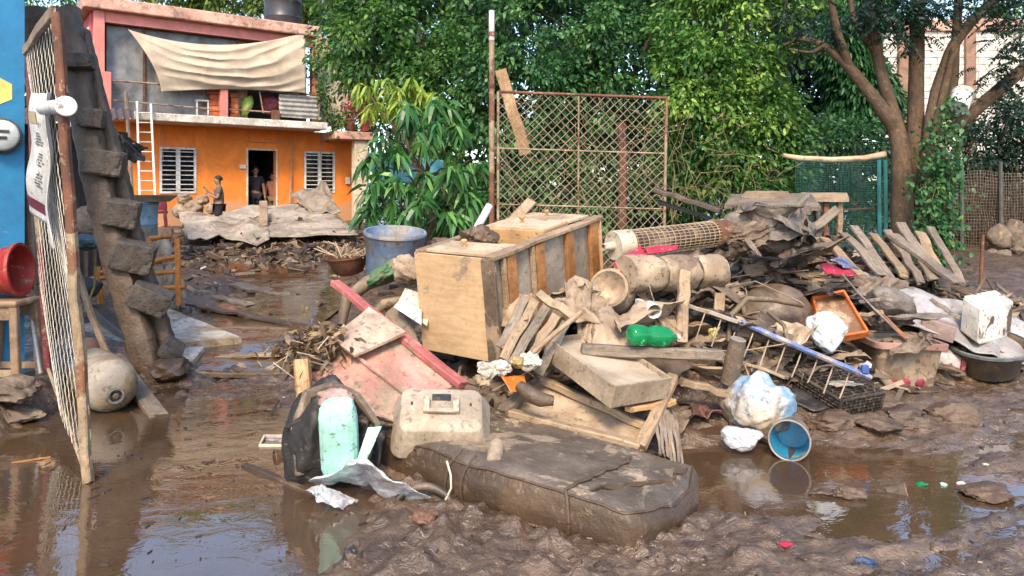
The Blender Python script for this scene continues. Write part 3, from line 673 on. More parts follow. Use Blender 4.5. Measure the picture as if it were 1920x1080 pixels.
def E(px, py, Y, rx, rz, ry=None):
    "crown ellipsoid from its picture centre and half sizes in pixels at distance Y"
    k = Y/FPX; return (P(px, py, Y), (rx*k, (ry or (rx+rz)*.5)*k, rz*k))
def tree(name, label, cat, base, ells, lmat, nclump, per, lsize, seed, bmat=None, tr=.09, group=None, **kw):
    t = thing(name, label, cat, base, group); mb = MB(); cl = crown(mb, ells, nclump, per, lsize, seed, **kw); mb.build('crown', lmat, t)
    mb = MB(); g = np.random.default_rng(seed+1); top = np.mean([e[0] for e in ells], axis=0); b = np.array(base, float)
    fork = b+(top-b)*.5; branch(mb, b-np.array([0, 0, .15]), fork, tr, tr*.75, 6, .08, seed)
    for k in range(10):
        q = cl[g.integers(len(cl))]; pts = branch(mb, fork+(q-fork)*0, q, tr*.55, tr*.1, 6, .14, seed+k)
        q2 = cl[g.integers(len(cl))]; 
        if np.linalg.norm(q2-pts[3]) < 1.6: branch(mb, pts[3], q2, tr*.25, .008, 5, .12, seed+40+k)
    mb.build('trunk', bmat or bark_dark, t, smooth=True); return t
def gp(px, Y): x = (px-960)/FPX*Y; return (x, Y, gz(x, Y))
tree('leafy_tree', 'dense green leafy tree between the house and the tall gate pole', 'tree', gp(770, 13), [E(760, 60, 13, 165, 120, 90), E(860, 150, 12.6, 110, 120, 80), E(700, -60, 13.5, 150, 90, 90), E(680, 90, 12.8, 80, 60, 60), E(850, 300, 12.4, 90, 110, 60), E(880, 400, 12.4, 80, 60, 60)], lf_hedge, 360, 75, .105, 11, lite=.5)
tree('leafy_tree', 'dense green tree behind the rusty chain-link gate', 'tree', gp(1080, 12.3), [E(1040, 60, 12.3, 190, 140, 90), E(1150, 140, 12.3, 140, 120, 90), E(980, 170, 12, 110, 110, 70), E(1090, -70, 12.6, 230, 100, 100), E(1120, 330, 12.4, 200, 120, 60), E(1000, 380, 12.2, 120, 90, 60), E(1200, 400, 12.2, 120, 80, 60)], lf_deep, 520, 78, .10, 12, lite=.52, spread=.2)
tree('citrus_tree', 'bright yellow-green citrus tree right of the rusty gate', 'tree', gp(1370, 11.2), [E(1370, 70, 11.2, 130, 130, 80), E(1310, 150, 10.9, 80, 100, 60), E(1400, 200, 11, 90, 100, 60), E(1420, -40, 11.4, 150, 90, 80), E(1330, 260, 11.2, 110, 80, 60)], lf_citrus, 360, 72, .088, 13, lite=.55, spread=.22)
tree('shrub', 'low tangled shrub with dry stems under the citrus tree', 'shrub', gp(1380, 10.9), [E(1360, 330, 10.9, 130, 80, 60), E(1460, 290, 11.2, 90, 60, 50)], lf_hedge, 110, 55, .085, 14, lite=.35, tr=.04)
tree('shrub', 'dark shrub under the log rail fence', 'shrub', gp(1560, 13), [E(1570, 270, 13, 100, 45, 50), E(1500, 240, 13, 60, 50, 50), E(1560, 370, 13.2, 110, 60, 50)], lf_deep, 120, 60, .08, 15, lite=.35, tr=.04)
# conifer: short fans
t = thing('cypress_tree', 'soft green conifer behind the forked tree', 'tree', gp(1605, 15)); mb = MB(); g = np.random.default_rng(16)
N = 16000; hh = g.uniform(0, 1, N); ctr = np.stack([P(1600+20*math.sin(a*9), 240-a*290, 15) for a in hh]); rad = .75*(1-.25*hh)*np.sqrt(g.uniform(.25, 1, N)); th = g.uniform(0, 6.28, N)
o = np.c_[np.cos(th)*rad, np.sin(th)*rad, 0*rad]; leaves(mb, ctr+o, o*.7+np.c_[0*th, 0*th, -.6+.5*g.normal(size=N)], g.uniform(.1, .2, N), .28, .2, .45+.3*pn(ctr*2+o)+g.normal(0, .12, N), g); mb.build('crown', leafmat('conifer sprays', (.006, .03, .01), (.02, .10, .02), (.06, .22, .03)), t)
mb = MB(); mb.tube([np.array(gp(1605, 15)), P(1600, 100, 15), P(1600, -60, 15)], [.14, .1, .03], 7); mb.build('trunk', bark_dark, t)
# mango sapling: drooping whorls of long blades
t = thing('mango_tree', 'young mango tree with long drooping leaves beside the blue tub', 'tree', gp(800, 9.9)); g = np.random.default_rng(17)
mb = MB(); mby = MB(); stem = MB(); root = np.array(gp(800, 9.9)); hub = P(800, 330, 9.9)
branch(stem, root, hub, .045, .03, 6, .04, 3)
tips = [(770, 215, 9.6, 0), (735, 270, 9.5, 0), (800, 250, 9.4, 0), (850, 240, 9.8, 0), (760, 330, 9.4, 0), (840, 330, 9.4, 0), (720, 355, 9.4, 0), (880, 300, 9.8, 0), (700, 380, 9.4, 0), (790, 395, 9.3, 0), (850, 400, 9.5, 0), (745, 400, 9.4, 0), (875, 370, 9.6, 0), (820, 200, 9.8, 0), (700, 300, 9.7, 0),
        (735, 160, 10.2, 1), (780, 165, 10.1, 1), (710, 200, 10.2, 1), (800, 180, 10.2, 1), (755, 195, 10.0, 1), (690, 170, 10.4, 1)]
for k, (px, py, Y, young) in enumerate(tips):  # young: smaller blades whose sunlit yellow is put into the leaf colour
    q = P(px, py, Y); branch(stem, hub, q, .018, .007, 6, .12, 50+k)
    for w in range(5):
        qq = q+g.normal(0, .10, 3); n = 13; th = g.uniform(0, 6.28, n)
        leaves(mby if young else mb, np.repeat(qq[None], n, 0)+g.normal(0, .02, (n, 3)), np.c_[np.cos(th), np.sin(th), -.55+.5*g.normal(size=n)], g.uniform(.16, .27, n)*(.8 if young else 1), .24, .55, (.5+.3*g.normal(size=n)), g)
mb.build('crown', lf_mango, t); mby.build('lit_leaves', lf_lit, t); stem.build('trunk', bark, t, smooth=True)
# the forked tree on the right
t = thing('forked_tree', 'large forked tree with spreading bare limbs and a hung bucket', 'tree', gp(1700, 10.2)); mb = MB(); Y = 10.2
def limb(pts, r, wob=.01):
    q = np.array([P(*p) for p in pts]); u = np.linspace(0, 1, len(q)); uu = np.linspace(0, 1, len(q)*4)
    c = np.c_[[np.interp(uu, u, q[:, i]) for i in range(3)]].T
    for _ in range(2): c[1:-1] = (c[:-2]+2*c[1:-1]+c[2:])/4
    k = FPX/np.mean([p[2] for p in pts])
    mb.tube(c, np.interp(uu, u, np.array(r)/k)*.66*(1+.15*pn(c*6)), 10)
limb([(1690, 540, Y), (1692, 400, Y), (1690, 300, Y), (1682, 245, Y), (1640, 185, Y), (1592, 125, Y), (1548, 85, Y), (1500, 70, Y+.2), (1470, 85, Y+.3)], (38, 30, 26, 22, 18, 15, 11, 8, 4))
limb([(1592, 125, Y), (1570, 60, Y-.2), (1552, -30, Y-.3)], (13, 10, 8))
limb([(1640, 100, Y+.2), (1600, 40, Y+.2), (1590, -40, Y+.2)], (9, 8, 6))
limb([(1548, 85, Y), (1520, 100, Y), (1480, 92, Y+.2)], (7, 5, 3))
limb([(1695, 300, Y), (1682, 235, Y), (1655, 150, Y+.1), (1640, 80, Y+.2), (1622, -40, Y+.3)], (24, 20, 17, 15, 12))
limb([(1715, 520, Y+.2), (1715, 300, Y+.2), (1718, 150, Y+.2), (1722, -60, Y+.2)], (30, 24, 21, 19))
limb([(1735, 500, Y), (1738, 300, Y), (1748, 190, Y), (1785, 85, Y), (1830, 30, Y), (1900, -30, Y)], (26, 20, 15, 15, 14, 12))
limb([(1750, 260, Y-.1), (1770, 170, Y-.1), (1790, 90, Y-.1)], (12, 11, 10))
limb([(1780, 225, Y), (1788, 150, Y), (1792, 70, Y), (1800, -30, Y)], (15, 13, 12, 12))
limb([(1735, 330, Y), (1760, 262, Y-.1), (1830, 205, Y-.2), (1900, 145, Y-.3), (2000, 60, Y-.4)], (22, 20, 18, 17, 15))
limb([(1745, 300, Y), (1790, 235, Y-.1), (1850, 190, Y)], (18, 14, 9))
mb.build('trunk', bark, t, smooth=True)
mb = MB(); g = np.random.default_rng(18)
for px, py, Yk, n in ((1655, 20, 10, 40), (1700, 30, 9.9, 45), (1740, 20, 10, 40), (1770, 10, 10, 30), (1880, 20, 9.8, 40), (1910, 60, 9.6, 35), (1890, 110, 9.6, 22), (1880, 150, 9.7, 14), (1610, 20, 10.4, 30), (1560, 60, 10.2, 26), (1500, 40, 10.6, 40), (1700, 75, 9.9, 16), (1660, -30, 10, 60), (1800, -40, 10, 60), (1900, -40, 9.8, 60)):
    for _ in range(n):
        b = P(px+g.normal(0, 24), py+g.normal(0, 20), Yk+g.normal(0, .25)); d = unit(np.array([g.normal(), g.normal(), g.normal()*.5-.35])); L = g.uniform(.2, .34); s = unit(np.cross(d, [0, 0, 1.]))
        m = 9; u = np.repeat(np.linspace(.12, 1, m), 2); sg = np.tile([1, -1], m); leaves(mb, b+d*(u*L)[:, None]-np.array([0, 0, 1])*(u*u*.06)[:, None], d*.45+s*sg[:, None]+np.array([0, 0, -.25]), np.full(2*m, .062), .38, .2, g.normal(.45, .15, 2*m), g)
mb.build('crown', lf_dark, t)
# climbing vine
t = thing('climbing_vine', 'leafy vine trailing down beside the forked tree trunk', 'vine', gp(1770, 9.2)); mb = MB(); st = MB(); g = np.random.default_rng(19)
for k in range(9):
    a = P(1725+g.uniform(-10, 70), 200+g.uniform(-20, 120), 9.6); c_ = P(1760+g.uniform(-25, 30), 500+g.uniform(-40, 15), 9.2); pts = branch(st, a, c_, .008, .006, 10, .10, 70+k)
    for p in pts:
        n = 26; q = p+g.normal(0, .085, (n, 3)); leaves(mb, q, g.normal(size=(n, 3))+np.array([0, -.6, -.5]), g.uniform(.04, .085, n), .7, .3, g.normal(.5, .2, n), g)
mb.build('crown', lf_deep, t); st.build('stem', bark, t)
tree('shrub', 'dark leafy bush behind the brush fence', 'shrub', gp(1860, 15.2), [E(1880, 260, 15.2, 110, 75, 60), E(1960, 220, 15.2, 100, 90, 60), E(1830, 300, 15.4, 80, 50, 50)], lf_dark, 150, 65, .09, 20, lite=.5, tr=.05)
tree('shade_tree', 'dark tree filling the gap behind the log rail', 'tree', gp(1520, 17), [E(1520, 120, 17, 120, 130, 90), E(1480, 220, 16.5, 110, 70, 70), E(1590, 240, 17, 100, 60, 60), E(1440, 60, 17, 110, 130, 90), E(1560, 330, 16.6, 160, 60, 60), E(1600, 410, 16, 200, 50, 60), E(1780, 380, 15.5, 160, 70, 60), E(1900, 400, 15.5, 160, 70, 60)], lf_dark, 400, 60, .14, 21, lite=.4, clr=.4)  # the gap's deep shade is put into these near-black leaf colours
tree('yard_tree', 'sunlit tree showing above the roof right of the water tank', 'tree', gp(600, 27), [E(640, 0, 27, 110, 75, 80), E(560, -30, 27, 90, 60, 70), E(720, 120, 26, 90, 160, 80)], lf_far, 200, 60, .2, 22, clr=.6, lite=.5)
tree('yard_tree', 'sunlit tree showing above the roof left of the water tank', 'tree', gp(420, 28), [E(420, -20, 28, 110, 55, 80), E(330, -40, 28, 90, 50, 70)], lf_far, 140, 55, .2, 23, clr=.6, lite=.55)
tree('yard_tree', 'tree at the left edge beside the salmon house wall', 'tree', gp(100, 24), [E(90, 20, 24, 90, 80, 70), E(60, 140, 23, 80, 110, 60)], lf_hedge, 150, 60, .16, 24, clr=.5, lite=.5)
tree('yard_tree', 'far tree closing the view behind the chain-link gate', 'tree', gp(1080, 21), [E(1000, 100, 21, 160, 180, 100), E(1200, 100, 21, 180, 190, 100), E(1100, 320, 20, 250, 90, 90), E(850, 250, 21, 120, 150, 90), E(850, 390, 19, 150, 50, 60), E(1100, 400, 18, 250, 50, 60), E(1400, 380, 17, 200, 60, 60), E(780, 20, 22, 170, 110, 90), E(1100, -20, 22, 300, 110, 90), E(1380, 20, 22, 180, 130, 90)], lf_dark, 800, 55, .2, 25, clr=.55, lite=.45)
tree('yard_tree', 'pale green tree above the white block wall', 'tree', gp(1700, 32), [E(1640, 60, 32, 60, 50, 60), E(1900, 10, 32, 60, 20, 50)], lf_far, 60, 50, .2, 26, clr=.6, lite=.4)
# balcony creeper and potted bougainvillea
t = thing('creeper', 'green creeper hanging over the right end of the balcony', 'vine', H(612, 240, .9)); mb = MB(); g = np.random.default_rng(27)
cpts = [(606, 190), (612, 205), (620, 220), (628, 235), (618, 190), (600, 170), (596, 150), (590, 130), (606, 165), (640, 225), (588, 110), (632, 250)]
for px, py in cpts: n = 60; leaves(mb, H(px, py, .9)+g.normal(0, .13, (n, 3)), g.normal(size=(n, 3)), g.uniform(.07, .13, n), .6, .3, g.normal(.5, .25, n), g)
mb.build('crown', lf_hedge, t)
st = MB(); st.tube([H(px, py, .88) for px, py in ((590, 110), (596, 150), (604, 180), (614, 210), (632, 250))], .012, 5); st.build('stem', bark, t)
flow = leafmat('crimson bracts', (.30, .02, .05), (.50, .04, .09), (.62, .10, .16))
potm = M('red clay pot', (.42, .07, .05), (.34, .06, .05), rough=.7)
for px, lab in ((655, 'red flower pot with crimson bush on the left of the porch slab'), (684, 'red flower pot with crimson bush on the porch slab above the column')):
    b = H(px, 246, .8); t = thing('potted_plant', lab, 'potted plant', b); mb = MB(); mb.lathe([(.12, 0), (.18, .3), (.2, .3), (.2, .36), (.17, .36), (.16, .32), (0, .32)], b, n=16); mb.build('pot', potm, t, smooth=True)
    mb = MB(); m2 = MB(); n = 260; q = b+np.array([0, 0, .62])+g.normal(0, .16, (n, 3))*np.array([1.1, 1, 1.2]); leaves(mb, q, g.normal(size=(n, 3)), g.uniform(.06, .1, n), .6, .2, None, g)
    n = 200; q = b+np.array([0, 0, .55])+g.normal(0, .2, (n, 3)); leaves(m2, q, g.normal(size=(n, 3)), g.uniform(.06, .11, n), .5, .3, None, g); mb.build('flowers', flow, t, kind='stuff'); m2.build('foliage', lf_hedge, t)
# ------------------------------------------------------------------ block wall far right
blockm = M('whitewashed concrete block', (.70, .66, .60), (.60, .55, .49), mud=.12, mudc=(.5, .42, .33), rough=.85, bump=.3, scale=2)
joint = M('grey mortar', (.30, .26, .22), (.24, .21, .18), rough=.9, bump=.3)
t = thing('block_wall', 'tall whitewashed concrete block wall behind the forked tree', 'wall', ((1780-960)/FPX*22, 22, .7))
x0, x1 = (1655-960)/FPX*22, (1990-960)/FPX*22
mb = MB(); mb.box(((x0+x1)/2, 22.1, 3.6), (x1-x0, .12, 5.6)); mb.build('mortar_core', joint, t)
bm_ = MB(); bm_.box((0, 0, 0), (.388, .1, .188)); first = None
r = 0; z = 2.6
while z < 6.3:
    x = x0+.2-(r % 2)*.2
    while x < x1:
        if first is None: first = o = bm_.build('block', blockm, t, bevel=.008)
        else: o = first.copy(); COL.objects.link(o); o.parent = t
        o.location = Vector((x-t.location.x, 22.005+RNG.uniform(-.006, .006)-t.location.y, z+.1-t.location.z)); x += .4
    z += .2; r += 1
first.data.transform(Matrix.Translation(t.location))
mb = MB(); mb.box(((x0+x1)/2, 22.02, 6.55), (x1-x0, .32, .36)); mb.build('cap_beam', fascia, t, bevel=.03)
for px in (1815, 1690):
    mb = MB(); mb.box(((px-960)/FPX*22, 21.98, 3.6), (.3, .3, 5.7)); mb.build('pillar', M('bare concrete', (.30, .17, .11), (.24, .15, .11), rough=.9, bump=.3), t, bevel=.02)
# ------------------------------------------------------------------ chain-link gate and its pole
YG = 9.0
pole = thing('gate_pole', 'tall gate pole, white above, rust red below', 'pole', (*P(922, 440, YG)[:2], gz(P(922, 440, YG)[0], YG)))
z0 = gz(P(922, 0, YG)[0], YG); X = P(922, 0, YG)[0]
for a, bb, mt, nm in ((z0-.1, P(0, 325, YG)[2], rust, 'lower_pipe'), (P(0, 325, YG)[2], P(0, 75, YG)[2], rust_tan, 'middle_pipe'), (P(0, 75, YG)[2], P(0, 20, YG)[2], white_paint, 'upper_pipe')):
    mb = MB(); mb.tube([(X, YG, a), (X, YG, bb)], .036, 10); mb.build(nm, mt, pole, smooth=True)
for py in (68, 165): mb = MB(); mb.lathe([(.042, 0), (.042, .05)], P(922, py, YG), n=12); mb.build('clamp', rust, pole)
gate = thing('chain_link_gate', 'rusty chain-link gate panel hung from the tall pole', 'gate', P(1085, 440, YG-.05))
Yg2 = 9.25
C = {'tl': P(934, 172, YG-.02), 'tr': P(1250, 184, Yg2), 'bl': P(934, 512, YG-.02), 'br': P(1244, 512, Yg2), 'ml': P(934, 278, YG-.02), 'mr': P(1246, 288, Yg2), 'll': P(934, 383, YG-.02), 'lr': P(1244, 392, Yg2)}
for nm, a, bb, r in (('top_rail', 'tl', 'tr', .018), ('side_rail', 'tl', 'bl', .018), ('side_rail', 'tr', 'br', .02), ('middle_rail', 'ml', 'mr', .010), ('middle_rail', 'll', 'lr', .010), ('bottom_rail', 'bl', 'br', .018)):
    mb = MB(); mb.tube([C[a], C[bb]], r, 8); mb.build(nm, rust_tan if nm != 'top_rail' else rust, gate, smooth=True)
mb = MB(); mb.tube([P(1085, 180, 9.1), P(1084, 512, 9.1)], .011, 6); mb.build('middle_post', rust_tan, gate)
mb = MB(); nW, nH = 19, 20
def gpt(u, v): return C['tl']*(1-u)*(1-v)+C['tr']*u*(1-v)+C['br']*u*v+C['bl']*(1-u)*v
for sgn in (1, -1):
    for k in range(-nH, nW+nH):
        u0 = k/nW; pts = []
        for j in range(0, nH+1):
            u = u0+sgn*j/nW; v = j/nH
            if -1e-6 <= u <= 1+1e-6: pts.append(gpt(u, v)+np.array([0, .006*sgn*(1 if j % 2 else -1), 0])+RNG.normal(0, .004, 3))
        if len(pts) > 1: mb.tube(pts, .0038, 4, cap=False)
mb.build('wire_mesh', M('rusty wire', (.42, .34, .25), (.32, .23, .15), rough=.7, bump=0), gate)
mb = MB(); mb.plank(P(938, 132, 9.6), P(985, 290, 9.6), .15, .05, (0, -1, 0), seg=6, bend=.03); mb.build('leaning_plank', wood_warm, None, 'warm brown plank leaning behind the gate pole', 'plank')
mb = MB(); mb.tube([P(1165, 230, 9.7), P(1168, 300, 9.7), P(1166, 535, 9.7)], .055, 8, noise=.06); mb.build('rusty_post', rust, None, 'rusty red post standing behind the chain-link gate', 'post')
# tangled dry stems behind the gate
mb = MB(); g = np.random.default_rng(31)
for k in range(40):
    a = P(940+g.uniform(0, 480), 430+g.uniform(-40, 30), 9.9+g.uniform(-.2, .7)); d = np.array([g.normal(0, .35), g.normal(0, .15), g.uniform(.4, 1.6)]); c_ = a+d
    branch(mb, a, c_, .0055, .002, 6, .16, 500+k)
for k in range(60):
    a = P(960+g.uniform(0, 520), 200+g.uniform(0, 180), 9.8+g.uniform(0, .5)); branch(mb, a, a+np.array([g.normal(0, .5), g.normal(0, .1), g.normal(0, .25)]), .006, .003, 6, .16, 800+k)
mb.build('dry_stems', M('dry straw stems', (.26, .2, .09), (.15, .11, .05), rough=.9, bump=.2), kind='stuff')
# ------------------------------------------------------------------ log rail, netting fence, posts
mb = MB(); mb.tube([P(1468, 291, 10.6), P(1500, 297, 10.6), P(1560, 300, 10.55), P(1620, 297, 10.5), P(1662, 289, 10.4)], [.03, .042, .045, .048, .05], 9, noise=.05); mb.build('log_rail', M('peeled pale log', (.62, .47, .31), (.5, .36, .23), rough=.8, bump=.3, grain=(1, 8, 8)), None, 'peeled pale log lashed to the forked tree as a fence rail', 'log', smooth=True)
def net(label, q, nu, nv, r, mat, seed, sag=.05):
    mb = MB(); a, b_, c_, d_ = [np.asarray(x, float) for x in q]; g = np.random.default_rng(seed)
    def f(u, v): 
        p = a*(1-u)*(1-v)+b_*u*(1-v)+c_*u*v+d_*(1-u)*v; n = pn(np.array([[u*5+seed, v*3, 0], [u*5, v*3, 9+seed]])); return p+np.array([n[0]*.05, n[1]*sag*2, n[0]*.05])
    for i in range(nu+1): mb.tube([f(i/nu, j/16) for j in range(17)], r, 3, cap=False)
    for j in range(nv+1): mb.tube([f(i/24, j/nv) for i in range(25)], r, 3, cap=False)
    return mb
netm = M('teal plastic netting', (.008, .065, .058), (.014, .10, .088), rough=.6, bump=0)
t = thing('netting_fence', 'teal plastic netting fence hanging below the pale log', 'fence', P(1575, 445, 10.5))
net('', (P(1492, 300, 10.55), P(1660, 298, 10.4), P(1660, 520, 10.4), P(1492, 520, 10.55)), 60, 50, .0022, netm, 3).build('netting', netm, t)
for px in (1648, 1660): mb = MB(); mb.tube([P(px, 300, 10.35), P(px+2, 530, 10.35)], .03, 7); mb.build('post', M('teal wrapped post', (.02, .15, .16), (.02, .11, .12)), t)
mb = MB(); mb.tube([P(1506, 397, 10.7), P(1650, 390, 10.7)], .016, 6); mb.build('crossbar', rust, t)
mb = MB(); cloth(mb, P(690, 285, 11.4), P(830, 300, 11.4), P(840, 350, 11.4), P(700, 340, 11.4), 20, 12, .08, 4, 8); mb.build('blue_tarp', M('blue tarp', (.04, .22, .28), (.03, .16, .22)), None, 'blue tarp scrap showing behind the mango leaves', 'tarp', smooth=True, solid=.004)
brushm = M('dry brush', (.10, .062, .034), (.06, .04, .024), rough=.9, bump=.2)
t = thing('brush_fence', 'brown brush and wire fence along the right side', 'fence', P(1850, 470, 13.7)); mb = MB(); g = np.random.default_rng(33)
for k in range(520):
    a = P(1775+g.uniform(0, 230), 475+g.uniform(-10, 8), 13.9+g.normal(0, .1)); branch(mb, a, a+np.array([g.normal(0, .18), g.normal(0, .06), g.uniform(.7, 1.6)]), .008, .004, 5, .12, 1200+k)
mb.build('brush', brushm, t)
net('', (P(1780, 318, 13.7), P(1995, 330, 13.7), P(1995, 470, 13.7), P(1780, 470, 13.7)), 42, 26, .003, brushm, 8).build('wire', M('grey fence wire', (.2, .17, .13), (.15, .12, .1), bump=0), t)
for px in (1803, 1876, 1960): mb = MB(); mb.tube([P(px, 303, 13.65), P(px+1, 480, 13.65)], .035, 7, noise=.05); mb.build('post', M('dark grey post', (.10, .10, .09), (.07, .06, .05)), t)
mb = MB(); mb.tube([P(1843, 440, 10), P(1838, 545, 10)], .022, 7); mb.build('iron_stake', rust, None, 'short rusty stake standing in the wet ground by the brush fence', 'stake')
stone = M('muddy stone', (.20, .15, .11), (.14, .105, .08), mud=.3, rough=.8, bump=.6)
for k, (px, py, Yk, r, lab) in enumerate(((1876, 446, 13.2, .22, 'tall pointed stone standing against the brush fence'), (1903, 440, 13.3, .24, 'rounded pale stone leaning on the brush fence'), (1862, 474, 13, .13, 'small orange-brown stone at the brush fence foot'), (1882, 477, 12.9, .15, 'flat stone lying at the brush fence foot'), (1908, 470, 13, .14, 'small round stone near the brush fence'))):
    mb = MB(); crumple(mb, P(px, py, Yk), (r*.8, r*.7, r*(1.1 if k < 2 else .5)), 60+k, .25, 2, 4, fold=.1); mb.build('stone', stone, None, lab, 'stone', smooth=True)
# bucket wedged in the tree
bk = thing('hung_bucket', 'white plastic bucket wedged between limbs of the forked tree', 'bucket', P(1800, 205, 9.75)); ax = unit(P(1812, 155, 9.9)-P(1797, 200, 9.6)); bp0 = P(1797, 203, 9.7)
bkm = M('white bucket plastic', (.74, .76, .72), (.66, .68, .64), mud=.1, rough=.4, bump=.05)
mb = MB(); mb.lathe([(0, .012), (.1, .012), (.1, 0), (.11, 0), (.118, .02), (.13, .25), (.14, .25), (.14, .27), (.131, .272), (.133, .30), (.142, .30), (.142, .32), (.132, .33), (.12, .32), (.112, .03), (0, .02)], bp0, ax, 24); mb.build('shell', bkm, bk, smooth=True)
mb = MB(); mb.lathe([(.1195, .06), (.126, .19)], bp0, ax, 24, arc=(.6, 5.6)); mb.build('printed_band', M('teal print', (.05, .34, .38), (.55, .66, .66), scale=14, rough=.4, bump=0), bk, smooth=True)
mb = MB(); mb.tube([bp0+ax*.28+np.array([.14*math.cos(a), -.05, .14*math.sin(a)-.06]) for a in np.linspace(-.5, 3.6, 12)], .004, 5); mb.build('handle', steel, bk)
# ------------------------------------------------------------------ left edge: blue wall, gate, fallen masonry
bluep = M('bright blue wall paint', (.010, .18, .36), (.008, .14, .30), mud=.14, mudc=(.30, .26, .2), rough=.6, bump=.12, scale=2, mscale=2.2, msoft=.04, spk=.1, var=.4)
YW = 5.8; XW = P(46, 0, YW)[0]
bw_ = thing('blue_wall', 'bright blue painted house wall at the street edge', 'wall', (XW-2, YW, 0))
def wp(px, py, off=0.):
    "point on the blue wall's face, which is turned like the house"
    o = np.array([XW, YW])+off*HN; k = (px-960)/FPX; s_ = (k*o[1]-o[0])/(HD[0]-k*HD[1]); q = o+s_*HD
    return np.array([q[0], q[1], CAMH-(py-HORY)/FPX*q[1]])
mb = MB(); q = np.array([XW, YW])-HD*2.5-HN*.12; mb.obox((q[0], q[1], 2.9), (*(HD*2.5), 0), (*(HN*.12), 0), (0, 0, 3.1)); mb.build('wall', bluep, bw_)
c = wp(-8, 170, .004); v6 = [c+np.array([*(HD*.12*math.cos(a)), .115*math.sin(a)]) for a in np.linspace(math.pi/6, 2*math.pi+math.pi/6, 7)[:6]]
mb = MB(); mb.add(v6, [tuple(range(6))]); mb.build('yellow_hexagon', M('yellow painted patch', (.72, .62, .16), (.66, .55, .14)), bw_)
c = wp(2, 255, .0); nax = (HN[0], HN[1], 0); mt_ = thing('electric_meter', 'round glass electricity meter mounted on the blue wall', 'electric meter', c)
mb = MB(); mb.lathe([(.13, 0), (.135, .03), (.135, .06), (.12, .075)], c, nax, 26); mb.build('ring', black_plastic, mt_, smooth=True)
mb = MB(); mb.lathe([(.118, .05), (.116, .10), (.10, .12), (0, .125)], c, nax, 26); mb.build('dial_face', M('pale meter face', (.55, .57, .55), (.5, .52, .5), rough=.15, bump=0), mt_, smooth=True)
for dz, w in ((.03, .09), (-.02, .06)): mb = MB(); mb.obox(c+np.array([HN[0]*.128, HN[1]*.128, dz]), (*(HD*w/2), 0), (*(HN*.003), 0), (0, 0, .011)); mb.build('register', black_plastic, mt_)
# chicken-wire gate
A, B_, C_, D_ = P(106, 22, 4.24), P(166, 903, 4.24), P(54, 95, 5.6), P(90, 690, 5.6)
g1 = thing('wire_gate', 'leaning gate of chicken wire on a rusty frame by the blue wall', 'gate', B_)
mid = A+(B_-A)*.47
mb = MB(); mb.plank(A, mid, .05, .05, (0, -1, 0), seg=6, wob=.003); mb.build('upper_post', rust, g1)
mb = MB(); mb.plank(mid, B_, .052, .05, (0, -1, 0), seg=8, wob=.004); mb.build('lower_post', rust_tan, g1)
mb = MB(); mb.plank(C_, D_, .045, .045, (0, -1, 0), seg=6, wob=.004); mb.build('back_post', M('dark red steel', (.16, .02, .03), (.1, .02, .02), mud=.3), g1)
mb = MB(); mb.plank(C_+np.array([-.03, 0, 0]), A+np.array([-.02, 0, .0]), .07, .03, (1, 0, 0)); mb.build('top_brace', wood_tan, g1)
mb = MB(); mb.tube([B_, D_], .012, 6); mb.build('bottom_rail', rust_tan, g1)
mb = MB(); nc, nr = 30, 76
def gq(u, v):
    p = A*(1-u)*(1-v)+C_*u*(1-v)+D_*u*v+B_*(1-u)*v; return p+np.array([.03*math.sin(u*5+v*9), 0, .02*math.sin(u*7)])
for i in range(nc+1):
    pts = []
    for j in range(nr+1):
        o = .5 if ((j//2)+i) % 2 else 0; pts.append(gq(min(1, max(0, (i+(.32 if (j//2+i) % 2 else -.32))/nc)), (j+.0)/nr))
    mb.tube(pts, .0017, 3, cap=False)
mb.build('chicken_wire', M('pale zinc wire', (.62, .58, .48), (.5, .46, .38), rough=.6, bump=0), g1)
# banner with faded print, and white tube
bn = thing('banner', 'white plastic banner with faded print tied on the wire gate', 'banner', P(85, 470, 4.7)); bwm = M('white banner vinyl', (.72, .70, .66), (.62, .6, .57), mud=.12, rough=.5, bump=.1)
b00, b10, b11, b01 = P(86, 178, 5.1), P(122, 175, 4.45), P(132, 470, 4.5), P(84, 395, 5.1)
off = np.array([-.055, -.045, 0])
def bnp(u, v, e=0):
    p = b00*(1-u)*(1-v)+b10*u*(1-v)+b11*u*v+b01*(1-u)*v; return p+off+np.array([-.77, -.64, 0])*(.03*math.sin(u*7+v*1.5)+.012*math.sin(v*11)+e)
mb = MB(); mb.grid(lambda u, v: np.array([bnp(a, b2) for a, b2 in zip(u, v)]), 24, 40); mb.build('sheet', bwm, bn, smooth=True, solid=.003)
ink = M('faded grey ink', (.10, .09, .09), (.16, .14, .13), bump=0); mar = M('maroon ink', (.16, .015, .04), (.13, .012, .03), bump=0)
mb = MB(); g = np.random.default_rng(41)
for v0, n in ((.30, 5), (.46, 5), (.62, 5)):
    for k in range(n):
        v = v0+k*.022
        for q in range(3):
            u0 = .26+g.uniform(0, .06)+q*.035; mb.add([bnp(u0, v, .007), bnp(u0+.03, v, .007), bnp(u0+.03, v+.012, .007), bnp(u0, v+.012, .007)], [(0, 1, 2, 3)])
mb.build('print', ink, bn)
mb = MB(); mb.grid(lambda u, v: np.array([bnp(.02+a*.5, .84+b2*.09, .007) for a, b2 in zip(u, v)]), 8, 4); mb.build('band', mar, bn)
mb = MB(); mb.grid(lambda u, v: np.array([bnp(.22+a*.16, .14+b2*.09, .007) for a, b2 in zip(u, v)]), 4, 4); mb.build('emblem', M('ochre emblem', (.45, .36, .2), (.3, .24, .14), bump=0), bn)
tw = thing('white_tube', 'white plastic tube with a flat round end on the wire gate', 'tube', P(100, 215, 4.3)); a, b2 = P(82, 203, 4.5), P(124, 199, 4.05)
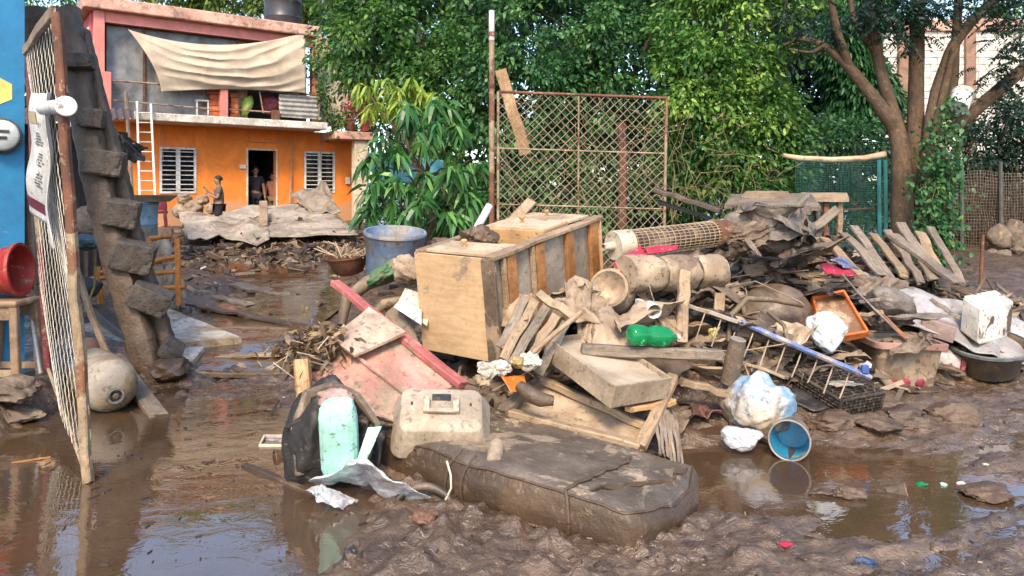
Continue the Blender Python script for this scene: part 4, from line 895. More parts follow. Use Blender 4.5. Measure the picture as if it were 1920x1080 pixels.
mb = MB(); ax = unit(b2-a); L_ = np.linalg.norm(b2-a); mb.lathe([(.042, 0), (.042, L_-.02)], a, ax, 18); mb.build('barrel', white_paint, tw, smooth=True)
mb = MB(); mb.lathe([(.055, L_-.02), (.055, L_), (.05, L_+.003), (0, L_+.003)], a, ax, 20); mb.build('end_cap', white_paint, tw)
# muddy leaning ladder-like frame with stuck concrete blocks
lm_ = thing('fallen_column', 'mud-coated leaning timber frame with concrete blocks stuck between its rails', 'rubble', P(290, 710, 6.6))
def mrail(pts, w, seed):
    mb = MB(); q = np.array([P(*p) for p in pts]); u = np.linspace(0, 1, len(q)); uu = np.linspace(0, 1, 90); c = np.c_[[np.interp(uu, u, q[:, i]) for i in range(3)]].T
    n = 12; v_ = []; th = np.arange(n)/n*2*math.pi; sq = np.c_[np.sign(np.cos(th))*np.abs(np.cos(th))**.5, np.sign(np.sin(th))*np.abs(np.sin(th))**.5]
    for i, p in enumerate(c):                                              # squared beam caked with uneven mud
        t = unit(c[min(i+1, 89)]-c[max(i-1, 0)]); a_ = unit(np.cross(t, (0, 1, 0))); b_ = np.cross(t, a_)
        ring = a_*sq[:, :1]*w*.5+b_*sq[:, 1:]*w*.36; v_.append(p+ring*(1+.16*fbm((p+ring)*9+seed, 4)+.10*pn((p+ring)*26+seed))[:, None])
    mb.add(np.concatenate(v_), [(i*n+k, i*n+(k+1) % n, (i+1)*n+(k+1) % n, (i+1)*n+k) for i in range(89) for k in range(n)]+[tuple(range(n-1, -1, -1)), tuple(89*n+k for k in range(n))]); return mb.build('rail', mudcoat, lm_, smooth=True)
mrail([(122, 18, 7.0), (142, 130, 6.9), (176, 310, 6.8), (222, 500, 6.7), (284, 712, 6.6)], .235, 1)
mrail([(150, 60, 7.1), (190, 220, 7.0), (222, 330, 6.95), (265, 500, 6.9), (325, 690, 6.8)], .17, 6)
for k, (px, py, w, h, rot) in enumerate(((140, 116, 56, 28, -.05), (168, 222, 44, 36, .1), (190, 305, 70, 48, .15), (224, 400, 62, 52, .2), (246, 480, 74, 56, .28), (278, 560, 74, 44, .5), (318, 655, 40, 24, .7))):
    Yk = 6.75-.03*k; s = Yk/FPX; ca, sa = math.cos(rot), math.sin(rot)
    import bmesh as _b
    mb = MB(); v, f = ico(4); q = np.sign(v)*np.abs(v)**.2; q = q/np.abs(q).max(0); q = q*(1+.07*fbm(v*2.6+k*5, 5, gain=.6)[:, None]+.03*pn(v*9+k)[:, None]); q = q*np.array([w*s*.5, .13, h*s*.5])
    R = np.array([[ca, 0, sa], [0, 1, 0], [-sa, 0, ca]]) @ rotm(0, 0, .35); mb.add(q@R.T+P(px+4, py, Yk+.06), f, q); mb.build('concrete_block', concrete_mud, lm_, smooth=True)
mb = MB(); crumple(mb, P(318, 690, 6.5), (.16, .16, .1), 7, .3); mb.build('mud_clod', mudcoat, lm_, smooth=True)
# stool with red basket
stm = M('brown plastic stool', (.26, .165, .095), (.2, .125, .075), mud=.35, rough=.5, bump=.2)
st = thing('plastic_stool', 'brown plastic stool with muddy arched legs against the blue wall', 'stool', P(15, 712, 5.55)); zt = P(0, 560, 5.55)[2]; zb = P(0, 712, 5.55)[2]; cx = P(12, 0, 5.55)[0]
for sx in (-1, 1):
    for sy in (-1, 1):
        mb = MB(); mb.plank((cx+sx*.17, 5.55+sy*.14, zb), (cx+sx*.13, 5.55+sy*.11, zt-.03), .06, .05, (0, 1, 0), seg=3, wob=.002, jag=0); mb.build('leg', stm, st, bevel=.006)
mb = MB(); mb.box((cx, 5.55, zt-.02), (.34, .3, .05)); mb.build('seat', stm, st, bevel=.02)
for sy in (-1, 1):
    for dy, z_, w_, h_ in ((.115, zt-.09, .24, .10), (.135, zb+.08, .28, .05)): mb = MB(); mb.box((cx, 5.55+sy*dy, z_), (w_, .012, h_)); mb.build('apron', stm, st)
rb = M('red plastic', (.42, .03, .025), (.34, .025, .02), mud=.25, rough=.5, bump=.15)
bs = thing('red_basket', 'red round plastic basket tipped on the brown stool', 'basket', P(12, 558, 5.5)); ax = unit((.95, .10, .08)); c = np.array([cx-.22, 5.52, zt+.19])
mb = MB(); mb.lathe([(.12, 0), (.185, .30), (.2, .31), (.2, .335), (.18, .335), (.11, .015), (0, .015)], c, ax, 28); mb.build('shell', rb, bs, smooth=True)
for k in range(3): mb = MB(); mb.lathe([(.135+k*.017, .07+k*.075), (.142+k*.017, .075+k*.075), (.142+k*.017, .095+k*.075), (.139+k*.017, .10+k*.075)], c, ax, 28); mb.build('rib', rb, bs)
for k, (px, py, r, lab) in enumerate(((25, 735, (.22, .15, .09), 'muddy rag heap below the brown stool'), (20, 780, (.2, .14, .07), 'flattened muddy rag at the puddle edge below the stool'))):
    mb = MB(); crumple(mb, P(px, py, 5.35), r, 80+k, .4, 2.4, 4); mb.build('muddy_rag', cloth_brown, None, lab, 'rag', smooth=True)
mb = MB(); mb.tube([P(52, 540, 5.7), P(76, 700, 5.6)], .02, 8); mb.build('metal_pipe', steel, None, 'thin metal pipe leaning between blue wall and wire gate', 'pipe', smooth=True)
mb = MB(); mb.tube([P(70, 20, 7.2), P(72, 90, 7.2), P(78, 175, 7.2), P(84, 420, 7.2), P(90, 640, 7.2)], [.2, .17, .12, .1, .1], 12, noise=.05); mb.build('broken_post', mudcoat, None, 'mud-covered broken wooden post behind the wire gate', 'post', smooth=True)
# gas cylinders
gasm = M('muddy gas cylinder paint', (.40, .35, .28), (.35, .30, .24), mud=.55, mudc=(.36, .27, .17), rough=.5, bump=.25, mscale=2.5)
gc_ = thing('gas_cylinder', 'muddy tan gas cylinder lying beside the wire gate', 'gas cylinder', P(205, 775, 5.6)); a, b2 = P(170, 693, 6.35), P(212, 728, 5.52); ax = unit(b2-a); L_ = np.linalg.norm(b2-a)
mb = MB(); mb.lathe([(0, 0), (.10, .01), (.17, .05), (.196, .12), (.2, .2), (.2, L_-.17), (.19, L_-.1), (.15, L_-.04), (.08, L_-.005), (0, L_)], a, ax, 30); mb.build('body', gasm, gc_, smooth=True)
mb = MB(); mb.lathe([(.05, L_-.02), (.055, L_+.055), (.045, L_+.055), (.04, L_)], a+np.array([.012, 0, -.05]), ax, 18); mb.build('valve_collar', steel, gc_, smooth=True)
mb = MB(); mb.tube([a+ax*(L_)+np.array([.012, 0, -.05]), a+ax*(L_+.04)+np.array([.012, 0, -.05])], .022, 10); mb.build('valve', black_plastic, gc_)
g2 = thing('gas_cylinder', 'pinkish gas cylinder half hidden behind the tan one', 'gas cylinder', P(155, 690, 6.9)); a, b2 = P(125, 655, 7.2), P(172, 668, 6.6); ax = unit(b2-a); L_ = np.linalg.norm(b2-a)
mb = MB(); mb.lathe([(0, 0), (.1, .02), (.15, .08), (.155, L_-.12), (.13, L_-.04), (.05, L_)], a, ax, 24); mb.build('body', M('pink primer', (.40, .21, .16), (.33, .17, .13), mud=.35), g2, smooth=True)
mb = MB(); mb.lathe([(.05, L_-.01), (.05, L_+.05), (0, L_+.05)], a, ax, 16); mb.build('valve_collar', steel, g2)
# boards on the ground
def slab(name, corners, t, mat, label, cat, wob=.004, parent=None, group=None, n=14):
    "flat board from four top corners"
    c = [np.asarray(q, float) for q in corners]; nrm = unit(np.cross(c[1]-c[0], c[3]-c[0])); nrm = nrm if nrm[2] > 0 else -nrm
    Lu, Lv = np.linalg.norm(c[1]-c[0]), np.linalg.norm(c[3]-c[0]); o = RNG.uniform(0, 40, 3); mb = MB(); U, V = np.meshgrid(np.linspace(0, 1, n), np.linspace(0, 1, n)); u, v = U.ravel(), V.ravel()
    ub = u+.012*pn(np.c_[v*9, u*0+o[0], u*0])*(np.abs(u-.5)*2)**4; vb = v+.012*pn(np.c_[u*9, u*0+o[1], u*0])*(np.abs(v-.5)*2)**4
    top = c[0]*((1-ub)*(1-vb))[:, None]+c[1]*(ub*(1-vb))[:, None]+c[2]*(ub*vb)[:, None]+c[3]*((1-ub)*vb)[:, None]+nrm*(wob*2*fbm(np.c_[u*2, v*2, u*0+o[2]], 2))[:, None]
    bot = top-nrm*t; lc = np.c_[u*Lu, v*Lv, u*0]+o; N = n*n; f = []
    for j in range(n-1):
        for i in range(n-1):
            k = j*n+i; f.append((k, k+1, k+n+1, k+n)); f.append((N+k, N+k+n, N+k+n+1, N+k+1))
    for i in range(n-1):
        f += [(i, N+i, N+i+1, i+1), ((n-1)*n+i, (n-1)*n+i+1, N+(n-1)*n+i+1, N+(n-1)*n+i), (i*n, (i+1)*n, N+(i+1)*n, N+i*n), (i*n+n-1, N+i*n+n-1, N+(i+1)*n+n-1, (i+1)*n+n-1)]
    mb.add(np.concatenate([top, bot]), f, np.concatenate([lc, lc-np.array([0, 0, t])]))
    return mb.build(name, mat, parent, label, cat, group)
white_board = M('peeling white board', (.56, .51, .44), (.44, .38, .31), mud=.45, grain=(1, 6, 6), rough=.6, bump=.4, mscale=2.5)
slab('fallen_door', [P(148, 610, 8.0), P(255, 652, 7.15), P(452, 632, 7.5), P(300, 571, 8.8)], .09, white_board, 'whitish muddy door lying flat behind the leaning frame', 'door')
slab('broken_board', [P(330, 672, 7.0), P(360, 678, 6.85), P(383, 650, 7.3), P(330, 650, 7.35)], .06, white_board, 'small broken white board corner below the lying door', 'board')
mb = MB(); mb.plank(P(180, 578, 8.3), P(250, 640, 7.4), .14, .09, seg=5); mb.build('timber_beam', wood_dark, None, 'dark timber beam lying on the muddy white door', 'beam')
mb = MB(); mb.plank(P(212, 668, 6.75), P(298, 782, 5.5), .13, .05, seg=7, bend=.01); mb.build('loose_plank', wood_grey, None, 'grey plank lying from the leaning frame into the puddle', 'plank')
mb = MB(); mb.tube([P(142, 500, 6.9), P(170, 590, 6.7), P(204, 672, 6.55)], .03, 8, noise=.06); mb.build('wooden_stick', wood_tan, None, 'thin wooden stick leaning beside the mud-coated frame', 'stick')
mb = MB(); mb.tube([P(180, 500, 7.4), P(176, 540, 7.4), P(160, 580, 7.35), P(146, 600, 7.3)], .01, 6); mb.build('yellow_hose', M('yellow hose', (.5, .38, .1), (.4, .3, .08)), None, 'yellow hose loop hanging behind the leaning stick', 'hose')
# orange metal frame with bundled jars, drum, chair
om = M('orange painted steel', (.62, .22, .03), (.5, .15, .02), mud=.3, rough=.5, bump=.15)
of = thing('orange_rack', 'orange painted metal rack beside the muddy frame', 'rack', P(300, 572, 8.6))
for a, b2 in (((332, 446), (336, 572)), ((280, 446), (280, 572)), ((183, 500), (190, 575))): mb = MB(); mb.tube([P(*a, 8.5), P(*b2, 8.5)], .034, 8); mb.build('upright', om, of, smooth=True)
for a, b2 in (((280, 447), (322, 443)), ((183, 512), (334, 480)), ((183, 522), (334, 509)), ((280, 540), (348, 538))): mb = MB(); mb.tube([P(*a, 8.5), P(*b2, 8.5)], .026, 8); mb.build('crossbar', om, of, smooth=True)
for k, (px, py) in enumerate(((295, 470), (312, 470), (298, 520), (316, 520), (300, 560), (322, 556), (340, 540))):
    mb = MB(); mb.lathe([(.05, 0), (.065, .03), (.065, .2), (.04, .25), (.035, .29), (0, .29)], P(px, py+22, 8.75), unit((.15*RNG.normal(), .1, 1)), 14); mb.build('glass_jar', M('muddy glass', (.44, .36, .27), (.35, .28, .2), mud=.4, rough=.25), None, ('muddy pale jar wedged at the top of the orange rack', 'muddy pale jar at the top right inside the orange rack', 'muddy jar in the middle of the orange rack', 'muddy jar behind the right upright of the orange rack', 'muddy jar standing low in the orange rack', 'muddy jar low behind the orange rack crossbar', 'muddy jar standing outside the orange rack')[k], 'jar', smooth=True)
dr = thing('blue_drum', 'pale blue plastic drum under a wide tray near the house', 'drum', P(268, 450, 12)); mb = MB(); c = P(268, 452, 12); mb.lathe([(.2, 0), (.22, .04), (.215, .25), (.23, .27), (.215, .3), (.225, .55), (.235, .57), (.22, .62), (0, .62)], c, n=22); mb.build('shell', M('pale blue plastic', (.16, .30, .40), (.2, .34, .42), mud=.35), dr, smooth=True)
mb = MB(); mb.lathe([(.236, .585), (.242, .6), (.236, .625), (.225, .63)], c, n=22); mb.build('rim', M('blue rim', (.1, .22, .34), (.12, .24, .34)), dr)
mb = MB(); tp = P(278, 366, 12); mb.add([tp+np.array(q) for q in ((-.36, -.25, 0), (.36, -.25, 0), (.36, .25, 0), (-.36, .25, 0), (-.26, -.18, -.1), (.26, -.18, -.1), (.26, .18, -.1), (-.26, .18, -.1))], [(4, 7, 6, 5), (0, 1, 5, 4), (1, 2, 6, 5), (2, 3, 7, 6), (3, 0, 4, 7)]); mb.build('wide_tray', M('muddy tray', (.32, .27, .21), (.25, .21, .16), mud=.4), None, 'wide shallow muddy tray lying on top of the pale blue drum', 'tray', solid=.02)
rc = thing('red_chair', 'red plastic chair sunk in debris beside the pale blue drum', 'chair', P(298, 415, 13)); rp = M('red chair plastic', (.5, .04, .06), (.42, .03, .05), mud=.2)
for px in (288, 309): mb = MB(); mb.plank(P(px, 378, 13), P(px+2, 425, 13), .05, .04, (0, 1, 0)); mb.build('leg', rp, rc)
mb = MB(); mb.box(P(298, 398, 13.15), (.22, .25, .04)); mb.build('seat', rp, rc, bevel=.01)
mb = MB(); mb.box(P(298, 385, 13.28), (.22, .03, .18)); mb.build('backrest', rp, rc, bevel=.01)
# fallen corrugated sheets before the house
roofs = M('pale fibre roofing sheet', (.36, .31, .255), (.29, .24, .19), mud=.4, mudc=(.26, .19, .13), rough=.75, bump=.35, mscale=1.6)
corr(P(672, 440, 13.8), P(606, 376, 17.0), P(440, 394, 16.5), P(480, 446, 13.6), 16, .014, nu=120, wob=.06, seed=4).build('fallen_roof_sheet', roofs, None, 'broad pale roofing sheet fallen in front of the doorway', 'roofing sheet', smooth=True, solid=.02)
corr(P(505, 452, 13.4), P(500, 392, 16.4), P(335, 402, 15.6), P(352, 448, 13.4), 16, .016, nu=120, wob=.24, seed=9).build('fallen_roof_sheet', roofs, None, 'crumpled pale roofing sheet fallen in front of the boy', 'roofing sheet', smooth=True, solid=.02)
mb = MB(); cloth(mb, P(585, 412, 15.6), P(640, 412, 15.6), P(612, 350, 17), P(545, 378, 17), 24, 24, .16, 3, 6); mb.build('crumpled_sheet', M('grey muddy sheet', (.3, .25, .19), (.22, .18, .14), mud=.4), None, 'crumpled grey sheet propped below the right window', 'sheet', smooth=True, solid=.02)
mb = MB(); mb.plank(P(494, 424, 14.4), P(494, 380, 15.5), .16, .08, seg=3); mb.build('wood_offcut', wood_tan, None, 'short upright wood offcut on the fallen roofing sheet', 'offcut')
for k, (px, py, r) in enumerate(((345, 372, .16), (380, 375, .14), (362, 392, .22), (340, 396, .2), (400, 392, .15))):
    mb = MB(); crumple(mb, P(px, py, 17), (r, r, r*.8), 90+k, .25); mb.build('mud_sack', mudtan, None, ('round muddy sack below the left window', 'small muddy sack right of the round one', 'broad muddy sack under the left window', 'muddy sack beside the red chair', 'muddy sack at the boy\'s feet')[k], 'sack', smooth=True)

# dark shed between the blue wall and the house
sh = thing('shed', 'dark board shed between the blue wall and the orange house', 'shed', P(120, 560, 10)); S_a, S_b = P(20, 0, 9.6), P(238, 0, 11.4); shm = M('dark shed boards', (.055, .04, .032), (.035, .026, .022), mud=.25, mudc=(.1, .07, .05), grain=G_WOOD, bump=.5)
for k in range(13):
    a = S_a+(S_b-S_a)*(k+.5)/13; zb_ = gz(a[0], a[1])-.05; mb = MB(); mb.plank((a[0], a[1]+RNG.uniform(-.02, .02), zb_), (a[0], a[1], 2.55+RNG.uniform(-.08, .05)), np.linalg.norm((S_b-S_a)[:2])/13-.012, .025, (.5, -.85, 0), seg=4); mb.build('board', shm, sh)
corr(P(20, 232, 9.0), P(252, 222, 10.6), P(250, 205, 12.4), P(20, 200, 11.4), 16, .02).build('shed_roof', M('rusty dark roofing', (.07, .05, .045), (.12, .06, .045), rough=.7), sh, smooth=True, solid=.006)
mb = MB(); rag(mb, P(232, 270, 9.5), (.16, .12, .3), 401, .5, R=rotm(.9, 0, .3)); mb.build('hanging_tarp', M('black hanging tarp', (.02, .016, .016), (.035, .028, .026), rough=.5), None, 'black tarp scrap hanging from the shed roof', 'tarp', smooth=True, solid=.006)
for k, (px, py, Y, r_, mt, lab) in enumerate(((150, 455, 8.6, (.22, .12, .09), M('dark teal plastic', (.03, .08, .11), (.05, .1, .12), mud=.3), 'dark teal bicycle saddle behind the wire gate'), (205, 372, 9.2, (.14, .1, .14), M('blue plastic', (.02, .2, .45), (.02, .16, .38), mud=.15), 'bright blue plastic can behind the mud-coated frame'), (150, 540, 8.2, (.2, .15, .12), cloth_dark, 'dark rag heap behind the leaning stick'), (170, 420, 9.0, (.25, .15, .2), cloth_brown, 'brown bundle hanging by the shed boards'))):
    mb = MB(); crumple(mb, P(px, py, Y), r_, 410+k, .2, 2, 4); mb.build(('bicycle_saddle', 'plastic_can', 'rag_heap', 'brown_bundle')[k], mt, None, lab, ('saddle', 'can', 'rag', 'bundle')[k], smooth=True)
# ------------------------------------------------------------------ the rubbish pile
def T_(name, label, cat, px, py, Y): return thing(name, label, cat, P(px, py, Y))
# --- mattress
ms = thing('mattress', 'mud-soaked grey mattress lying in the street tied with rope', 'mattress', (.1, 4.2, 0))
LN, T1, T2 = np.array([-.80, 4.42, .235]), np.array([.56, 3.33, .18]), np.array([1.06, 4.04, .135]); LF = LN+(T2-T1)+np.array([0, 0, .02])
matm = M('grey mud-soaked ticking', (.165, .132, .105), (.11, .086, .066), mud=.40, mudc=(.36, .275, .19), rough=.36, mrough=.6, bump=.9, mscale=2.3, msoft=.025, bscale=24)
mats = M('brown mud-soaked ticking', (.105, .064, .036), (.07, .043, .025), mud=.2, mudc=(.2, .14, .09), rough=.4, bump=.8, bscale=26)
def mtop(u, v):
    x_, y_ = 2*u-1, 2*v-1; kk = np.where(x_ > 0, .36, .12); u = (x_*np.sqrt(1-kk*y_**2/2)+1)/2; v = (y_*np.sqrt(1-kk*x_**2/2)+1)/2; u = u+.012*pn(np.c_[v*5, u*2, u*0]); v = v+.02*pn(np.c_[u*6, v*2, u*0+3])
    p = LN*((1-u)*(1-v))[:, None]+T1*(u*(1-v))[:, None]+T2*(u*v)[:, None]+LF*((1-u)*v)[:, None]
    e = np.minimum(np.minimum(u*1.6, (1-u)*1.6), np.minimum(v*.85, (1-v)*.85)); rnd = -.035*np.exp(-e/.022)
    q = np.c_[u*1.7, v*.9, u*0]; h = rnd+.024*fbm(q*1.6, 3)+.012*(1-2*np.abs(pn(q*2.6)))+.010*fbm(q*9, 4)+.05*np.sin(u*3.1)*.5
    return p+np.c_[u*0, u*0, h]
nu, nv = 110, 60; U, V = np.meshgrid(np.linspace(0, 1, nu), np.linspace(0, 1, nv)); tp = mtop(U.ravel(), V.ravel())
mb = MB(); mb.add(tp, [(j*nu+i, j*nu+i+1, (j+1)*nu+i+1, (j+1)*nu+i) for j in range(nv-1) for i in range(nu-1)]); mb.build('top', matm, ms, smooth=True)
tp = tp.reshape(nv, nu, 3); loop = np.concatenate([tp[0], tp[1:, -1], tp[-1, -2::-1], tp[-2:0:-1, 0]]); ctr = loop.mean(0); nl = len(loop); m = 12
out_ = loop-ctr; out_[:, 2] = 0; out_ /= np.linalg.norm(out_, axis=1)[:, None]
zlow = np.minimum(loop[:, 2]-.12, .0)-.03; rows = []
for k in range(m+1):
    t = k/m; z = loop[:, 2]*(1-t)+zlow*t; s_ = np.cumsum(np.r_[0, np.linalg.norm(np.diff(loop, axis=0), axis=1)])
    b_ = .045*math.sin(t*math.pi)**.6+.012*pn(np.c_[s_*5, z*0+t*2, z*0])*math.sin(t*math.pi)+.010*pn(np.c_[s_*2, z*0+t*16, z*0+4])*math.sin(t*math.pi); rows.append(np.c_[loop[:, :2]+out_[:, :2]*b_[:, None], z])
mb = MB(); mb.add(np.concatenate(rows), [(k*nl+i, (k+1)*nl+i, (k+1)*nl+(i+1) % nl, k*nl+(i+1) % nl) for k in range(m) for i in range(nl)]); mb.build('side_band', mats, ms, smooth=True)
mb = MB(); pp = loop+out_*.008; mb.tube(np.vstack([pp, pp[:1]])[::2], .0065, 6, cap=False); mb.build('piping', mats, ms, smooth=True)
low = rows[-2].copy(); low[:, 2] = np.maximum(low[:, 2], .012); mb = MB(); pp = low+out_*.01; mb.tube(np.vstack([pp, pp[:1]])[::2], .009, 6, cap=False); mb.build('piping', mats, ms, smooth=True)
ropem = M('muddy rope', (.13, .085, .055), (.085, .055, .036), bump=.5, bscale=80, rough=.6)
def rope_u(u, name='rope'):
    i = int(u*(nu-1)); pts = [tp[j, i]+np.array([0.01*math.sin(j*.7), 0, .012]) for j in range(0, nv, 3)][:16 if u > .5 else 2][::-1]
    k0 = i; pts += [rows[k][k0]+out_[k0]*.012 for k in range(0, m+1)]; mb = MB(); mb.tube(pts, .009 if u > .5 else .006, 6); mb.build(name, ropem, ms, smooth=True)
rope_u(.80); rope_u(.36); rope_u(.43)
mb = MB(); mb.tube([P(838, 865, 4.02), P(845, 890, 3.96), P(846, 915, 3.92), P(832, 945, 3.88), P(812, 975, 3.82)], .006, 6); mb.build('white_cord', M('pale cord', (.62, .52, .4), (.5, .42, .32)), ms, smooth=True)
for k, (a, b2) in enumerate((((.86, .1), (.99, .9)),)):
    mb = MB(); n_ = 14; pts = []
    for q in range(n_):
        t = q/(n_-1); i = int((a[0]+(b2[0]-a[0])*t)*(nu-1)); j = int((a[1]+(b2[1]-a[1])*t)*(nv-1)); pts.append(tp[j, i]+np.array([0, 0, .006])+RNG.normal(0, .006, 3))
    mb.tube(pts, .010, 5, noise=.2); mb.build('crease_ridge', mats, ms, smooth=True)
# --- end flap of folded cover at the right end
mb = MB(); cloth(mb, P(1165, 1010, 3.42), P(1308, 922, 4.0), P(1300, 955, 4.02), P(1205, 1062, 3.30), 40, 18, .03, 7, 12, fr=(.5, 2)); mb.build('cover_flap', M('grey cover', (.15, .13, .115), (.1, .085, .075), mud=.3, rough=.4, bump=.5), ms, smooth=True, solid=.006)
# --- muddy bottle on the mattress
mbm = M('muddy clear plastic', (.55, .47, .38), (.46, .38, .29), mud=.45, mudc=(.42, .32, .22), rough=.25, bump=.2)
mb = MB(); a, b2 = P(925, 872, 3.92), P(934, 822, 4.18); mb.lathe([(0, 0), (.036, .005), (.043, .02), (.041, .06), (.044, .09), (.041, .12), (.043, .18), (.03, .22), (.017, .24), (.017, .265), (0, .266)], a, unit(b2-a), 18); mb.build('mud_bottle', mbm, None, 'mud-smeared plastic bottle lying on the mattress', 'bottle', smooth=True)
# --- pet carrier shell
pc = T_('pet_carrier', 'mud-caked beige pet carrier shell with a handle on the mattress', 'pet carrier', 828, 830, 4.3)
pcm = M('mud-caked beige plastic', (.50, .42, .33), (.42, .34, .26), mud=.5, mudc=(.50, .40, .29), rough=.45, bump=.3, mscale=3)
ex, up = unit((1, .10, -.05)), unit((.05, -.62, .78)); ey = np.cross(up, ex); cc = P(828, 800, 4.42)
def rrect(w, d, r, n=6):
    q = []
    for sx, sy, a0 in ((1, 1, 0), (-1, 1, 90), (-1, -1, 180), (1, -1, 270)):
        for k in range(n+1):
            a = math.radians(a0+90*k/n); q.append((sx*(w-r)+r*math.cos(a), sy*(d-r)+r*math.sin(a)))
    return q
secs = [(.285, .205, .07, -.02), (.29, .21, .07, .0), (.285, .205, .07, .012), (.275, .195, .07, .05), (.25, .165, .065, .12), (.235, .145, .06, .165), (.21, .12, .05, .18)]
mb = MB(); vv = []; 
for w, d, r, h in secs: vv += [cc+ex*x+ey*y+up*h for x, y in rrect(w, d, r)]
n_ = 28; ff = [(k*n_+i, k*n_+(i+1) % n_, (k+1)*n_+(i+1) % n_, (k+1)*n_+i) for k in range(len(secs)-1) for i in range(n_)]+[tuple((len(secs)-1)*n_+i for i in range(n_)), tuple(range(n_-1, -1, -1))]
mb.add(vv, ff); mb.build('shell', pcm, pc, smooth=True, bevel=.004)
for sx in (-1, 1): mb = MB(); mb.obox(cc+ex*.085*sx+ey*.01+up*.195, ex*.018, ey*.05, up*.02); mb.build('handle_mount', pcm, pc, bevel=.006)
mb = MB(); mb.obox(cc-ey*.03+up*.20, ex*.085, ey*.013, up*.012); mb.build('handle', pcm, pc, bevel=.006)
mb = MB(); mb.obox(cc+ey*.075+up*.181, ex*.055, ey*.022, up*.003); mb.build('handle_slot', black_plastic, pc)
for sx in (-1, 1): mb = MB(); mb.obox(cc+ex*.17*sx+ey*.03+up*.181, ex*.006, ey*.010, up*.002); mb.build('rivet', black_plastic, pc)
mb = MB(); mb.obox(cc-ey*.19+up*.04, ex*.15, ey*.012, up*.035); mb.build('vent_recess', M('dark rust vent', (.06, .02, .014), (.04, .015, .01)), pc)
for k in range(7): mb = MB(); mb.obox(cc-ey*.200+up*.04+ex*(-.12+.04*k), ex*.008, ey*.008, up*.026); mb.build('vent_bar', M('pink vent bar', (.42, .25, .2), (.36, .2, .16)), pc)
# --- dresser lying on its back
ds = T_('dresser', 'overturned plywood dresser lying on its back atop the pile', 'dresser', 920, 690, 5.2)
ply = M('pale plywood', (.62, .42, .24), (.52, .33, .17), mud=.26, mudc=(.36, .27, .185), grain=(1.0, 7, 1), scale=4.5, rough=.6, bump=.2, mscale=1.9, msoft=.015, spk=.25, var=.4)
plyg = M('greyed hardboard', (.33, .275, .215), (.27, .22, .17), mud=.3, rough=.8, bump=.25)
O_ = P(929, 487, 5.0); A_ = P(776, 473, 5.42)-O_; Bv = P(1128, 410, 6.2)-O_; Cv = -unit(np.cross(Bv, A_)); Cv = Cv if Cv[2] < 0 else -Cv
A_ = A_-Bv*(A_@Bv)/(Bv@Bv); wA, wB, wC = np.linalg.norm(A_), np.linalg.norm(Bv), .735; ua, ub_, uc = A_/wA, Bv/wB, Cv
def D(a, b2, c2): return O_+ua*a*wA+ub_*b2*wB+uc*c2*wC
def dbox(name, a0, a1, b0, b1, c0, c1, mat, parent=ds, bevel=.004, grain=None):
    mb = MB(); mb.obox(D((a0+a1)/2, (b0+b1)/2, (c0+c1)/2), ua*wA*(a1-a0)/2, ub_*wB*(b1-b0)/2, uc*wC*(c1-c0)/2); return mb.build(name, mat, parent, bevel=bevel)
def dpl(name, p0, p1, w, t, up_, mat, parent=ds): mb = MB(); mb.plank(p0, p1, w, t, up_, seg=6, wob=.003, jag=.008); return mb.build(name, mat, parent)
def dface(name, a0, a1, c0, c1, b0, mat):
    "panel whose grain runs across"
    mb = MB(); mb.obox(D((a0+a1)/2, b0, (c0+c1)/2), ua*wA*(a1-a0)/2, uc*wC*(c1-c0)/2, ub_*.009, off=np.array([3.3, 7.1, 2.2])); return mb.build(name, mat, ds, bevel=.003)
dface('end_panel', .14, 1.0, .0, 1.0, .004, ply)
dpl('stile', D(.07, -.012, .0), D(.07, -.012, 1.0), wA*.15, .03, -ub_, M('mud-smeared stile', (.40, .28, .18), (.31, .21, .13), mud=.55, mudc=(.17, .12, .08), mscale=4, msoft=.015, grain=(1, 8, 8)))
dface('end_panel', .0, 1.0, .0, 1.0, .99, ply)
dbox('back_panel', .0, 1.0, .01, .985, .985, 1.0, plyg)
dbox('side_panel', .97, .998, .01, .985, .0, .98, plyg)
dpl('top_rail', D(.05, -.015, -.012), D(.05, 1.01, -.012), .085, .03, -uc, wood_tan)
dpl('top_rail', D(.93, -.0, -.010), D(.93, 1.0, -.010), .075, .03, -uc, wood_tan)
for b2, w in ((.10, .10), (.34, .11), (.63, .10), (.88, .12)): dbox('runner', .012, .055, b2-.0, b2+w*.7, .02, .97, M('orange pine runner', (.45, .20, .06), (.34, .14, .045), mud=.15, grain=(1, 1, 6), rough=.6), bevel=.003)
for b2 in (.085, .325): dbox('edge_strip', .004, .05, b2-.02, b2, .02, .97, wood_tan)
dbox('inner_panel', .06, .075, .01, .985, .02, .98, plyg)
# drawer fronts with knobs
knob = M('turned wooden knob', (.55, .32, .14), (.46, .26, .11), rough=.4, bump=.05)
def front(b0, b1, lift, tilt=0, a0=.13, a1=.88):
    mb = MB(); c = D((a0+a1)/2, (b0+b1)/2, 0)-uc*lift; un = unit(-uc+ub_*tilt); vb = unit(np.cross(un, ua)); vb = vb if vb@ub_ > 0 else -vb
    mb.obox(c, ua*wA*(a1-a0)/2, vb*wB*(b1-b0)/2, un*.012); o = mb.build('drawer_front', M('pale drawer board', (.58, .43, .29), (.48, .34, .22), mud=.35, mudc=(.42, .32, .22), grain=(1, 8, 8), mscale=3), ds, bevel=.004)
    mb = MB(); mb.lathe([(.012, .0), (.011, .02), (.022, .032), (.024, .045), (.015, .055), (0, .057)], c+un*.012+ua*wA*.05, un, 16); mb.build('knob', knob, o, smooth=True)
    return c, vb, un
front(.02, .22, .012); front(.24, .40, -.05)
c1, vb, un = front(.50, .74, .045); front(.76, .97, .03, .03)
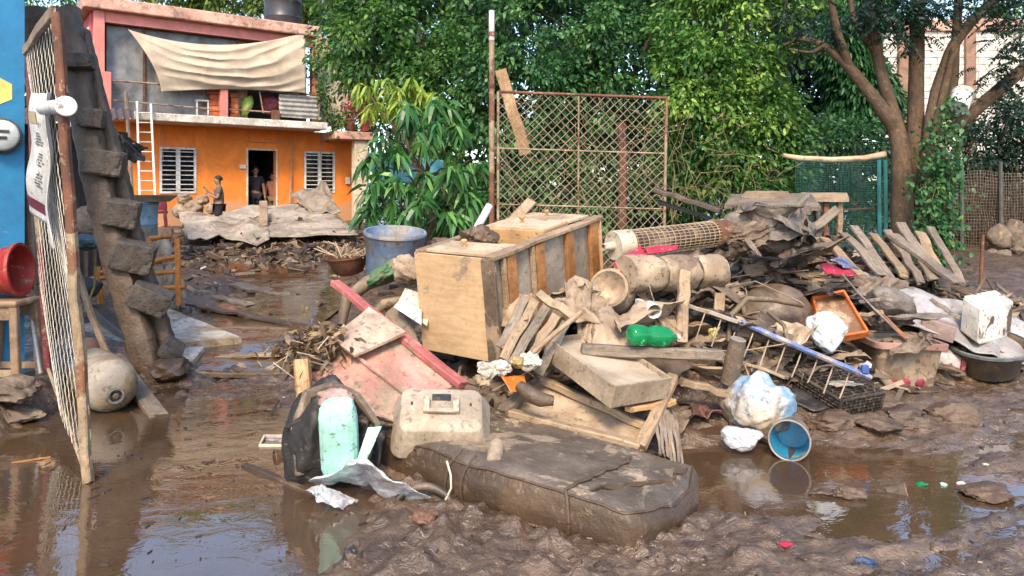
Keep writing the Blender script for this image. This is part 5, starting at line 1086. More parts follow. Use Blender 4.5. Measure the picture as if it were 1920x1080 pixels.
for b2 in (.50, .745): dbox('drawer_side', .13, .88, b2-.008, b2, -.055, .12, M('orange drawer side', (.55, .33, .15), (.45, .26, .11), mud=.15, grain=(1, 8, 8)))
for a in (.13, .87): dbox('drawer_back', a, a+.012, .5, .74, -.05, .12, wood_warm)
mb = MB(); crumple(mb, D(.65, .30, -.03), (.13, .11, .09), 33, .45, 3, 4); mb.build('mud_clump', mudcoat, None, 'dark mud clump sitting on top of the overturned dresser', 'mud clump', smooth=True)
mb = MB(); crumple(mb, P(832, 462, 5.75), (.14, .1, .06), 34, .5, 3, 4); mb.build('mud_clump', mudcoat, None, 'dark mud clump at the dresser edge beside the blue tub', 'mud clump', smooth=True)
# --- open drawer lying on the frame
def openbox(name, label, cat, F, Lc, Rc, depth, mat, floor_mat, floor=.05, t=.014, base=None):
    "open box: F front corner of rim, Lc and Rc its neighbours"
    F, Lc, Rc = [np.asarray(q, float) for q in (F, Lc, Rc)]; l, r = Lc-F, Rc-F; r = r-l*(r@l)/(l@l); dn = unit(np.cross(l, r)); dn = dn if dn[2] < 0 else -dn
    o = thing(name, label, cat, F+dn*depth); ul, ur = unit(l), unit(r); wl, wr = np.linalg.norm(l), np.linalg.norm(r)
    for nm, c, hl, hr in (('side', F+l/2+ur*t/2, wl/2, t/2), ('side', F+l/2+r-ur*t/2, wl/2, t/2), ('front', F+r/2+ul*t/2, t/2, wr/2-t), ('back', F+r/2+l-ul*t/2, t/2, wr/2-t)):
        mb = MB(); (mb.obox(c+dn*depth/2, ul*hl, ur*hr, dn*depth/2) if hl > hr else mb.obox(c+dn*depth/2, ur*hr, ul*hl, dn*depth/2)); mb.build(nm, mat, o, bevel=.003)
    mb = MB(); mb.obox(F+l/2+r/2+dn*(floor+.006), ul*(wl/2-t), ur*(wr/2-t), dn*.006); mb.build('floor', floor_mat, o)
    return o
drm = M('muddy red-flecked drawer board', (.36, .10, .08), (.44, .30, .2), mud=.80, mudc=(.40, .31, .215), grain=(1, 6, 6), rough=.6, bump=.2, mscale=3.2)
openbox('open_drawer', 'mud-filled wooden drawer lying open on the broken frame', 'drawer', P(1153, 725, 4.45), P(1025, 632, 5.0), P(1258, 706, 4.75), .145, drm, M('pale settled mud', (.44, .36, .27), (.38, .30, .22), rough=.5, bump=.15, scale=3), floor=.035)
# --- broken bed-like frame
fr = T_('broken_bedstead', 'broken wooden panel frame leaning on the mattress', 'wooden frame', 1150, 830, 4.5)
FA, FB, FC, FD = P(935, 768, 4.75), P(1200, 838, 4.42), P(1262, 712, 5.0), P(1020, 688, 5.25)
for a, b2, w, t, mt, nm in ((FA, FB, .07, .045, wood_tan, 'rail'), (FB, FC+np.array([0, 0, .02]), .075, .05, wood_tan, 'rail'), (P(1012, 712, 5.05), P(1218, 802, 4.68), .05, .05, wood_tan, 'rail'), (P(940, 775, 4.7), P(1030, 692, 5.2), .08, .05, wood_grey, 'rail'), (P(1178, 768, 4.62), P(1264, 752, 4.8), .05, .035, wood_warm, 'crosspiece')):
    mb = MB(); mb.plank(a, b2, w, t, seg=6); mb.build(nm, mt, fr)
slab('panel', [FA+np.array([.02, .05, -.03]), FB+np.array([-.05, .06, -.03]), P(1225, 790, 4.75)+np.array([0, 0, -.03]), P(1010, 700, 5.15)+np.array([0, 0, -.03])], .012, M('muddy panel', (.46, .35, .25), (.38, .28, .19), mud=.5, grain=(1, 5, 5)), None, None, parent=fr)
sp = T_('splintered_board', 'splintered grey board end sticking out over the water', 'broken board', 1250, 868, 4.5)
for k in range(7):
    a = P(1228+k*6, 775+RNG.uniform(-6, 6), 4.62+.03*k); b2 = P(1238+k*7, 850+k*4+RNG.uniform(-8, 8), 4.46+RNG.uniform(-.04, .04)); mb = MB(); mb.plank(a, b2, .026, .012, (0, -1, .3), seg=5, wob=.004, jag=.03, taper=.6, bend=.015); mb.build('splinter', wood_grey, sp)
mb = MB(); mb.plank(P(1090, 655, 4.95), P(1352, 666, 5.0), .075, .075, seg=6, wob=.003); mb.build('wooden_post', wood_grey, None, 'squared grey wooden post lying across the drawer under the green bottle', 'post')
# --- green bottle, cups
gb = T_('green_bottle', 'translucent green plastic bottle lying across the post', 'bottle', 1222, 648, 4.95); a, b2 = P(1178, 627, 4.9), P(1268, 632, 5.0); ax = unit(b2-a)
grm = M('green bottle plastic', (.03, .62, .22), (.025, .52, .18), rough=.06, bump=.02, trans=.7, spec=.6, var=.2)
mb = MB(); mb.lathe([(0, .01), (.04, 0), (.062, .015), (.068, .05), (.068, .11), (.056, .13), (.056, .155), (.068, .175), (.069, .24), (.062, .28), (.045, .31), (.024, .335), (.016, .345), (.016, .36)], a, ax, 26); mb.build('body', grm, gb, smooth=True)
mb = MB(); mb.lathe([(.017, .355), (.0175, .358), (.0175, .378), (0, .379)], a, ax, 16); mb.build('cap', M('white cap', (.6, .6, .58)), gb)
def cup(label, px, py, Y, ax, r0, r1, h, mat, name='cup', inner=None):
    ax = unit(ax); c = P(px, py, Y)-ax*h*.5; t = thing(name, label, name.replace('_', ' ').split()[-1], c)
    mb = MB(); mb.lathe([(0, .0), (r0, 0), (r1, h-.006), (r1*1.05, h-.003), (r1*1.03, h+.003), (r1*.95, h)], c, ax, 24); mb.build('wall', mat, t, smooth=True)
    mb = MB(); mb.lathe([(r1*.95, h), (r0*.94, .008), (0, .008)], c, ax, 24); mb.build('inside', inner or mat, t, smooth=True); return t
wcup = M('white foam', (.74, .73, .69), (.66, .64, .6), mud=.12, rough=.6, bump=.05)
cup('white foam cup lying beside the green bottle', 1222, 578, 5.2, (.15, -.95, -.25), .035, .05, .11, wcup, 'foam_cup')
cup('small white cup standing on the pile behind the foam cup', 1198, 575, 5.3, (.2, -.3, .8), .03, .038, .08, wcup, 'white_cup')
# --- slatted crate
cr = T_('slatted_crate', 'broken slatted wooden crate leaning on the dresser', 'crate', 985, 690, 4.95)
for k, (a, b2) in enumerate((((985, 556), (936, 650)), ((1004, 562), (944, 672)), ((1024, 575), (958, 683)), ((1043, 590), (985, 690)), ((1062, 604), (1010, 700)))):
    mb = MB(); mb.plank(P(*a, 5.12-.02*k), P(*b2, 4.93-.02*k), .062, .016, (.2, -1, .35), seg=5, jag=.006); mb.build('slat', wood_tan if k % 2 else wood_grey, cr)
for a, b2, Yk in (((1008, 548), (1082, 598), 5.18), ((945, 640), (1008, 690), 5.02)): mb = MB(); mb.plank(P(*a, Yk), P(*b2, Yk-.08), .06, .03, (.2, -1, .3)); mb.build('crosspiece', wood_tan, cr)
slab('cardboard_sheet', [P(938, 610, 5.1), P(990, 600, 5.0), P(1000, 552, 5.25), P(948, 548, 5.3)], .01, M('torn cardboard', (.40, .29, .19), (.33, .23, .15), mud=.3), 'torn cardboard sheet between the dresser and the slatted crate', 'cardboard', wob=.03)
mb = MB(); mb.tube([P(998, 662, 4.75), P(1040, 625, 4.85), P(1090, 585, 5.0)], .018, 9); mb.build('round_stick', wood_tan, None, 'pale round stick leaning on the slatted crate', 'stick', smooth=True)
# --- pink cupboard door
pd = T_('pink_door', 'pink painted cupboard door lying slanted below the dresser', 'door', 700, 780, 4.7)
pinkb = M('worn pink paint', (.50, .21, .17), (.44, .28, .21), mud=.47, mudc=(.40, .30, .21), grain=(1, 4, 4), rough=.55, bump=.3, mscale=3)
pinkr = M('bright pink rail', (.52, .14, .13), (.42, .12, .11), mud=.3, mudc=(.4, .28, .2), grain=(1, 8, 8), mscale=4)
PA, PB, PC, PD = P(697, 590, 5.25), P(852, 722, 4.62), P(728, 796, 4.38), P(572, 695, 4.95)
slab('panel', [PD, PC, PB, PA], .02, pinkb, None, None, parent=pd, wob=.006)
mb = MB(); mb.plank(P(627, 530, 5.6), P(868, 722, 4.58), .075, .045, seg=7, wob=.003); mb.build('side_rail', pinkr, pd)
mb = MB(); mb.plank(PD+np.array([0, 0, .01]), PC+np.array([0, 0, .01]), .05, .03, seg=6); mb.build('side_rail', pinkb, pd)
mb = MB(); mb.plank(P(632, 640, 5.1)+np.array([0, 0, .02]), P(775, 760, 4.5)+np.array([0, 0, .02]), .018, .02, seg=6); mb.build('batten', pinkb, pd)
slab('tile_board', [P(620, 632, 5.0), P(664, 666, 4.82), P(762, 622, 4.92), P(692, 576, 5.25)], .02, M('marbled board', (.58, .48, .36), (.62, .34, .26), mud=.4, mudc=(.45, .36, .26), mscale=4, scale=4, rough=.5), 'square marbled board lying on the pink door', 'board', wob=.004)
mb = MB(); mb.plank(P(570, 800, 4.62), P(566, 676, 4.72), .09, .09, (0, -1, 0), seg=4); mb.build('wooden_post', wood_warm, None, 'short upright pine post under the corner of the pink door', 'post')
# --- black bag with teal bedding and a clear plastic bag
bb = T_('black_bag', 'torn black suitcase slumped at the puddle edge', 'bag', 620, 905, 4.15)
mb = MB(); crumple(mb, P(605, 812, 4.38), (.20, .2, .31), 41, .22, 2.2, 5, R=rotm(0, .18, 0)); mb.build('shell', cloth_dark, bb, smooth=True)
mb = MB(); rag(mb, P(606, 775, 4.3), (.10, .08, .12), 47, .4, R=rotm(.9, .3, 0)); mb.build('lining', cloth_dark, bb, smooth=True, solid=.006)
mb = MB(); rag(mb, P(690, 800, 4.25), (.10, .1, .12), 48, .45, R=rotm(.9, .5, 0)); mb.build('lining', cloth_dark, bb, smooth=True, solid=.006)
mb = MB(); mb.tube([P(562, 890, 4.2), P(556, 800, 4.25), P(578, 738, 4.3), P(625, 722, 4.3), P(670, 745, 4.25), P(708, 795, 4.2), P(690, 860, 4.15)], [.035, .04, .035, .03, .028, .022, .018], 10, noise=.16); mb.build('rim', cloth_brown, bb, smooth=True)
teal = M('mint green fabric', (.34, .66, .56), (.40, .68, .58), mud=.22, mudc=(.3, .24, .17), rough=.8, bump=.25, mscale=7, msoft=.03)
mb = MB(); pillow(mb, P(636, 824, 4.10), (.098, .075, .225), 42, R=rotm(.15, -.03, .1), amp=.07); mb.build('teal_cushion', teal, None, 'speckled mint green cushion stuffed in the black suitcase', 'cushion', smooth=True)
mb = MB(); cloth(mb, P(668, 868, 4.02), P(684, 872, 4.02), P(716, 800, 4.12), P(690, 802, 4.1), 10, 26, .015, 6, 17); mb.build('teal_strip', teal, None, 'narrow mint green strip beside the speckled cushion', 'cloth', smooth=True, solid=.012)
mb = MB(); crumple(mb, P(628, 748, 4.2), (.10, .07, .06), 43, .3, 3, 4); crumple
mb.build('pink_cloth', M('dusty pink cloth', (.52, .36, .32), (.44, .28, .25), mud=.3, rough=.85), None, 'dusty pink cloth tucked above the mint cushion', 'cloth', smooth=True)
clearm = M('clear crinkled plastic', (.80, .81, .84), (.70, .72, .76), rough=.14, bump=1.0, bscale=14, spec=1., alpha=.5)
mb = MB(); rag(mb, P(690, 905, 4.0), (.16, .12, .085), 44, .8, n=80, R=rotm(-.25, 0, .4)); mb.build('clear_bag', clearm, None, 'crumpled clear plastic bag below the mint cushion', 'plastic bag', solid=.002)
mb = MB(); rag(mb, P(622, 928, 3.9), (.09, .08, .07), 45, .8, n=60, R=rotm(-.4, .3, 0)); mb.build('clear_bag', clearm, None, 'smaller torn clear plastic bag touching the water', 'plastic bag', solid=.002)
# --- blue tub, pot, hoses behind left
tb = T_('blue_tub', 'mud-streaked blue plastic tub tilted behind the dresser', 'tub', 740, 525, 7.2); tubm = M('mud-streaked blue plastic', (.17, .25, .38), (.22, .30, .42), mud=.42, mudc=(.37, .32, .27), rough=.5, bump=.2, mscale=2.2, msoft=.09)
a = P(738, 520, 7.2); ax = unit((.06, -.15, 1)); mb = MB(); mb.lathe([(.24, 0), (.26, .03), (.285, .42), (.295, .43), (.295, .455), (.275, .455), (.25, .05), (0, .04)], a, ax, 34); mb.build('shell', tubm, tb, smooth=True)
mb = MB(); mb.lathe([(.288, .415), (.302, .425), (.302, .445), (.29, .45)], a, ax, 34); mb.build('rim', tubm, tb)
pt = T_('rusty_pot', 'rusty brown metal pan full of twigs beside the blue tub', 'pan', 655, 512, 7.4); a = P(655, 514, 7.4); mb = MB(); mb.lathe([(.1, 0), (.14, .02), (.20, .17), (.215, .175), (.215, .19), (.19, .185), (.11, .03), (0, .03)], a, unit((-.1, -.1, 1)), 26); mb.build('bowl', rust, pt, smooth=True)
mb = MB(); mb.tube([P(622, 480, 7.3), P(608, 478, 7.25), P(606, 486, 7.25), P(622, 490, 7.3)], .012, 6); mb.build('handle', rust, pt)
mb = MB(); g = np.random.default_rng(51)
for k in range(40): q = a+np.array([g.normal(0, .08), g.normal(0, .08), .17]); mb.tube([q, q+np.array([g.normal(0, .12), g.normal(0, .1), g.uniform(.02, .16)])], .006, 4)
mb.build('twigs', M('pale dry twigs', (.45, .34, .22), (.33, .24, .15)), kind='stuff')
hosem = M('muddy ribbed hose', (.2, .14, .08), (.13, .09, .055), mud=.4, mudc=(.34, .24, .14), rough=.55, bump=.6)
mb = MB(); mb.tube([P(640, 610, 5.9), P(650, 560, 6.0), P(690, 530, 6.1), P(745, 512, 6.2), P(790, 518, 6.2)], [.035, .05, .06, .062, .06], 12); mb.build('muddy_hose', hosem, None, 'thick muddy hose curving below the blue tub', 'hose', smooth=True)
mb = MB(); mb.tube([P(650, 640, 5.6), P(690, 600, 5.7), P(720, 570, 5.8), P(770, 560, 5.9)], [.02, .035, .04, .035], 10); mb.build('muddy_hose', hosem, None, 'thin muddy hose crossing behind the pink rail', 'hose', smooth=True)
mb = MB(); crumple(mb, P(722, 512, 6.05), (.14, .08, .07), 52, .4, 3, 4, R=rotm(0, -.5, 0)); mb.build('green_cloth', M('green rag', (.03, .16, .06), (.1, .13, .06), mud=.35), None, 'green rag draped on the thick muddy hose', 'cloth', smooth=True)
mb = MB(); crumple(mb, P(765, 505, 6.0), (.14, .1, .12), 53, .35, 3, 4); mb.build('muddy_rag', cloth_tan, None, 'tan muddy rag beside the dresser panel below the blue tub', 'rag', smooth=True)
mb = MB(); cloth(mb, P(718, 560, 5.85), P(760, 565, 5.8), P(785, 640, 5.5), P(725, 635, 5.5), 24, 24, .06, 5, 13); mb.build('striped_rag', M('grey-brown striped rag', (.24, .22, .22), (.3, .21, .12), mud=.35, grain=(1, 9, 1)), None, 'striped grey rag hanging left of the dresser', 'rag', smooth=True, solid=.006)
slab('white_tray', [P(742, 575, 5.7), P(800, 610, 5.4), P(812, 560, 5.6), P(760, 540, 5.9)], .012, M('cream plastic', (.62, .54, .42), (.54, .46, .34), mud=.3), 'cream board leaning on the left of the dresser', 'board')
slab('white_sheet', [P(738, 575, 5.65), P(790, 610, 5.35), P(790, 580, 5.45), P(752, 560, 5.7)], .006, white_paint, 'white sheet piece left of the dresser', 'sheet')
mb = MB(); mb.tube([P(886, 442, 8.2), P(918, 386, 8.4)], .045, 10); mb.build('white_pipe', white_paint, None, 'white plastic pipe leaning beside the gate pole foot', 'pipe', smooth=True)
mb = MB(); mb.plank(P(952, 425, 7.6), P(996, 378, 7.8), .11, .05, (0, -1, .5), seg=4); mb.build('leaning_board', wood_tan, None, 'tan board end sticking up behind the dresser by the gate', 'board')
# --- beige lampshade-like hat and cloths right of the dresser
hat = T_('clay_pot', 'round beige clay pot lying among rags right of the dresser', 'pot', 1145, 575, 5.6); a = P(1150, 548, 5.75); ax = unit((-.25, -.8, .25)); mb = MB()
mb.lathe([(0, -.0), (.08, 0), (.15, .05), (.18, .14), (.17, .22), (.13, .27), (.12, .30), (.135, .32), (.12, .322), (.1, .29), (0, .2)], a-ax*.12, ax, 30, wob=.015); mb.build('body', M('beige clay', (.46, .34, .23), (.40, .28, .18), mud=.4, mudc=(.5, .39, .28)), hat, smooth=True)
mb = MB(); mb.lathe([(.12, .30), (.145, .315), (.145, .33), (.125, .335)], a-ax*.12, ax, 30); mb.build('rim', mudtan, hat, smooth=True)
tan_rags = [(1075, 545, 5.5, (.17, .12, .10), 'crumpled tan rag between the crate and the clay pot'), (1110, 585, 5.35, (.16, .14, .10), 'tan muddy cloth under the clay pot'), (1065, 575, 5.3, (.11, .1, .09), 'stiff tan rag above the round stick'), (1175, 600, 5.3, (.17, .12, .08), 'folded tan cloth behind the white cup'), (1140, 625, 5.15, (.18, .1, .08), 'tan cloth spilling behind the open drawer'), (1205, 548, 5.7, (.14, .1, .09), 'tan torn sack under the rolled mattress'), (1240, 600, 5.4, (.12, .1, .08), 'pale torn sack beside the upright post')]
for k, (px, py, Y, r, lab) in enumerate(tan_rags): mb = MB(); rag(mb, P(px, py, Y), np.array(r)*np.array([1., 1., 1.6]), 100+k, .62, R=rotm(RNG.uniform(-.7, .1), RNG.uniform(-.4, .4), RNG.uniform(0, 3))); mb.build('tan_rag', cloth_tan, None, lab, 'rag', smooth=True, solid=.006)
wool = M('white stuffing', (.66, .62, .55), (.56, .51, .44), mud=.18, rough=.9, bump=.6)
for k, (px, py, r, lab, mt) in enumerate(((915, 692, .06, 'white foam scrap below the dresser corner', wool), (942, 690, .055, 'white crumpled paper left of the yellow wrapper', wool), (972, 680, .045, 'yellow-brown crumpled wrapper below the crate', M('mustard wrapper', (.38, .27, .06), (.5, .42, .3), mud=.2, rough=.3)), (993, 676, .06, 'pale crumpled bag below the crate', wool), (905, 715, .05, 'small muddy shell scrap near the carrier', mudtan))):
    mb = MB(); crumple(mb, P(px, py, 4.75), (r*1.2, r, r*.9), 120+k, .5, 3, 4); mb.build('paper_scrap', mt, None, lab, 'scrap', smooth=True)
mb = MB(); cloth(mb, P(940, 705, 4.72), P(985, 700, 4.8), P(990, 732, 4.72), P(958, 735, 4.66), 16, 16, .02, 8, 14); mb.build('orange_scrap', M('orange plastic scrap', (.72, .2, .02), (.6, .15, .02), mud=.1, rough=.35), None, 'bright orange plastic scrap below the yellow wrapper', 'scrap', smooth=True, solid=.006)
mb = MB(); mb.tube([P(972, 722, 4.62), P(990, 738, 4.58), P(1015, 750, 4.56), P(1038, 752, 4.56)], [.03, .05, .045, .03], 10, noise=.1); mb.build('muddy_shoe', mudcoat, None, 'mud-covered shoe lying on the broken frame', 'shoe', smooth=True)
# ------------------------------------------------------------------ right half of the pile
# --- caged cylinder
cf = T_('caged_cylinder', 'long cylinder in a wire cage with a white end cap on the pile', 'cylinder', 1250, 480, 6.2); a, b2 = P(1150, 461, 5.95), P(1352, 437, 6.55); ax = unit(b2-a); Lc = np.linalg.norm(b2-a)
s1_ = unit(np.cross(ax, (0, 0, 1))); s2_ = np.cross(s1_, ax)
mb = MB(); mb.lathe([(.02, -.1), (.03, -.1), (.035, 0), (.115, 0), (.122, .01), (.122, .15), (.115, .155), (.1, .156)], a, ax, 28); mb.build('end_cap', M('cream plastic cap', (.58, .50, .38), (.5, .42, .31), mud=.3, rough=.4), cf, smooth=True)
mb = MB(); mb.lathe([(.085, .14), (.085, Lc-.1)], a, ax, 20); mb.build('core', M('dark brown core', (.055, .035, .022), (.1, .065, .04), mud=.3), cf, smooth=True)
mb = MB(); wr = M('tan cage wire', (.46, .35, .23), (.34, .25, .16), bump=0)
for k in range(26):
    th = 2*math.pi*k/26; o = (s1_*math.cos(th)+s2_*math.sin(th))*.112; mb.tube([a+ax*.14+o, a+ax*(Lc-.1)+o], .0032, 4, cap=False)
for k in range(17):
    h = .17+k*(Lc-.3)/16; mb.tube([a+ax*h+(s1_*math.cos(t)+s2_*math.sin(t))*.113 for t in np.linspace(0, 6.283, 25)], .0034, 4, cap=False)
mb.build('cage', wr, cf)
mb = MB(); mb.lathe([(.09, Lc-.11), (.12, Lc-.1), (.125, Lc-.06), (.11, Lc-.02), (.125, Lc+.02), (.11, Lc+.07), (0, Lc+.08)], a, ax, 24); mb.build('end_ring', rust_tan, cf, smooth=True)
mb = MB(); mb.tube([a+ax*.5+s2_*.118, a+ax*.53+s1_*-.118+s2_*.02, a+ax*.56-s2_*.1-s1_*.1], .006, 5); mb.build('string', M('pale string', (.6, .5, .36)), cf)
# --- rolled mattress
rm_ = T_('rolled_mattress', 'muddy rolled mattress lying under the caged cylinder', 'mattress', 1260, 545, 5.8); a, b2 = P(1172, 515, 5.62), P(1345, 509, 6.1); ax = unit(b2-a); Lc = np.linalg.norm(b2-a)
rollm = M('stained cream ticking', (.48, .37, .255), (.40, .295, .195), mud=.42, mudc=(.25, .175, .115), rough=.8, bump=.4, mscale=2.6, msoft=.06)
mb = MB(); n = 30; vv = []; hs_ = np.linspace(0, Lc, 26)
for h in hs_:
    for k in range(n):
        th = 2*math.pi*k/n; p = np.array([[h*4, math.cos(th)*1.3, math.sin(th)*1.3]]); cinch = .03*math.exp(-((h-Lc*.35)/.03)**2)+.035*math.exp(-((h-Lc*.72)/.03)**2)
        r = .138-cinch+.022*fbm(p*1.2, 3)[0]+.01*(1-2*abs(pn(p*2.3)[0])); vv.append(a+ax*h+(np.cross(ax, (0, 0, 1))*math.cos(th)+np.array([0, 0, 1])*math.sin(th))*r)
mb.add(vv, [(i*n+k, i*n+(k+1) % n, (i+1)*n+(k+1) % n, (i+1)*n+k) for i in range(25) for k in range(n)]+[tuple(range(n-1, -1, -1)), tuple(25*n+k for k in range(n))]); mb.build('roll', rollm, rm_, smooth=True)
q1, q2 = unit(np.cross(ax, (0, 0, 1))), np.array([0, 0, 1.])
mb = MB(); mb.tube([a+ax*(Lc+.004)+(q1*math.cos(t)+q2*math.sin(t))*(.012+.0085*t) for t in np.linspace(0, 13.5, 70)], .011, 6); mb.build('end_spiral', M('pale foam end', (.52, .44, .33), (.42, .34, .24), mud=.3), rm_, smooth=True)
for f_ in (.35, .72): mb = MB(); mb.tube([a+ax*Lc*f_+(q1*math.cos(t)+q2*math.sin(t))*.118 for t in np.linspace(0, 6.283, 25)], .007, 5); mb.build('tie', ropem, rm_)
mb = MB(); mb.plank(P(1277, 642, 5.3), P(1284, 508, 5.5), .085, .06, (.1, -1, 0), seg=6); mb.build('upright_plank', wood_tan, None, 'upright tan plank propped against the rolled mattress', 'plank')
# --- red cloths
for k, (q, lab) in enumerate((([P(1150, 500, 5.75), P(1165, 520, 5.65), P(1215, 480, 5.8), P(1200, 468, 5.9)], 'crimson cloth strip below the white cylinder cap'), ([P(1205, 472, 5.82), P(1212, 482, 5.78), P(1268, 474, 6.0), P(1265, 464, 6.05)], 'narrow crimson strip under the caged cylinder'), ([P(1532, 500, 6.6), P(1545, 520, 6.5), P(1604, 522, 6.6), P(1570, 498, 6.75)], 'crimson cloth lying below the weathered plank row'))):
    mb = MB(); cloth(mb, *q, 26, 14, .04, 9, 20+k); mb.build('crimson_cloth', red_cloth, None, lab, 'cloth', smooth=True, solid=.008)
mb = MB(); cloth(mb, P(1556, 488, 6.7), P(1580, 505, 6.6), P(1608, 508, 6.7), P(1580, 486, 6.85), 20, 14, .03, 9, 24); mb.build('blue_cloth', M('navy patterned cloth', (.02, .04, .2), (.3, .34, .42), scale=16, bump=.3), None, 'navy and white patterned cloth above the crimson cloth', 'cloth', smooth=True, solid=.008)
# --- big mud-soaked bundle and rags around it
mb = MB(); crumple(mb, P(1450, 436, 6.75), (.34, .22, .19), 64, .25, 3.4, 4, R=rotm(.9, .12, .2), fold=.4)
for k_, (dx, dz, r_, rz) in enumerate(((-.12, .05, .24, .3), (.12, .06, .26, 1.4), (0, .12, .22, 2.5), (.24, -.05, .2, .8), (-.25, -.04, .18, 2.0))): rag(mb, P(1450, 432, 6.6)+np.array([dx, -.05, dz]), (r_, r_*.75, r_*.8), 520+k_, .75, R=rotm(-.7, .3*dx, rz), n=60)
mb.build('cloth_bundle', M('dark grey soaked cloth', (.20, .165, .135), (.12, .098, .08), mud=.3, mudc=(.27, .2, .14), rough=.55, bump=.5), None, 'big grey mud-soaked clothes bundle on top of the pile', 'clothes', smooth=True)
rr = [(1395, 468, 6.5, (.2, .14, .09), cloth_brown, 'brown soaked rag below the big grey bundle'), (1505, 470, 6.5, (.17, .14, .08), cloth_brown, 'brown rag right below the big grey bundle'), (1365, 420, 6.9, (.18, .14, .09), cloth_grey, 'grey rag behind the caged cylinder end'), (1470, 490, 6.4, (.28, .2, .06), cloth_dark, 'black soaked cloth in the hollow under the bundle'),
      (1320, 560, 5.9, (.16, .14, .09), cloth_brown, 'brown rag beneath the rolled mattress end'), (1350, 600, 5.6, (.2, .14, .1), cloth_dark, 'dark soaked rag behind the wire grille'), (1420, 630, 5.5, (.2, .14, .09), cloth_brown, 'brown muddy rag under the blue rail'), (1640, 535, 6.6, (.2, .14, .1), cloth_brown, 'brown hooded bundle below the plank row'),
      (1545, 560, 6.3, (.18, .14, .08), cloth_dark, 'black rag above the orange tray'), (1690, 600, 6.2, (.2, .14, .07), cloth_grey, 'grey rag over the storage bin'), (1500, 620, 5.6, (.13, .1, .1), M('beige plastic wrap', (.55, .42, .28), (.48, .35, .23), mud=.35, rough=.4), 'beige torn wrap beside the white and blue bag'), (1620, 600, 6.1, (.17, .12, .06), cloth_brown, 'brown rag right of the orange tray'), (1720, 640, 6.0, (.15, .12, .09), cloth_brown, 'shaggy brown rag beside the storage bin'), (1305, 765, 5.1, (.14, .12, .05), M('dull red rag', (.16, .06, .05), (.1, .04, .035), mud=.4, mudc=WET), 'dull red rag lying on the low brown shelf')]
for k, (px, py, Y, r, mt, lab) in enumerate(rr):
    mb = MB(); rag(mb, P(px, py, Y), np.array(r)*np.array([1, 1, 1.5]), 140+k, .5, R=rotm(-.35+RNG.uniform(-.2, .2), RNG.uniform(-.2, .2), RNG.uniform(-.4, .4))); mb.build('soaked_rag', mt, None, lab, 'rag', smooth=True, solid=.008)
mb = MB(); crumple(mb, P(1672, 568, 6.35), (.2, .15, .12), 66, .12, 2, 5, R=rotm(0, .3, .3)); mb.build('grey_pillow', cloth_grey, None, 'plump grey muddy pillow below the grey sheet', 'pillow', smooth=True)
# --- muddy dome, cables
dm = T_('muddy_basin', 'overturned brown basin half buried under the bundle', 'basin', 1455, 590, 6.1); mb = MB(); mb.lathe([(.30, 0), (.31, .012), (.29, .02), (.26, .10), (.19, .17), (.1, .205), (0, .215)], P(1455, 585, 6.15), unit((.12, -.5, .85)), 34, ell=(1.05, .85)); mb.build('bowl', M('wet brown plastic', (.13, .085, .052), (.09, .058, .038), mud=.5, mudc=(.17, .12, .08), rough=.28, bump=.4), dm, smooth=True)
mb = MB(); mb.lathe([(.30, -.01), (.318, -.006), (.318, .012), (.305, .016)], P(1455, 585, 6.15), unit((.12, -.5, .85)), 34, ell=(1.05, .85)); mb.build('rim', hosem, dm, smooth=True)
for k, (q, lab) in enumerate(([((1366, 640, 5.5), (1372, 590, 5.55), (1400, 560, 5.6), (1450, 562, 5.7), (1505, 572, 5.8)), 'thick brown cable arching over the overturned basin'], [((1440, 585, 5.6), (1470, 610, 5.5), (1480, 650, 5.4)), 'brown strap hanging in front of the overturned basin'], [((1580, 515, 6.3), (1610, 550, 6.1), (1640, 580, 6.0), (1680, 620, 5.9)), 'thin grey hose running down past the orange tray'], [((1330, 655, 5.1), (1380, 660, 5.05), (1440, 650, 5.05), (1470, 645, 5.1)), 'taut pale string in front of the round log'])):
    mb = MB(); mb.tube([P(*p) for p in q], (.022, .016, .009, .005)[k], 8); mb.build('cable', (hosem, hosem, cloth_grey, mudtan)[k], None, lab, 'cable', smooth=True)
# --- bed rail with wire grille
br = T_('bed_rail', 'blue metal bed rail with bent wire grille lying across the pile', 'bed rail', 1480, 700, 5.3)
mb = MB(); mb.plank(P(1278, 568, 5.55), P(1392, 606, 5.42), .028, .03, seg=4, wob=.003); mb.build('grey_bar', M('grey muddy metal', (.36, .32, .28), (.28, .24, .2), mud=.35, rough=.45), br)
mb = MB(); mb.plank(P(1390, 604, 5.42), P(1632, 708, 5.2), .036, .028, (0, -.6, 1), seg=8, wob=.003); mb.build('blue_bar', M('blue enamel', (.05, .11, .36), (.22, .27, .40), mud=.48, mudc=(.42, .36, .32), rough=.35, bump=.15, mscale=5), br)
mb = MB(); mb.box(P(1622, 692, 5.2), (.05, .03, .06)); mb.build('corner_bracket', M('blue bracket', (.05, .12, .44), (.04, .1, .36), mud=.2), br, bevel=.006)
mb = MB(); mb.plank(P(1318, 652, 5.25), P(1470, 708, 5.15), .02, .02, seg=4); mb.build('lower_bar', rust_tan, br)
for k in range(11):
    x = 1292+k*30; y = 574+(x-1292)*.42; mb = MB(); mb.tube([P(x, y, 5.5-.02*k), P(x-8, y+22, 5.42-.02*k), P(x-18, y+46+RNG.uniform(-4, 6), 5.32-.02*k)], .005, 5); mb.build('grille_rod', M('rod tan', (.42, .33, .24), (.3, .22, .15)), br)
mb = MB(); rag(mb, P(1338, 625, 5.4), (.05, .04, .1), 171, .5, R=rotm(1.2, 0, 0)); mb.build('yellow_rag', M('yellow scrap', (.6, .5, .2), (.5, .4, .15), mud=.25), None, 'pale yellow scrap caught on the wire grille', 'rag', smooth=True, solid=.004)
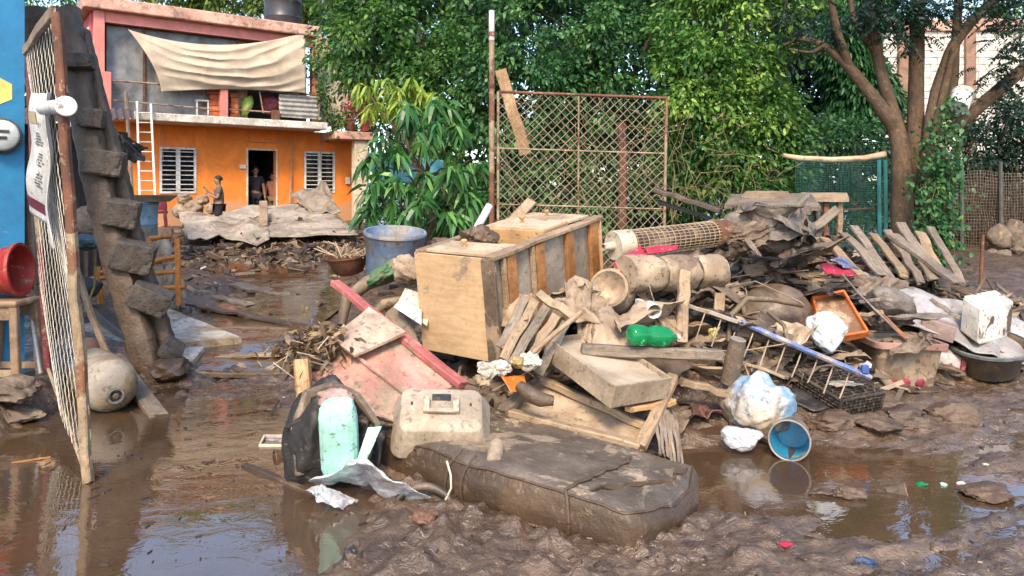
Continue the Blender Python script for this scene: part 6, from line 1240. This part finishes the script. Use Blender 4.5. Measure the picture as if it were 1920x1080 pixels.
# --- logs and boards under the rail
lg = T_('round_log', 'muddy round log stump standing below the wire grille', 'log', 1370, 720, 5.1); a, b2 = P(1366, 718, 5.1), P(1384, 636, 5.05); mb = MB(); mb.tube([a, a*.5+b2*.5, b2], [.058, .06, .055], 16, noise=.03); mb.build('bark', M('muddy bark', (.2, .145, .1), (.1, .07, .05), mud=.3, bump=.7), lg, smooth=True)
mb = MB(); mb.lathe([(.054, 0), (.05, .004), (0, .005)], b2, unit(b2-a), 16); mb.build('cut_end', M('grey cut wood', (.38, .32, .26), (.3, .25, .2)), lg)
mb = MB(); mb.plank(P(1278, 716, 4.98), P(1362, 738, 5.02), .075, .05, seg=4); mb.build('short_board', wood_tan, None, 'short tan board lying above the low brown shelf', 'board')
slab('brown_shelf', [P(1258, 815, 4.9), P(1372, 806, 4.95), P(1400, 745, 5.5), P(1272, 745, 5.5)], .045, M('wet brown board', (.12, .07, .042), (.085, .05, .03), mud=.25, mudc=(.17, .11, .07), rough=.35, grain=G_WOOD), 'low brown shelf board jutting over the water', 'shelf')
mb = MB(); mb.plank(P(1300, 650, 5.6), P(1355, 625, 5.7), .08, .03); mb.build('broken_lath', wood_grey, None, 'broken slat in the hollow right of the upright plank', 'lath')
# --- planks and table at the back
mb = MB(); mb.plank(P(1228, 356, 7.6), P(1352, 396, 7.3), .16, .05, seg=6); mb.build('dark_plank', wood_dark, None, 'dark plank tilted behind the pile beside the gate', 'plank')
mb = MB(); mb.plank(P(1236, 378, 7.7), P(1335, 412, 7.5), .12, .04, seg=5); mb.build('dark_plank', wood_dark, None, 'lower dark plank under the tilted one beside the gate', 'plank')
tbk = T_('broken_table', 'broken wooden table standing crooked behind the clothes bundle', 'table', 1470, 470, 7.8)
slab('table_top', [P(1358, 384, 7.6), P(1540, 388, 7.4), P(1520, 362, 8.1), P(1372, 364, 8.1)], .04, wood_grey, None, None, parent=tbk)
for px in (1378, 1530): mb = MB(); mb.plank(P(px, 386, 7.6), P(px+4, 470, 7.55), .06, .06, (0, -1, 0)); mb.build('leg', wood_dark, tbk)
mb = MB(); mb.plank(P(1390, 392, 7.5), P(1520, 396, 7.4), .09, .03, (0, -1, .2)); mb.build('apron', wood_dark, tbk)
wb = T_('wooden_bench', 'small rusty-legged bench before the teal netting fence', 'bench', 1545, 450, 8.6); slab('seat', [P(1498, 371, 8.5), P(1592, 371, 8.5), P(1588, 361, 8.9), P(1502, 361, 8.9)], .045, wood_tan, None, None, parent=wb)
for px, mt in ((1548, rust), (1574, wood_tan), (1510, rust)): mb = MB(); mb.plank(P(px, 372, 8.6), P(px, 450, 8.6), .06, .05, (0, -1, 0)); mb.build('leg', mt, wb)
mb = MB(); mb.plank(P(1512, 440, 7.5), P(1570, 392, 7.6), .09, .05, (0, -1, .4)); mb.build('slanted_board', wood_grey, None, 'grey board slanting beside the crooked table', 'board')
slab('flat_board', [P(1390, 366, 7.9), P(1480, 366, 7.9), P(1478, 358, 8.2), P(1400, 358, 8.2)], .03, wood_tan, 'tan board lying on the crooked table', 'board')
# plank row
pal = ['leftmost', 'second', 'third', 'fourth', 'fifth', 'sixth', 'seventh', 'eighth']
for k in range(8):
    a = P(1546+k*29+RNG.uniform(-5, 5), 446-k*1.5+RNG.uniform(-4, 4), 7.55+.04*k); b2 = P(1622+k*25+RNG.uniform(-8, 8), 520+RNG.uniform(-6, 8)+k*2.2, 6.75+.07*k)
    mb = MB(); mb.plank(a+np.array([0, 0, .04*(k % 3)]), b2+np.array([0, 0, .03*(k % 2)]), .085+.03*RNG.uniform(), .028, (.15, -.35, 1), seg=6, jag=.03, bend=.01); o = mb.build('weathered_plank', wood_grey if k % 3 else wood_tan, None, 'weathered plank, %s from the vine in the slanting row' % ('ninth', 'eighth', 'seventh', 'sixth', 'fifth', 'fourth', 'third', 'second')[k], 'plank', 'weathered planks leaning in a row')
mb = MB(); mb.plank(P(1672, 440, 7.6), P(1798, 532, 7.0), .15, .045, (.2, -.4, 1), seg=7, jag=.03); mb.build('thick_plank', wood_grey, None, 'longest thick plank at the vine end of the slanting row', 'plank')
for k, (a, b2) in enumerate((((1552, 446), (1700, 452)), ((1600, 500), (1760, 515)))): mb = MB(); mb.plank(P(*a, 7.6-k*.5), P(*b2, 7.7-k*.4), .09, .05, seg=5); mb.build('cross_beam', wood_dark, None, ('dark beam under the upper end of the plank row', 'dark beam under the lower end of the plank row')[k], 'beam')
# grey sheet
mb = MB(); cloth(mb, P(1622, 500, 7.0), P(1935, 600, 6.75), P(1930, 690, 6.2), P(1690, 590, 6.4), 60, 34, .07, 2.2, 31, edge=.05); mb.build('grey_sheet', M('pale grey plastic sheet', (.40, .38, .37), (.32, .30, .29), mud=.3, mudc=(.33, .27, .21), rough=.45, bump=.3, mscale=1.6, msoft=.1), None, 'large pale grey sheet draped over the right end of the pile', 'sheet', smooth=True, solid=.012)
# orange tray
ot = T_('orange_tray', 'brown tray with bright orange rim tilted on the pile', 'tray', 1580, 630, 5.9); orr = M('bright orange plastic', (.66, .16, .03), (.55, .12, .025), mud=.2, mudc=(.2, .12, .07), rough=.45, bump=.2, mscale=6)
TA, TB, TC, TD = P(1522, 562, 6.15), P(1580, 550, 6.2), P(1625, 626, 5.85), P(1548, 640, 5.8)
slab('base', [TD, TC, TB, TA], .01, M('brown tray base', (.20, .095, .045), (.15, .07, .035), mud=.35), None, None, parent=ot)
for a, b2 in ((TA, TB), (TB, TC), (TC, TD), (TD, TA)): mb = MB(); mb.plank(a, b2, .02, .075, (0, -.6, .75), seg=2, wob=.001, jag=0); mb.build('rim', orr, ot)
for k, (a, b2, mt, lab) in enumerate((((1640, 580), (1700, 634), M('orange-brown stick', (.4, .17, .08), (.3, .12, .06), mud=.2), 'orange-brown stick slanting above the storage bin'), ((1600, 592), (1655, 585), wood_tan, 'short tan lath right of the orange tray'), ((1612, 566), (1660, 560), wood_grey, 'grey lath above the short tan one'), ((1745, 560), (1800, 596), wood_grey, 'grey half log on the pale grey sheet'))):
    mb = MB(); mb.plank(P(*a, 6.1), P(*b2, 6.0), .07 if k == 3 else .045, .03, seg=4); mb.build('lath', mt, None, lab, 'lath')
# bags
pb = M('white and blue printed plastic', (.58, .57, .54), (.08, .30, .56), mud=.50, mudc=(.50, .41, .31), rough=.3, bump=.9, scale=4.5, bscale=11, mscale=2.6, msoft=.07, spec=.6)
mb = MB(); crumple(mb, P(1425, 765, 4.98), (.225, .19, .20), 71, .22, 5.0, 5, fold=.2); mb.build('plastic_sack', pb, None, 'bulging white and blue plastic sack by the water', 'plastic bag', smooth=True)
mb = MB(); crumple(mb, P(1550, 620, 5.55), (.13, .1, .14), 72, .2, 2.4, 5, R=rotm(0, -.35, 0), fold=.25); mb.build('plastic_sack', M('white yellow plastic', (.66, .70, .74), (.5, .58, .66), mud=.22, mudc=(.62, .5, .14), rough=.2, bump=.4), None, 'shiny white bag with yellow stain below the orange tray', 'plastic bag', smooth=True)
mb = MB(); crumple(mb, P(1392, 820, 4.72), (.11, .09, .065), 73, .3, 2.6, 5, fold=.3); mb.build('small_bag', clearm, None, 'small clear bag half sunk beside the blue bucket', 'plastic bag', smooth=True)
mb = MB(); crumple(mb, P(1625, 690, 5.9), (.05, .05, .05), 74, .3); mb.build('paper_cup', wcup, None, 'crushed pale cup against the storage bin', 'cup', smooth=True)
# bucket
bk = T_('blue_bucket', 'muddy bucket with bright blue inside lying in the mud', 'bucket', 1490, 862, 4.62); ax = unit((-.42, -.9, .10)); a = P(1480, 826, 4.6)
outm = M('mud-coated bucket', (.19, .13, .085), (.13, .088, .056), mud=.4, mudc=(.27, .2, .14), rough=.5, bump=.5)
mb = MB(); mb.lathe([(0, -.29), (.095, -.29), (.10, -.27), (.116, -.05), (.122, -.05), (.122, -.03), (.116, -.03), (.121, 0)], a, ax, 32); mb.build('shell', outm, bk, smooth=True)
mb = MB(); mb.lathe([(.119, -.002), (.096, -.27), (0, -.272)], a, ax, 32); mb.build('inside', M('bright blue inner plastic', (.02, .36, .62), (.03, .30, .54), mud=.34, mudc=(.40, .31, .22), rough=.3, bump=.1, mscale=3.4, msoft=.015), bk, smooth=True)
mb = MB(); mb.tube([a+ax*.001+(unit(np.cross(ax, (0, 0, 1)))*math.cos(t)+np.cross(unit(np.cross(ax, (0, 0, 1))), ax)*math.sin(t))*.121 for t in np.linspace(0, 6.283, 33)], .006, 6, cap=False); mb.build('rim', M('pale rim', (.36, .33, .28), (.26, .22, .17), mud=.3), bk, smooth=True)
# wicker crate
wc = T_('wicker_crate', 'black woven crate tipped in the mud behind the blue bucket', 'crate', 1560, 800, 5.2); F, Lp, Rp = P(1578, 752, 5.15), P(1476, 690, 5.6), P(1614, 712, 5.5); l, r = Lp-F, Rp-F; r = r-l*(r@l)/(l@l); dn = unit(np.cross(l, r)); dn = dn if dn[2] < 0 else -dn; dep = .23
wkm = M('muddy black wicker', (.045, .034, .026), (.028, .022, .018), mud=.4, mudc=(.13, .09, .06), rough=.5, bump=.4)
def weave(o, du, dv, nu_, nv_, name, nrm):
    mb = MB()
    for i in range(nu_+1): mb.tube([o+du*i/nu_+dv*j/nv_+nrm*.006*(1 if (i+j) % 2 else -1) for j in range(nv_+1)], .0065, 5)
    for j in range(nv_+1): mb.tube([o+dv*j/nv_+du*i/nu_-nrm*.006*(1 if (i+j) % 2 else -1) for i in range(nu_+1)], .0065, 5)
    q = mb.build(name, wkm, wc, kind='stuff')
uu_ = unit(np.cross(l, dn)); weave(F, l, dn*dep, 16, 9, 'front_weave', uu_); weave(F, r, dn*dep, 9, 9, 'side_weave', unit(np.cross(r, dn))); weave(F+r, l, dn*dep, 16, 9, 'back_weave', uu_); weave(F, l, r, 14, 7, 'top_weave', dn)
for o, d_ in ((F, l), (F+r, l), (F, r), (F+l, r), (F, dn*dep), (F+r, dn*dep), (F+l, dn*dep)): mb = MB(); mb.tube([o, o+d_], .012, 7); mb.build('edge_bar', wkm, wc, smooth=True)
mb = MB(); mb.obox(F+l/2+r/2+dn*dep*.6, l*.48, r*.46, dn*dep*.35); mb.build('mud_fill', mudcoat, wc)
mb = MB(); rag(mb, F+l*.35+r*.45-dn*.02, (.10, .06, .02), 172, .3); mb.build('pale_scrap', M('pale board scrap', (.5, .42, .33)), None, 'pale scrap lying on top of the woven crate', 'scrap', solid=.006)
# storage bin
bn_ = T_('storage_bin', 'beige plastic storage bin with pink rim standing in the mud', 'bin', 1665, 738, 6.15); c = P(1666, 738, 6.3)+np.array([0, -.1, .11]); exx, eyy, ezz = unit((1, .12, -.05)), unit((-.12, 1, .05)), unit((.04, -.03, 1)); binm = M('beige mud-coated plastic', (.36, .27, .19), (.30, .22, .15), mud=.5, mudc=(.20, .14, .09), rough=.45, bump=.3, mscale=2.3, msoft=.02)
secs = [(.25, .16, .05, 0), (.29, .2, .05, .38), (.275, .185, .05, .38), (.24, .15, .05, .03)]
mb = MB(); vv = []
for w, d, r_, h in secs: vv += [c+exx*x+eyy*y+ezz*h for x, y in rrect(w, d, r_)]
mb.add(vv, [(k*28+i, k*28+(i+1) % 28, (k+1)*28+(i+1) % 28, (k+1)*28+i) for k in range(3) for i in range(28)]+[tuple(84+i for i in range(28)), tuple(range(27, -1, -1))]); mb.build('tub', binm, bn_, smooth=True, bevel=.004)
mb = MB(); vv = []
for w, d, h in ((.292, .202, .335), (.318, .226, .34), (.322, .23, .385), (.30, .21, .392), (.28, .19, .385)): vv += [c+exx*x+eyy*y+ezz*h for x, y in rrect(w, d, .06)]
mb.add(vv, [(k*28+i, k*28+(i+1) % 28, (k+1)*28+(i+1) % 28, (k+1)*28+i) for k in range(4) for i in range(28)]); mb.build('rim', M('dusty pink rim', (.46, .24, .2), (.40, .26, .2), mud=.4, mudc=(.4, .3, .22)), bn_, smooth=True)
for x in (-.14, -.03, .10): mb = MB(); crumple(mb, c+exx*x-eyy*.178+ezz*.06, (.035, .012, .035), 175+x*10, .3, sub=3); mb.build('red_mark', M('crimson print', (.34, .02, .05), (.28, .02, .04), mud=.2, mudc=WET), bn_, smooth=True)
mb = MB(); rag(mb, c+exx*-.1+ezz*.34, (.16, .13, .08), 181, .5); mb.build('bin_rag', cloth_grey, None, 'grey rag heaped inside the storage bin', 'rag', smooth=True, solid=.008)
mb = MB(); rag(mb, c+exx*.1+ezz*.32, (.12, .12, .06), 182, .5); mb.build('bin_rag', cloth_brown, None, 'brown rag at the right inside the storage bin', 'rag', smooth=True, solid=.008)
# jar, basin, bowls, appliance, box
jr = T_('painted_jar', 'white and red plastic jar lying beside the storage bin', 'jar', 1762, 690, 6.4); mb = MB(); mb.lathe([(0, 0), (.11, .0), (.125, .03), (.128, .2), (.118, .24), (.12, .26), (0, .262)], P(1738, 668, 6.55), unit((.85, -.3, -.12)), 26); mb.build('body', M('red white label plastic', (.62, .58, .55), (.30, .05, .06), mud=.35, mudc=(.2, .11, .08), rough=.3, scale=4), jr, smooth=True)
mb = MB(); mb.lathe([(.122, .235), (.13, .24), (.13, .275), (0, .277)], P(1738, 668, 6.55), unit((.85, -.3, -.12)), 26); mb.build('lid', M('dark red lid', (.22, .02, .03), (.16, .02, .025), mud=.3), jr, smooth=True)
ba = T_('wash_basin', 'wide dark plastic basin with bowls inside in the mud', 'basin', 1850, 706, 6.6); c = P(1848, 694, 6.5); ax = unit((-.10, -.22, 1)); bam = M('dark muddy basin plastic', (.10, .085, .07), (.075, .062, .05), mud=.5, mudc=(.19, .135, .09), rough=.4, bump=.25)
mb = MB(); mb.lathe([(.22, 0), (.24, .02), (.305, .22), (.325, .235), (.33, .25), (.315, .258), (.295, .24), (.23, .03), (0, .025)], c, ax, 38); mb.build('shell', bam, ba, smooth=True)
mb = MB(); mb.lathe([(.315, .24), (.335, .24), (.335, .262), (.315, .266)], c, ax, 38); mb.build('rim', M('blue-grey rim', (.15, .17, .17), (.12, .12, .11), mud=.4, mudc=(.24, .18, .13)), ba, smooth=True)
for k, (px, py, r_, axx, lab) in enumerate(((1830, 662, .15, (-.3, -.5, .7), 'tan mud-filled bowl lying in the wide basin'), (1872, 652, .13, (.2, -.4, .85), 'brown bowl at the back of the wide basin'))):
    mb = MB(); mb.lathe([(r_*.45, 0), (r_*.7, .02), (r_, .085), (r_*1.05, .09), (r_*.97, .095), (r_*.6, .03), (0, .03)], P(px, py, 6.5)-np.array([0, 0, .06]), unit(axx), 28); mb.build('mud_bowl', (mudtan, rust)[k], None, lab, 'bowl', smooth=True)
ap = T_('old_appliance', 'peeling white boxy appliance lying on the grey sheet', 'appliance', 1845, 645, 6.5); F, Lp, Rp = P(1836, 648, 6.3), P(1800, 622, 6.5), P(1896, 632, 6.6); l, r = Lp-F, Rp-F; upv = unit((.15, .1, 1))*.32
peel = M('peeling white enamel', (.66, .63, .57), (.58, .54, .47), mud=.42, mudc=(.12, .08, .052), rough=.4, bump=.4, mscale=4.5, msoft=.015)
mb = MB(); mb.obox(F+l/2+r/2+upv*.5, r*.5, l*.5, upv*.5); mb.build('case', peel, ap, bevel=.02)
mb = MB(); mb.obox(F+l/2+upv*.5-unit(r)*.008, l*.45, upv*.44, unit(r)*.008); mb.build('door', M('white door', (.62, .60, .54), (.54, .5, .42), mud=.3, mudc=(.34, .26, .18), mscale=3), ap, bevel=.006)
mb = MB(); F = P(1785, 642, 6.35); mb.obox(F+np.array([-.06, .1, .10]), unit((.8, -.5, -.25))*.13, unit((.5, .8, 0))*.1, unit((.25, 0, 1))*.07); mb.build('mauve_box', M('muddy mauve box', (.30, .21, .19), (.24, .16, .15), mud=.35), None, 'mauve box leaning between the bin and the appliance', 'box', bevel=.008)
# ------------------------------------------------------------------ things in the water and mud
mb = MB(); mb.plank(P(458, 872, 4.50), P(690, 966, 3.82), .04, .025, seg=8, wob=.004); mb.build('floating_lath', wood_dark, None, 'long thin lath lying in the puddle below the suitcase', 'lath')
cup('brown cup lying in the puddle beside the suitcase', 530, 858, 4.66, (-.85, -.5, .05), .035, .05, .10, M('brown plastic cup', (.12, .07, .04), (.09, .05, .03), mud=.3), 'brown_cup')
tr_ = T_('food_tray', 'small white patterned tray floating beside the brown cup', 'tray', 520, 838, 4.85); slab('base', [P(487, 838, 4.84), P(548, 838, 4.84), P(552, 822, 5.0), P(496, 822, 5.0)], .006, M('patterned tray', (.5, .46, .5), (.25, .2, .3), scale=20), None, None, parent=tr_)
for a, b2 in (((487, 838, 4.84), (548, 838, 4.84)), ((548, 838, 4.84), (552, 820, 5.0)), ((552, 820, 5.0), (496, 820, 5.0)), ((496, 820, 5.0), (487, 838, 4.84))): mb = MB(); mb.plank(P(*a)+np.array([0, 0, .008]), P(*b2)+np.array([0, 0, .008]), .015, .02, seg=1, wob=0, jag=0); mb.build('rim', M('cream rim', (.6, .52, .4)), tr_)
wl = T_('buried_wheel', 'half-buried rubber tyre beside the mattress', 'tyre', 790, 970, 3.75); mb = MB(); cw = np.array([P(790, 975, 3.8)[0], 3.85, -.05]); mb.tube([cw+np.array([.17*math.cos(t), .05*math.sin(t)+.03, .15*math.sin(t)]) for t in np.linspace(-.2, 3.4, 26)], .022, 9); mb.build('tread', M('muddy rubber', (.05, .038, .03), (.035, .028, .022), mud=.5, mudc=(.15, .1, .065), rough=.4), wl, smooth=True)
for k, (px, py, Y, r_, lab, mt) in enumerate(((795, 988, 3.66, (.07, .05, .03), 'broken brown shard beside the half-buried tyre', M('brown shard', (.16, .075, .045), (.12, .06, .035), mud=.3)), (735, 925, 4.0, (.05, .04, .02), 'curled brown leaf below the clear bag', M('brown leaf', (.25, .15, .08))), (662, 1060, 3.28, (.045, .06, .05), 'dark bottle stub in the mud at the street edge', black_plastic), (88, 872, 4.5, (.05, .035, .03), 'curled brown leaf floating by the wire gate', M('dry leaf', (.22, .14, .07))),
        (1592, 935, 4.05, (.1, .06, .04), 'dark mud lump beside the ruts', mudcoat), (1550, 930, 4.07, (.09, .04, .025), 'low brown clod beside the dark mud lump', mudcoat), (1640, 815, 5.05, (.16, .12, .07), 'large mud clod below the storage bin', mudcoat), (1700, 800, 5.2, (.2, .14, .08), 'broad mud clod in front of the wide basin', mudcoat), (1790, 790, 5.3, (.2, .15, .10), 'tall mud clod right of the broad one', mudcoat), (1850, 930, 4.05, (.14, .1, .05), 'dark mud clod at the rutted road edge', mudcoat), (1560, 800, 5.1, (.18, .12, .07), 'mud clod beside the woven crate', mudcoat),
        (1475, 1030, 3.45, (.04, .02, .012), 'red plastic scrap trodden in the mud', red_cloth), (1622, 1062, 3.3, (.05, .03, .025), 'dark blue scrap trodden in the mud', M('dark blue scrap', (.03, .06, .14), (.02, .04, .09), mud=.2, mudc=WET)), (1728, 912, 4.2, (.03, .02, .012), 'green scrap near the green cup', grm), (1770, 910, 4.2, (.02, .015, .01), 'teal scrap near the green cup', teal), (1800, 906, 4.22, (.025, .012, .01), 'white scrap beyond the teal one', wool), (1848, 878, 4.45, (.02, .015, .01), 'white scrap farthest along the rutted road', wool))):
    mb = MB(); crumple(mb, (P(px, py, Y)[0], Y, max(.0, gz(P(px, py, Y)[0], Y))+r_[2]*.35), r_, 200+k, .4, 2.4, 4); mb.build(('shard', 'dry_leaf', 'bottle_stub', 'dry_leaf', 'mud_lump', 'mud_clod', 'mud_clod', 'mud_clod', 'mud_clod', 'mud_clod', 'mud_clod', 'red_scrap', 'blue_scrap', 'green_scrap', 'teal_scrap', 'white_scrap', 'white_scrap')[k], mt, None, lab, ('shard', 'leaf', 'bottle', 'leaf', 'mud lump', 'mud clod', 'mud clod', 'mud clod', 'mud clod', 'mud clod', 'mud clod', 'scrap', 'scrap', 'scrap', 'scrap', 'scrap', 'scrap')[k], smooth=True)
cup('crushed green cup lying in the muddy ruts', 1682, 925, 4.12, (.8, -.35, .25), .04, .05, .1, M('green cup', (.05, .3, .19), (.09, .12, .07), mud=.5, mudc=(.2, .14, .09)), 'green_cup', M('mint inside', (.1, .45, .33)))
mb = MB(); mb.tube([P(22, 868, 4.55), P(95, 857, 4.62)], .005, 5); mb.build('orange_straw', M('orange stalk', (.5, .2, .04)), None, 'orange stalk floating left of the wire gate foot', 'stalk')
# boards pressed in the yard mud
yb = ['upper', 'middle', 'lower', 'short', 'narrow']
for k, (a, b2, w, lab) in enumerate((((372, 470, 12.5), (560, 470, 12.6), .16, 'dark board lying across the yard mud below the roofing sheets'), ((372, 515, 9.8), (470, 548, 9.0), .14, 'curved grey board sunk in the wet yard'), ((372, 568, 8.8), (610, 612, 7.9), .12, 'long dark board crossing the wet yard'), ((440, 505, 10.2), (545, 535, 9.6), .22, 'pale flat board in the middle of the yard'), ((410, 650, 7.15), (545, 660, 7.1), .09, 'narrow board at the puddle head beside the lying door'))):
    pa, pb_ = P(*a), P(*b2); pa[2] = gz(pa[0], pa[1])+.03; pb_[2] = gz(pb_[0], pb_[1])+.03; mb = MB(); mb.plank(pa, pb_, w, .03, seg=8, wob=.01, jag=.03); mb.build('sunken_board', (wood_dark, wood_grey, wood_dark, wood_grey, wood_tan)[k], None, lab, 'board')
# ------------------------------------------------------------------ litter: splinters, twigs and chips nobody could count
def litter(name, mat, n, region, seed, smin, smax, lift=.01, flat=.3):
    g = np.random.default_rng(seed); mb = MB(); xs_, ys_ = region(g, n); zs = terrain(xs_, ys_)
    for x, y, z in zip(xs_, ys_, zs):
        if z < -.01: continue
        L_ = g.uniform(smin, smax)*g.uniform(.4, 1); d = unit((g.normal(), g.normal(), g.normal()*.35)); u_ = unit(np.cross(d, g.normal(size=3))); w_ = np.cross(d, u_); wd = L_*g.uniform(.06, .35)
        mb.obox((x, y, z+lift+L_*.12), d*L_*.5, u_*wd*.5, w_*max(.003, wd*flat*.5))
    return mb.build(name, mat, kind='stuff')
def on_heap(g, n):
    k = g.integers(0, 7, n); H_ = np.array(HEAPS)[[0, 1, 2, 3, 4, 5, 10]][k]; return H_[:, 0]+g.normal(0, 1, n)*H_[:, 3]*.85, H_[:, 1]-.16+g.normal(0, 1, n)*H_[:, 4]*.9
def in_yard(g, n): y = g.uniform(8.5, 16, n); return g.uniform(-.46, -.12, n)*y, y
def at_front(g, n): y = 3.2+g.uniform(0, 1, n)**1.3*2.8; return g.uniform(-.9, .72*4, n)*y/4, y
def by_sheets(g, n): return g.normal(-4.6, 1.6, n), g.normal(13.2, .9, n)
chip_pale = M('pale splinters', (.42, .32, .22), (.3, .22, .15), bump=0); chip_dark = M('dark chips', (.04, .028, .02), (.07, .048, .033), rough=.5, bump=0); chip_white = M('white flecks', (.6, .56, .5), bump=0); chip_rust = M('rust-brown chips', (.2, .085, .05), (.14, .07, .045), bump=0)
litter('wood_splinters', chip_pale, 700, on_heap, 1, .05, .32); litter('dark_chips', chip_dark, 900, on_heap, 2, .05, .34); litter('brown_chips', chip_rust, 260, on_heap, 3, .04, .2); litter('white_flecks', chip_white, 110, on_heap, 4, .03, .10)
litter('yard_twigs', chip_dark, 800, in_yard, 5, .03, .22, -.015, .4); litter('yard_chips', M('tan yard chips', (.25, .18, .12), (.16, .11, .075), bump=0), 350, in_yard, 6, .03, .18, -.012); litter('yard_flecks', chip_white, 60, in_yard, 7, .04, .14)
litter('street_chips', chip_dark, 420, at_front, 8, .01, .06, -.004); litter('street_flecks', chip_pale, 110, at_front, 9, .01, .035, -.002); litter('sheet_rubble', M('tan rubble', (.3, .21, .13), (.18, .12, .08)), 500, by_sheets, 10, .05, .35); litter('dark_rubble', chip_dark, 450, by_sheets, 11, .05, .4)

# soaked rags trodden into the heap: one uncountable mass
for nm, mt, n_, sd in (('heap_rags', cloth_brown, 105, 301), ('heap_dark_rags', cloth_dark, 45, 302), ('heap_tan_rags', cloth_tan, 45, 303)):
    g = np.random.default_rng(sd); mb = MB(); xs_, ys_ = on_heap(g, n_); zs = terrain(xs_, ys_)
    for k in range(n_): r_ = g.uniform(.08, .22); rag(mb, (xs_[k], ys_[k], zs[k]+.03), (r_, r_*.8, r_*.55), sd*7+k, .55, R=rotm(g.normal()*.4-.2, g.normal()*.4, g.uniform(0, 6)), n=18)
    mb.build(nm, mt, kind='stuff', smooth=True, solid=.006)

# broken boards tangled through the heap, too mixed to count
for nm, mt, n_, sd in (('tangled_boards', wood_grey, 75, 321), ('tangled_dark_boards', wood_dark, 70, 322), ('tangled_tan_boards', wood_tan, 45, 323)):
    g = np.random.default_rng(sd); mb = MB(); xs_, ys_ = on_heap(g, n_); zs = terrain(xs_, ys_)
    for k in range(n_):
        L_ = g.uniform(.15, .6); d = unit((g.normal(), g.normal()*.7, g.normal()*.25)); c = np.array([xs_[k], ys_[k], zs[k]+.04+abs(d[2])*L_*.3]); mb.plank(c-d*L_/2, c+d*L_/2, g.uniform(.03, .10), g.uniform(.012, .03), unit((g.normal()*.4, -.3, 1)), seg=3, wob=.004, jag=.02)
    mb.build(nm, mt, kind='stuff')

mb = MB(); crumple(mb, P(1405, 440, 6.55), (.2, .16, .13), 63, .32, 4.2, 5, R=rotm(.2, -.2, .5), fold=.8); mb.build('cloth_bundle', cloth_brown, None, 'smaller brown mud-soaked bundle beside the caged cylinder end', 'clothes', smooth=True)
# leaf and straw clump left of the pink door
t = thing('straw_clump', 'clump of dead leaves and straw at the pink door corner', 'straw', P(590, 690, 4.95)); mb = MB(); g = np.random.default_rng(331); n = 420
q = P(590, 650, 5.0)+g.normal(0, 1, (n, 3))*np.array([.13, .12, .07]); leaves(mb, q, g.normal(size=(n, 3)), g.uniform(.04, .12, n), .35, .2, None, g); mb.build('leaves', lf_dry, t, kind='stuff')
mb = MB()
for k in range(60): q = P(590, 655, 5.0)+g.normal(0, 1, 3)*np.array([.12, .12, .06]); mb.tube([q, q+g.normal(0, .08, 3)], .004, 4)
mb.build('straw', chip_pale, t, kind='stuff')
mb = MB(); crumple(mb, P(588, 668, 5.0), (.15, .14, .09), 332, .35, 3, 4); mb.build('mud_core', mudcoat, t, smooth=True)
# twigs, wires and strings through the heap
for nm, mt, n_, sd, r_ in (('heap_twigs', chip_pale, 90, 341, .005), ('heap_wires', chip_dark, 70, 342, .005), ('heap_roots', hosem, 26, 343, .012)):
    g = np.random.default_rng(sd); mb = MB(); xs_, ys_ = on_heap(g, n_); zs = terrain(xs_, ys_)
    for k in range(n_):
        a = np.array([xs_[k], ys_[k], zs[k]+g.uniform(.02, .14)]); d = np.array([g.normal(0, .22), g.normal(0, .15), g.normal(0, .06)]); mb.tube([a-d, a+g.normal(0, .05, 3)+np.array([0, 0, .05]), a+d*.6+g.normal(0, .03, 3), a+d], [r_, r_, r_*.8, r_*.5], 5)
    mb.build(nm, mt, kind='stuff', smooth=True)

g = np.random.default_rng(351); mb = MB(); n = 0
while n < 130:
    y = g.uniform(3.3, 6.2); x = g.uniform(-.72, -.18)*y
    if gz(x, y) > -.015: continue
    L_ = g.uniform(.012, .07)*g.uniform(.4, 1); a = g.uniform(0, 6.28); d = np.array([math.cos(a), math.sin(a), 0]); s_ = np.array([-d[1], d[0], 0]); mb.obox((x, y, .003), d*L_*.5, s_*L_*g.uniform(.08, .4)*.5, (0, 0, .003)); n += 1
mb.build('floating_flecks', chip_dark, kind='stuff')
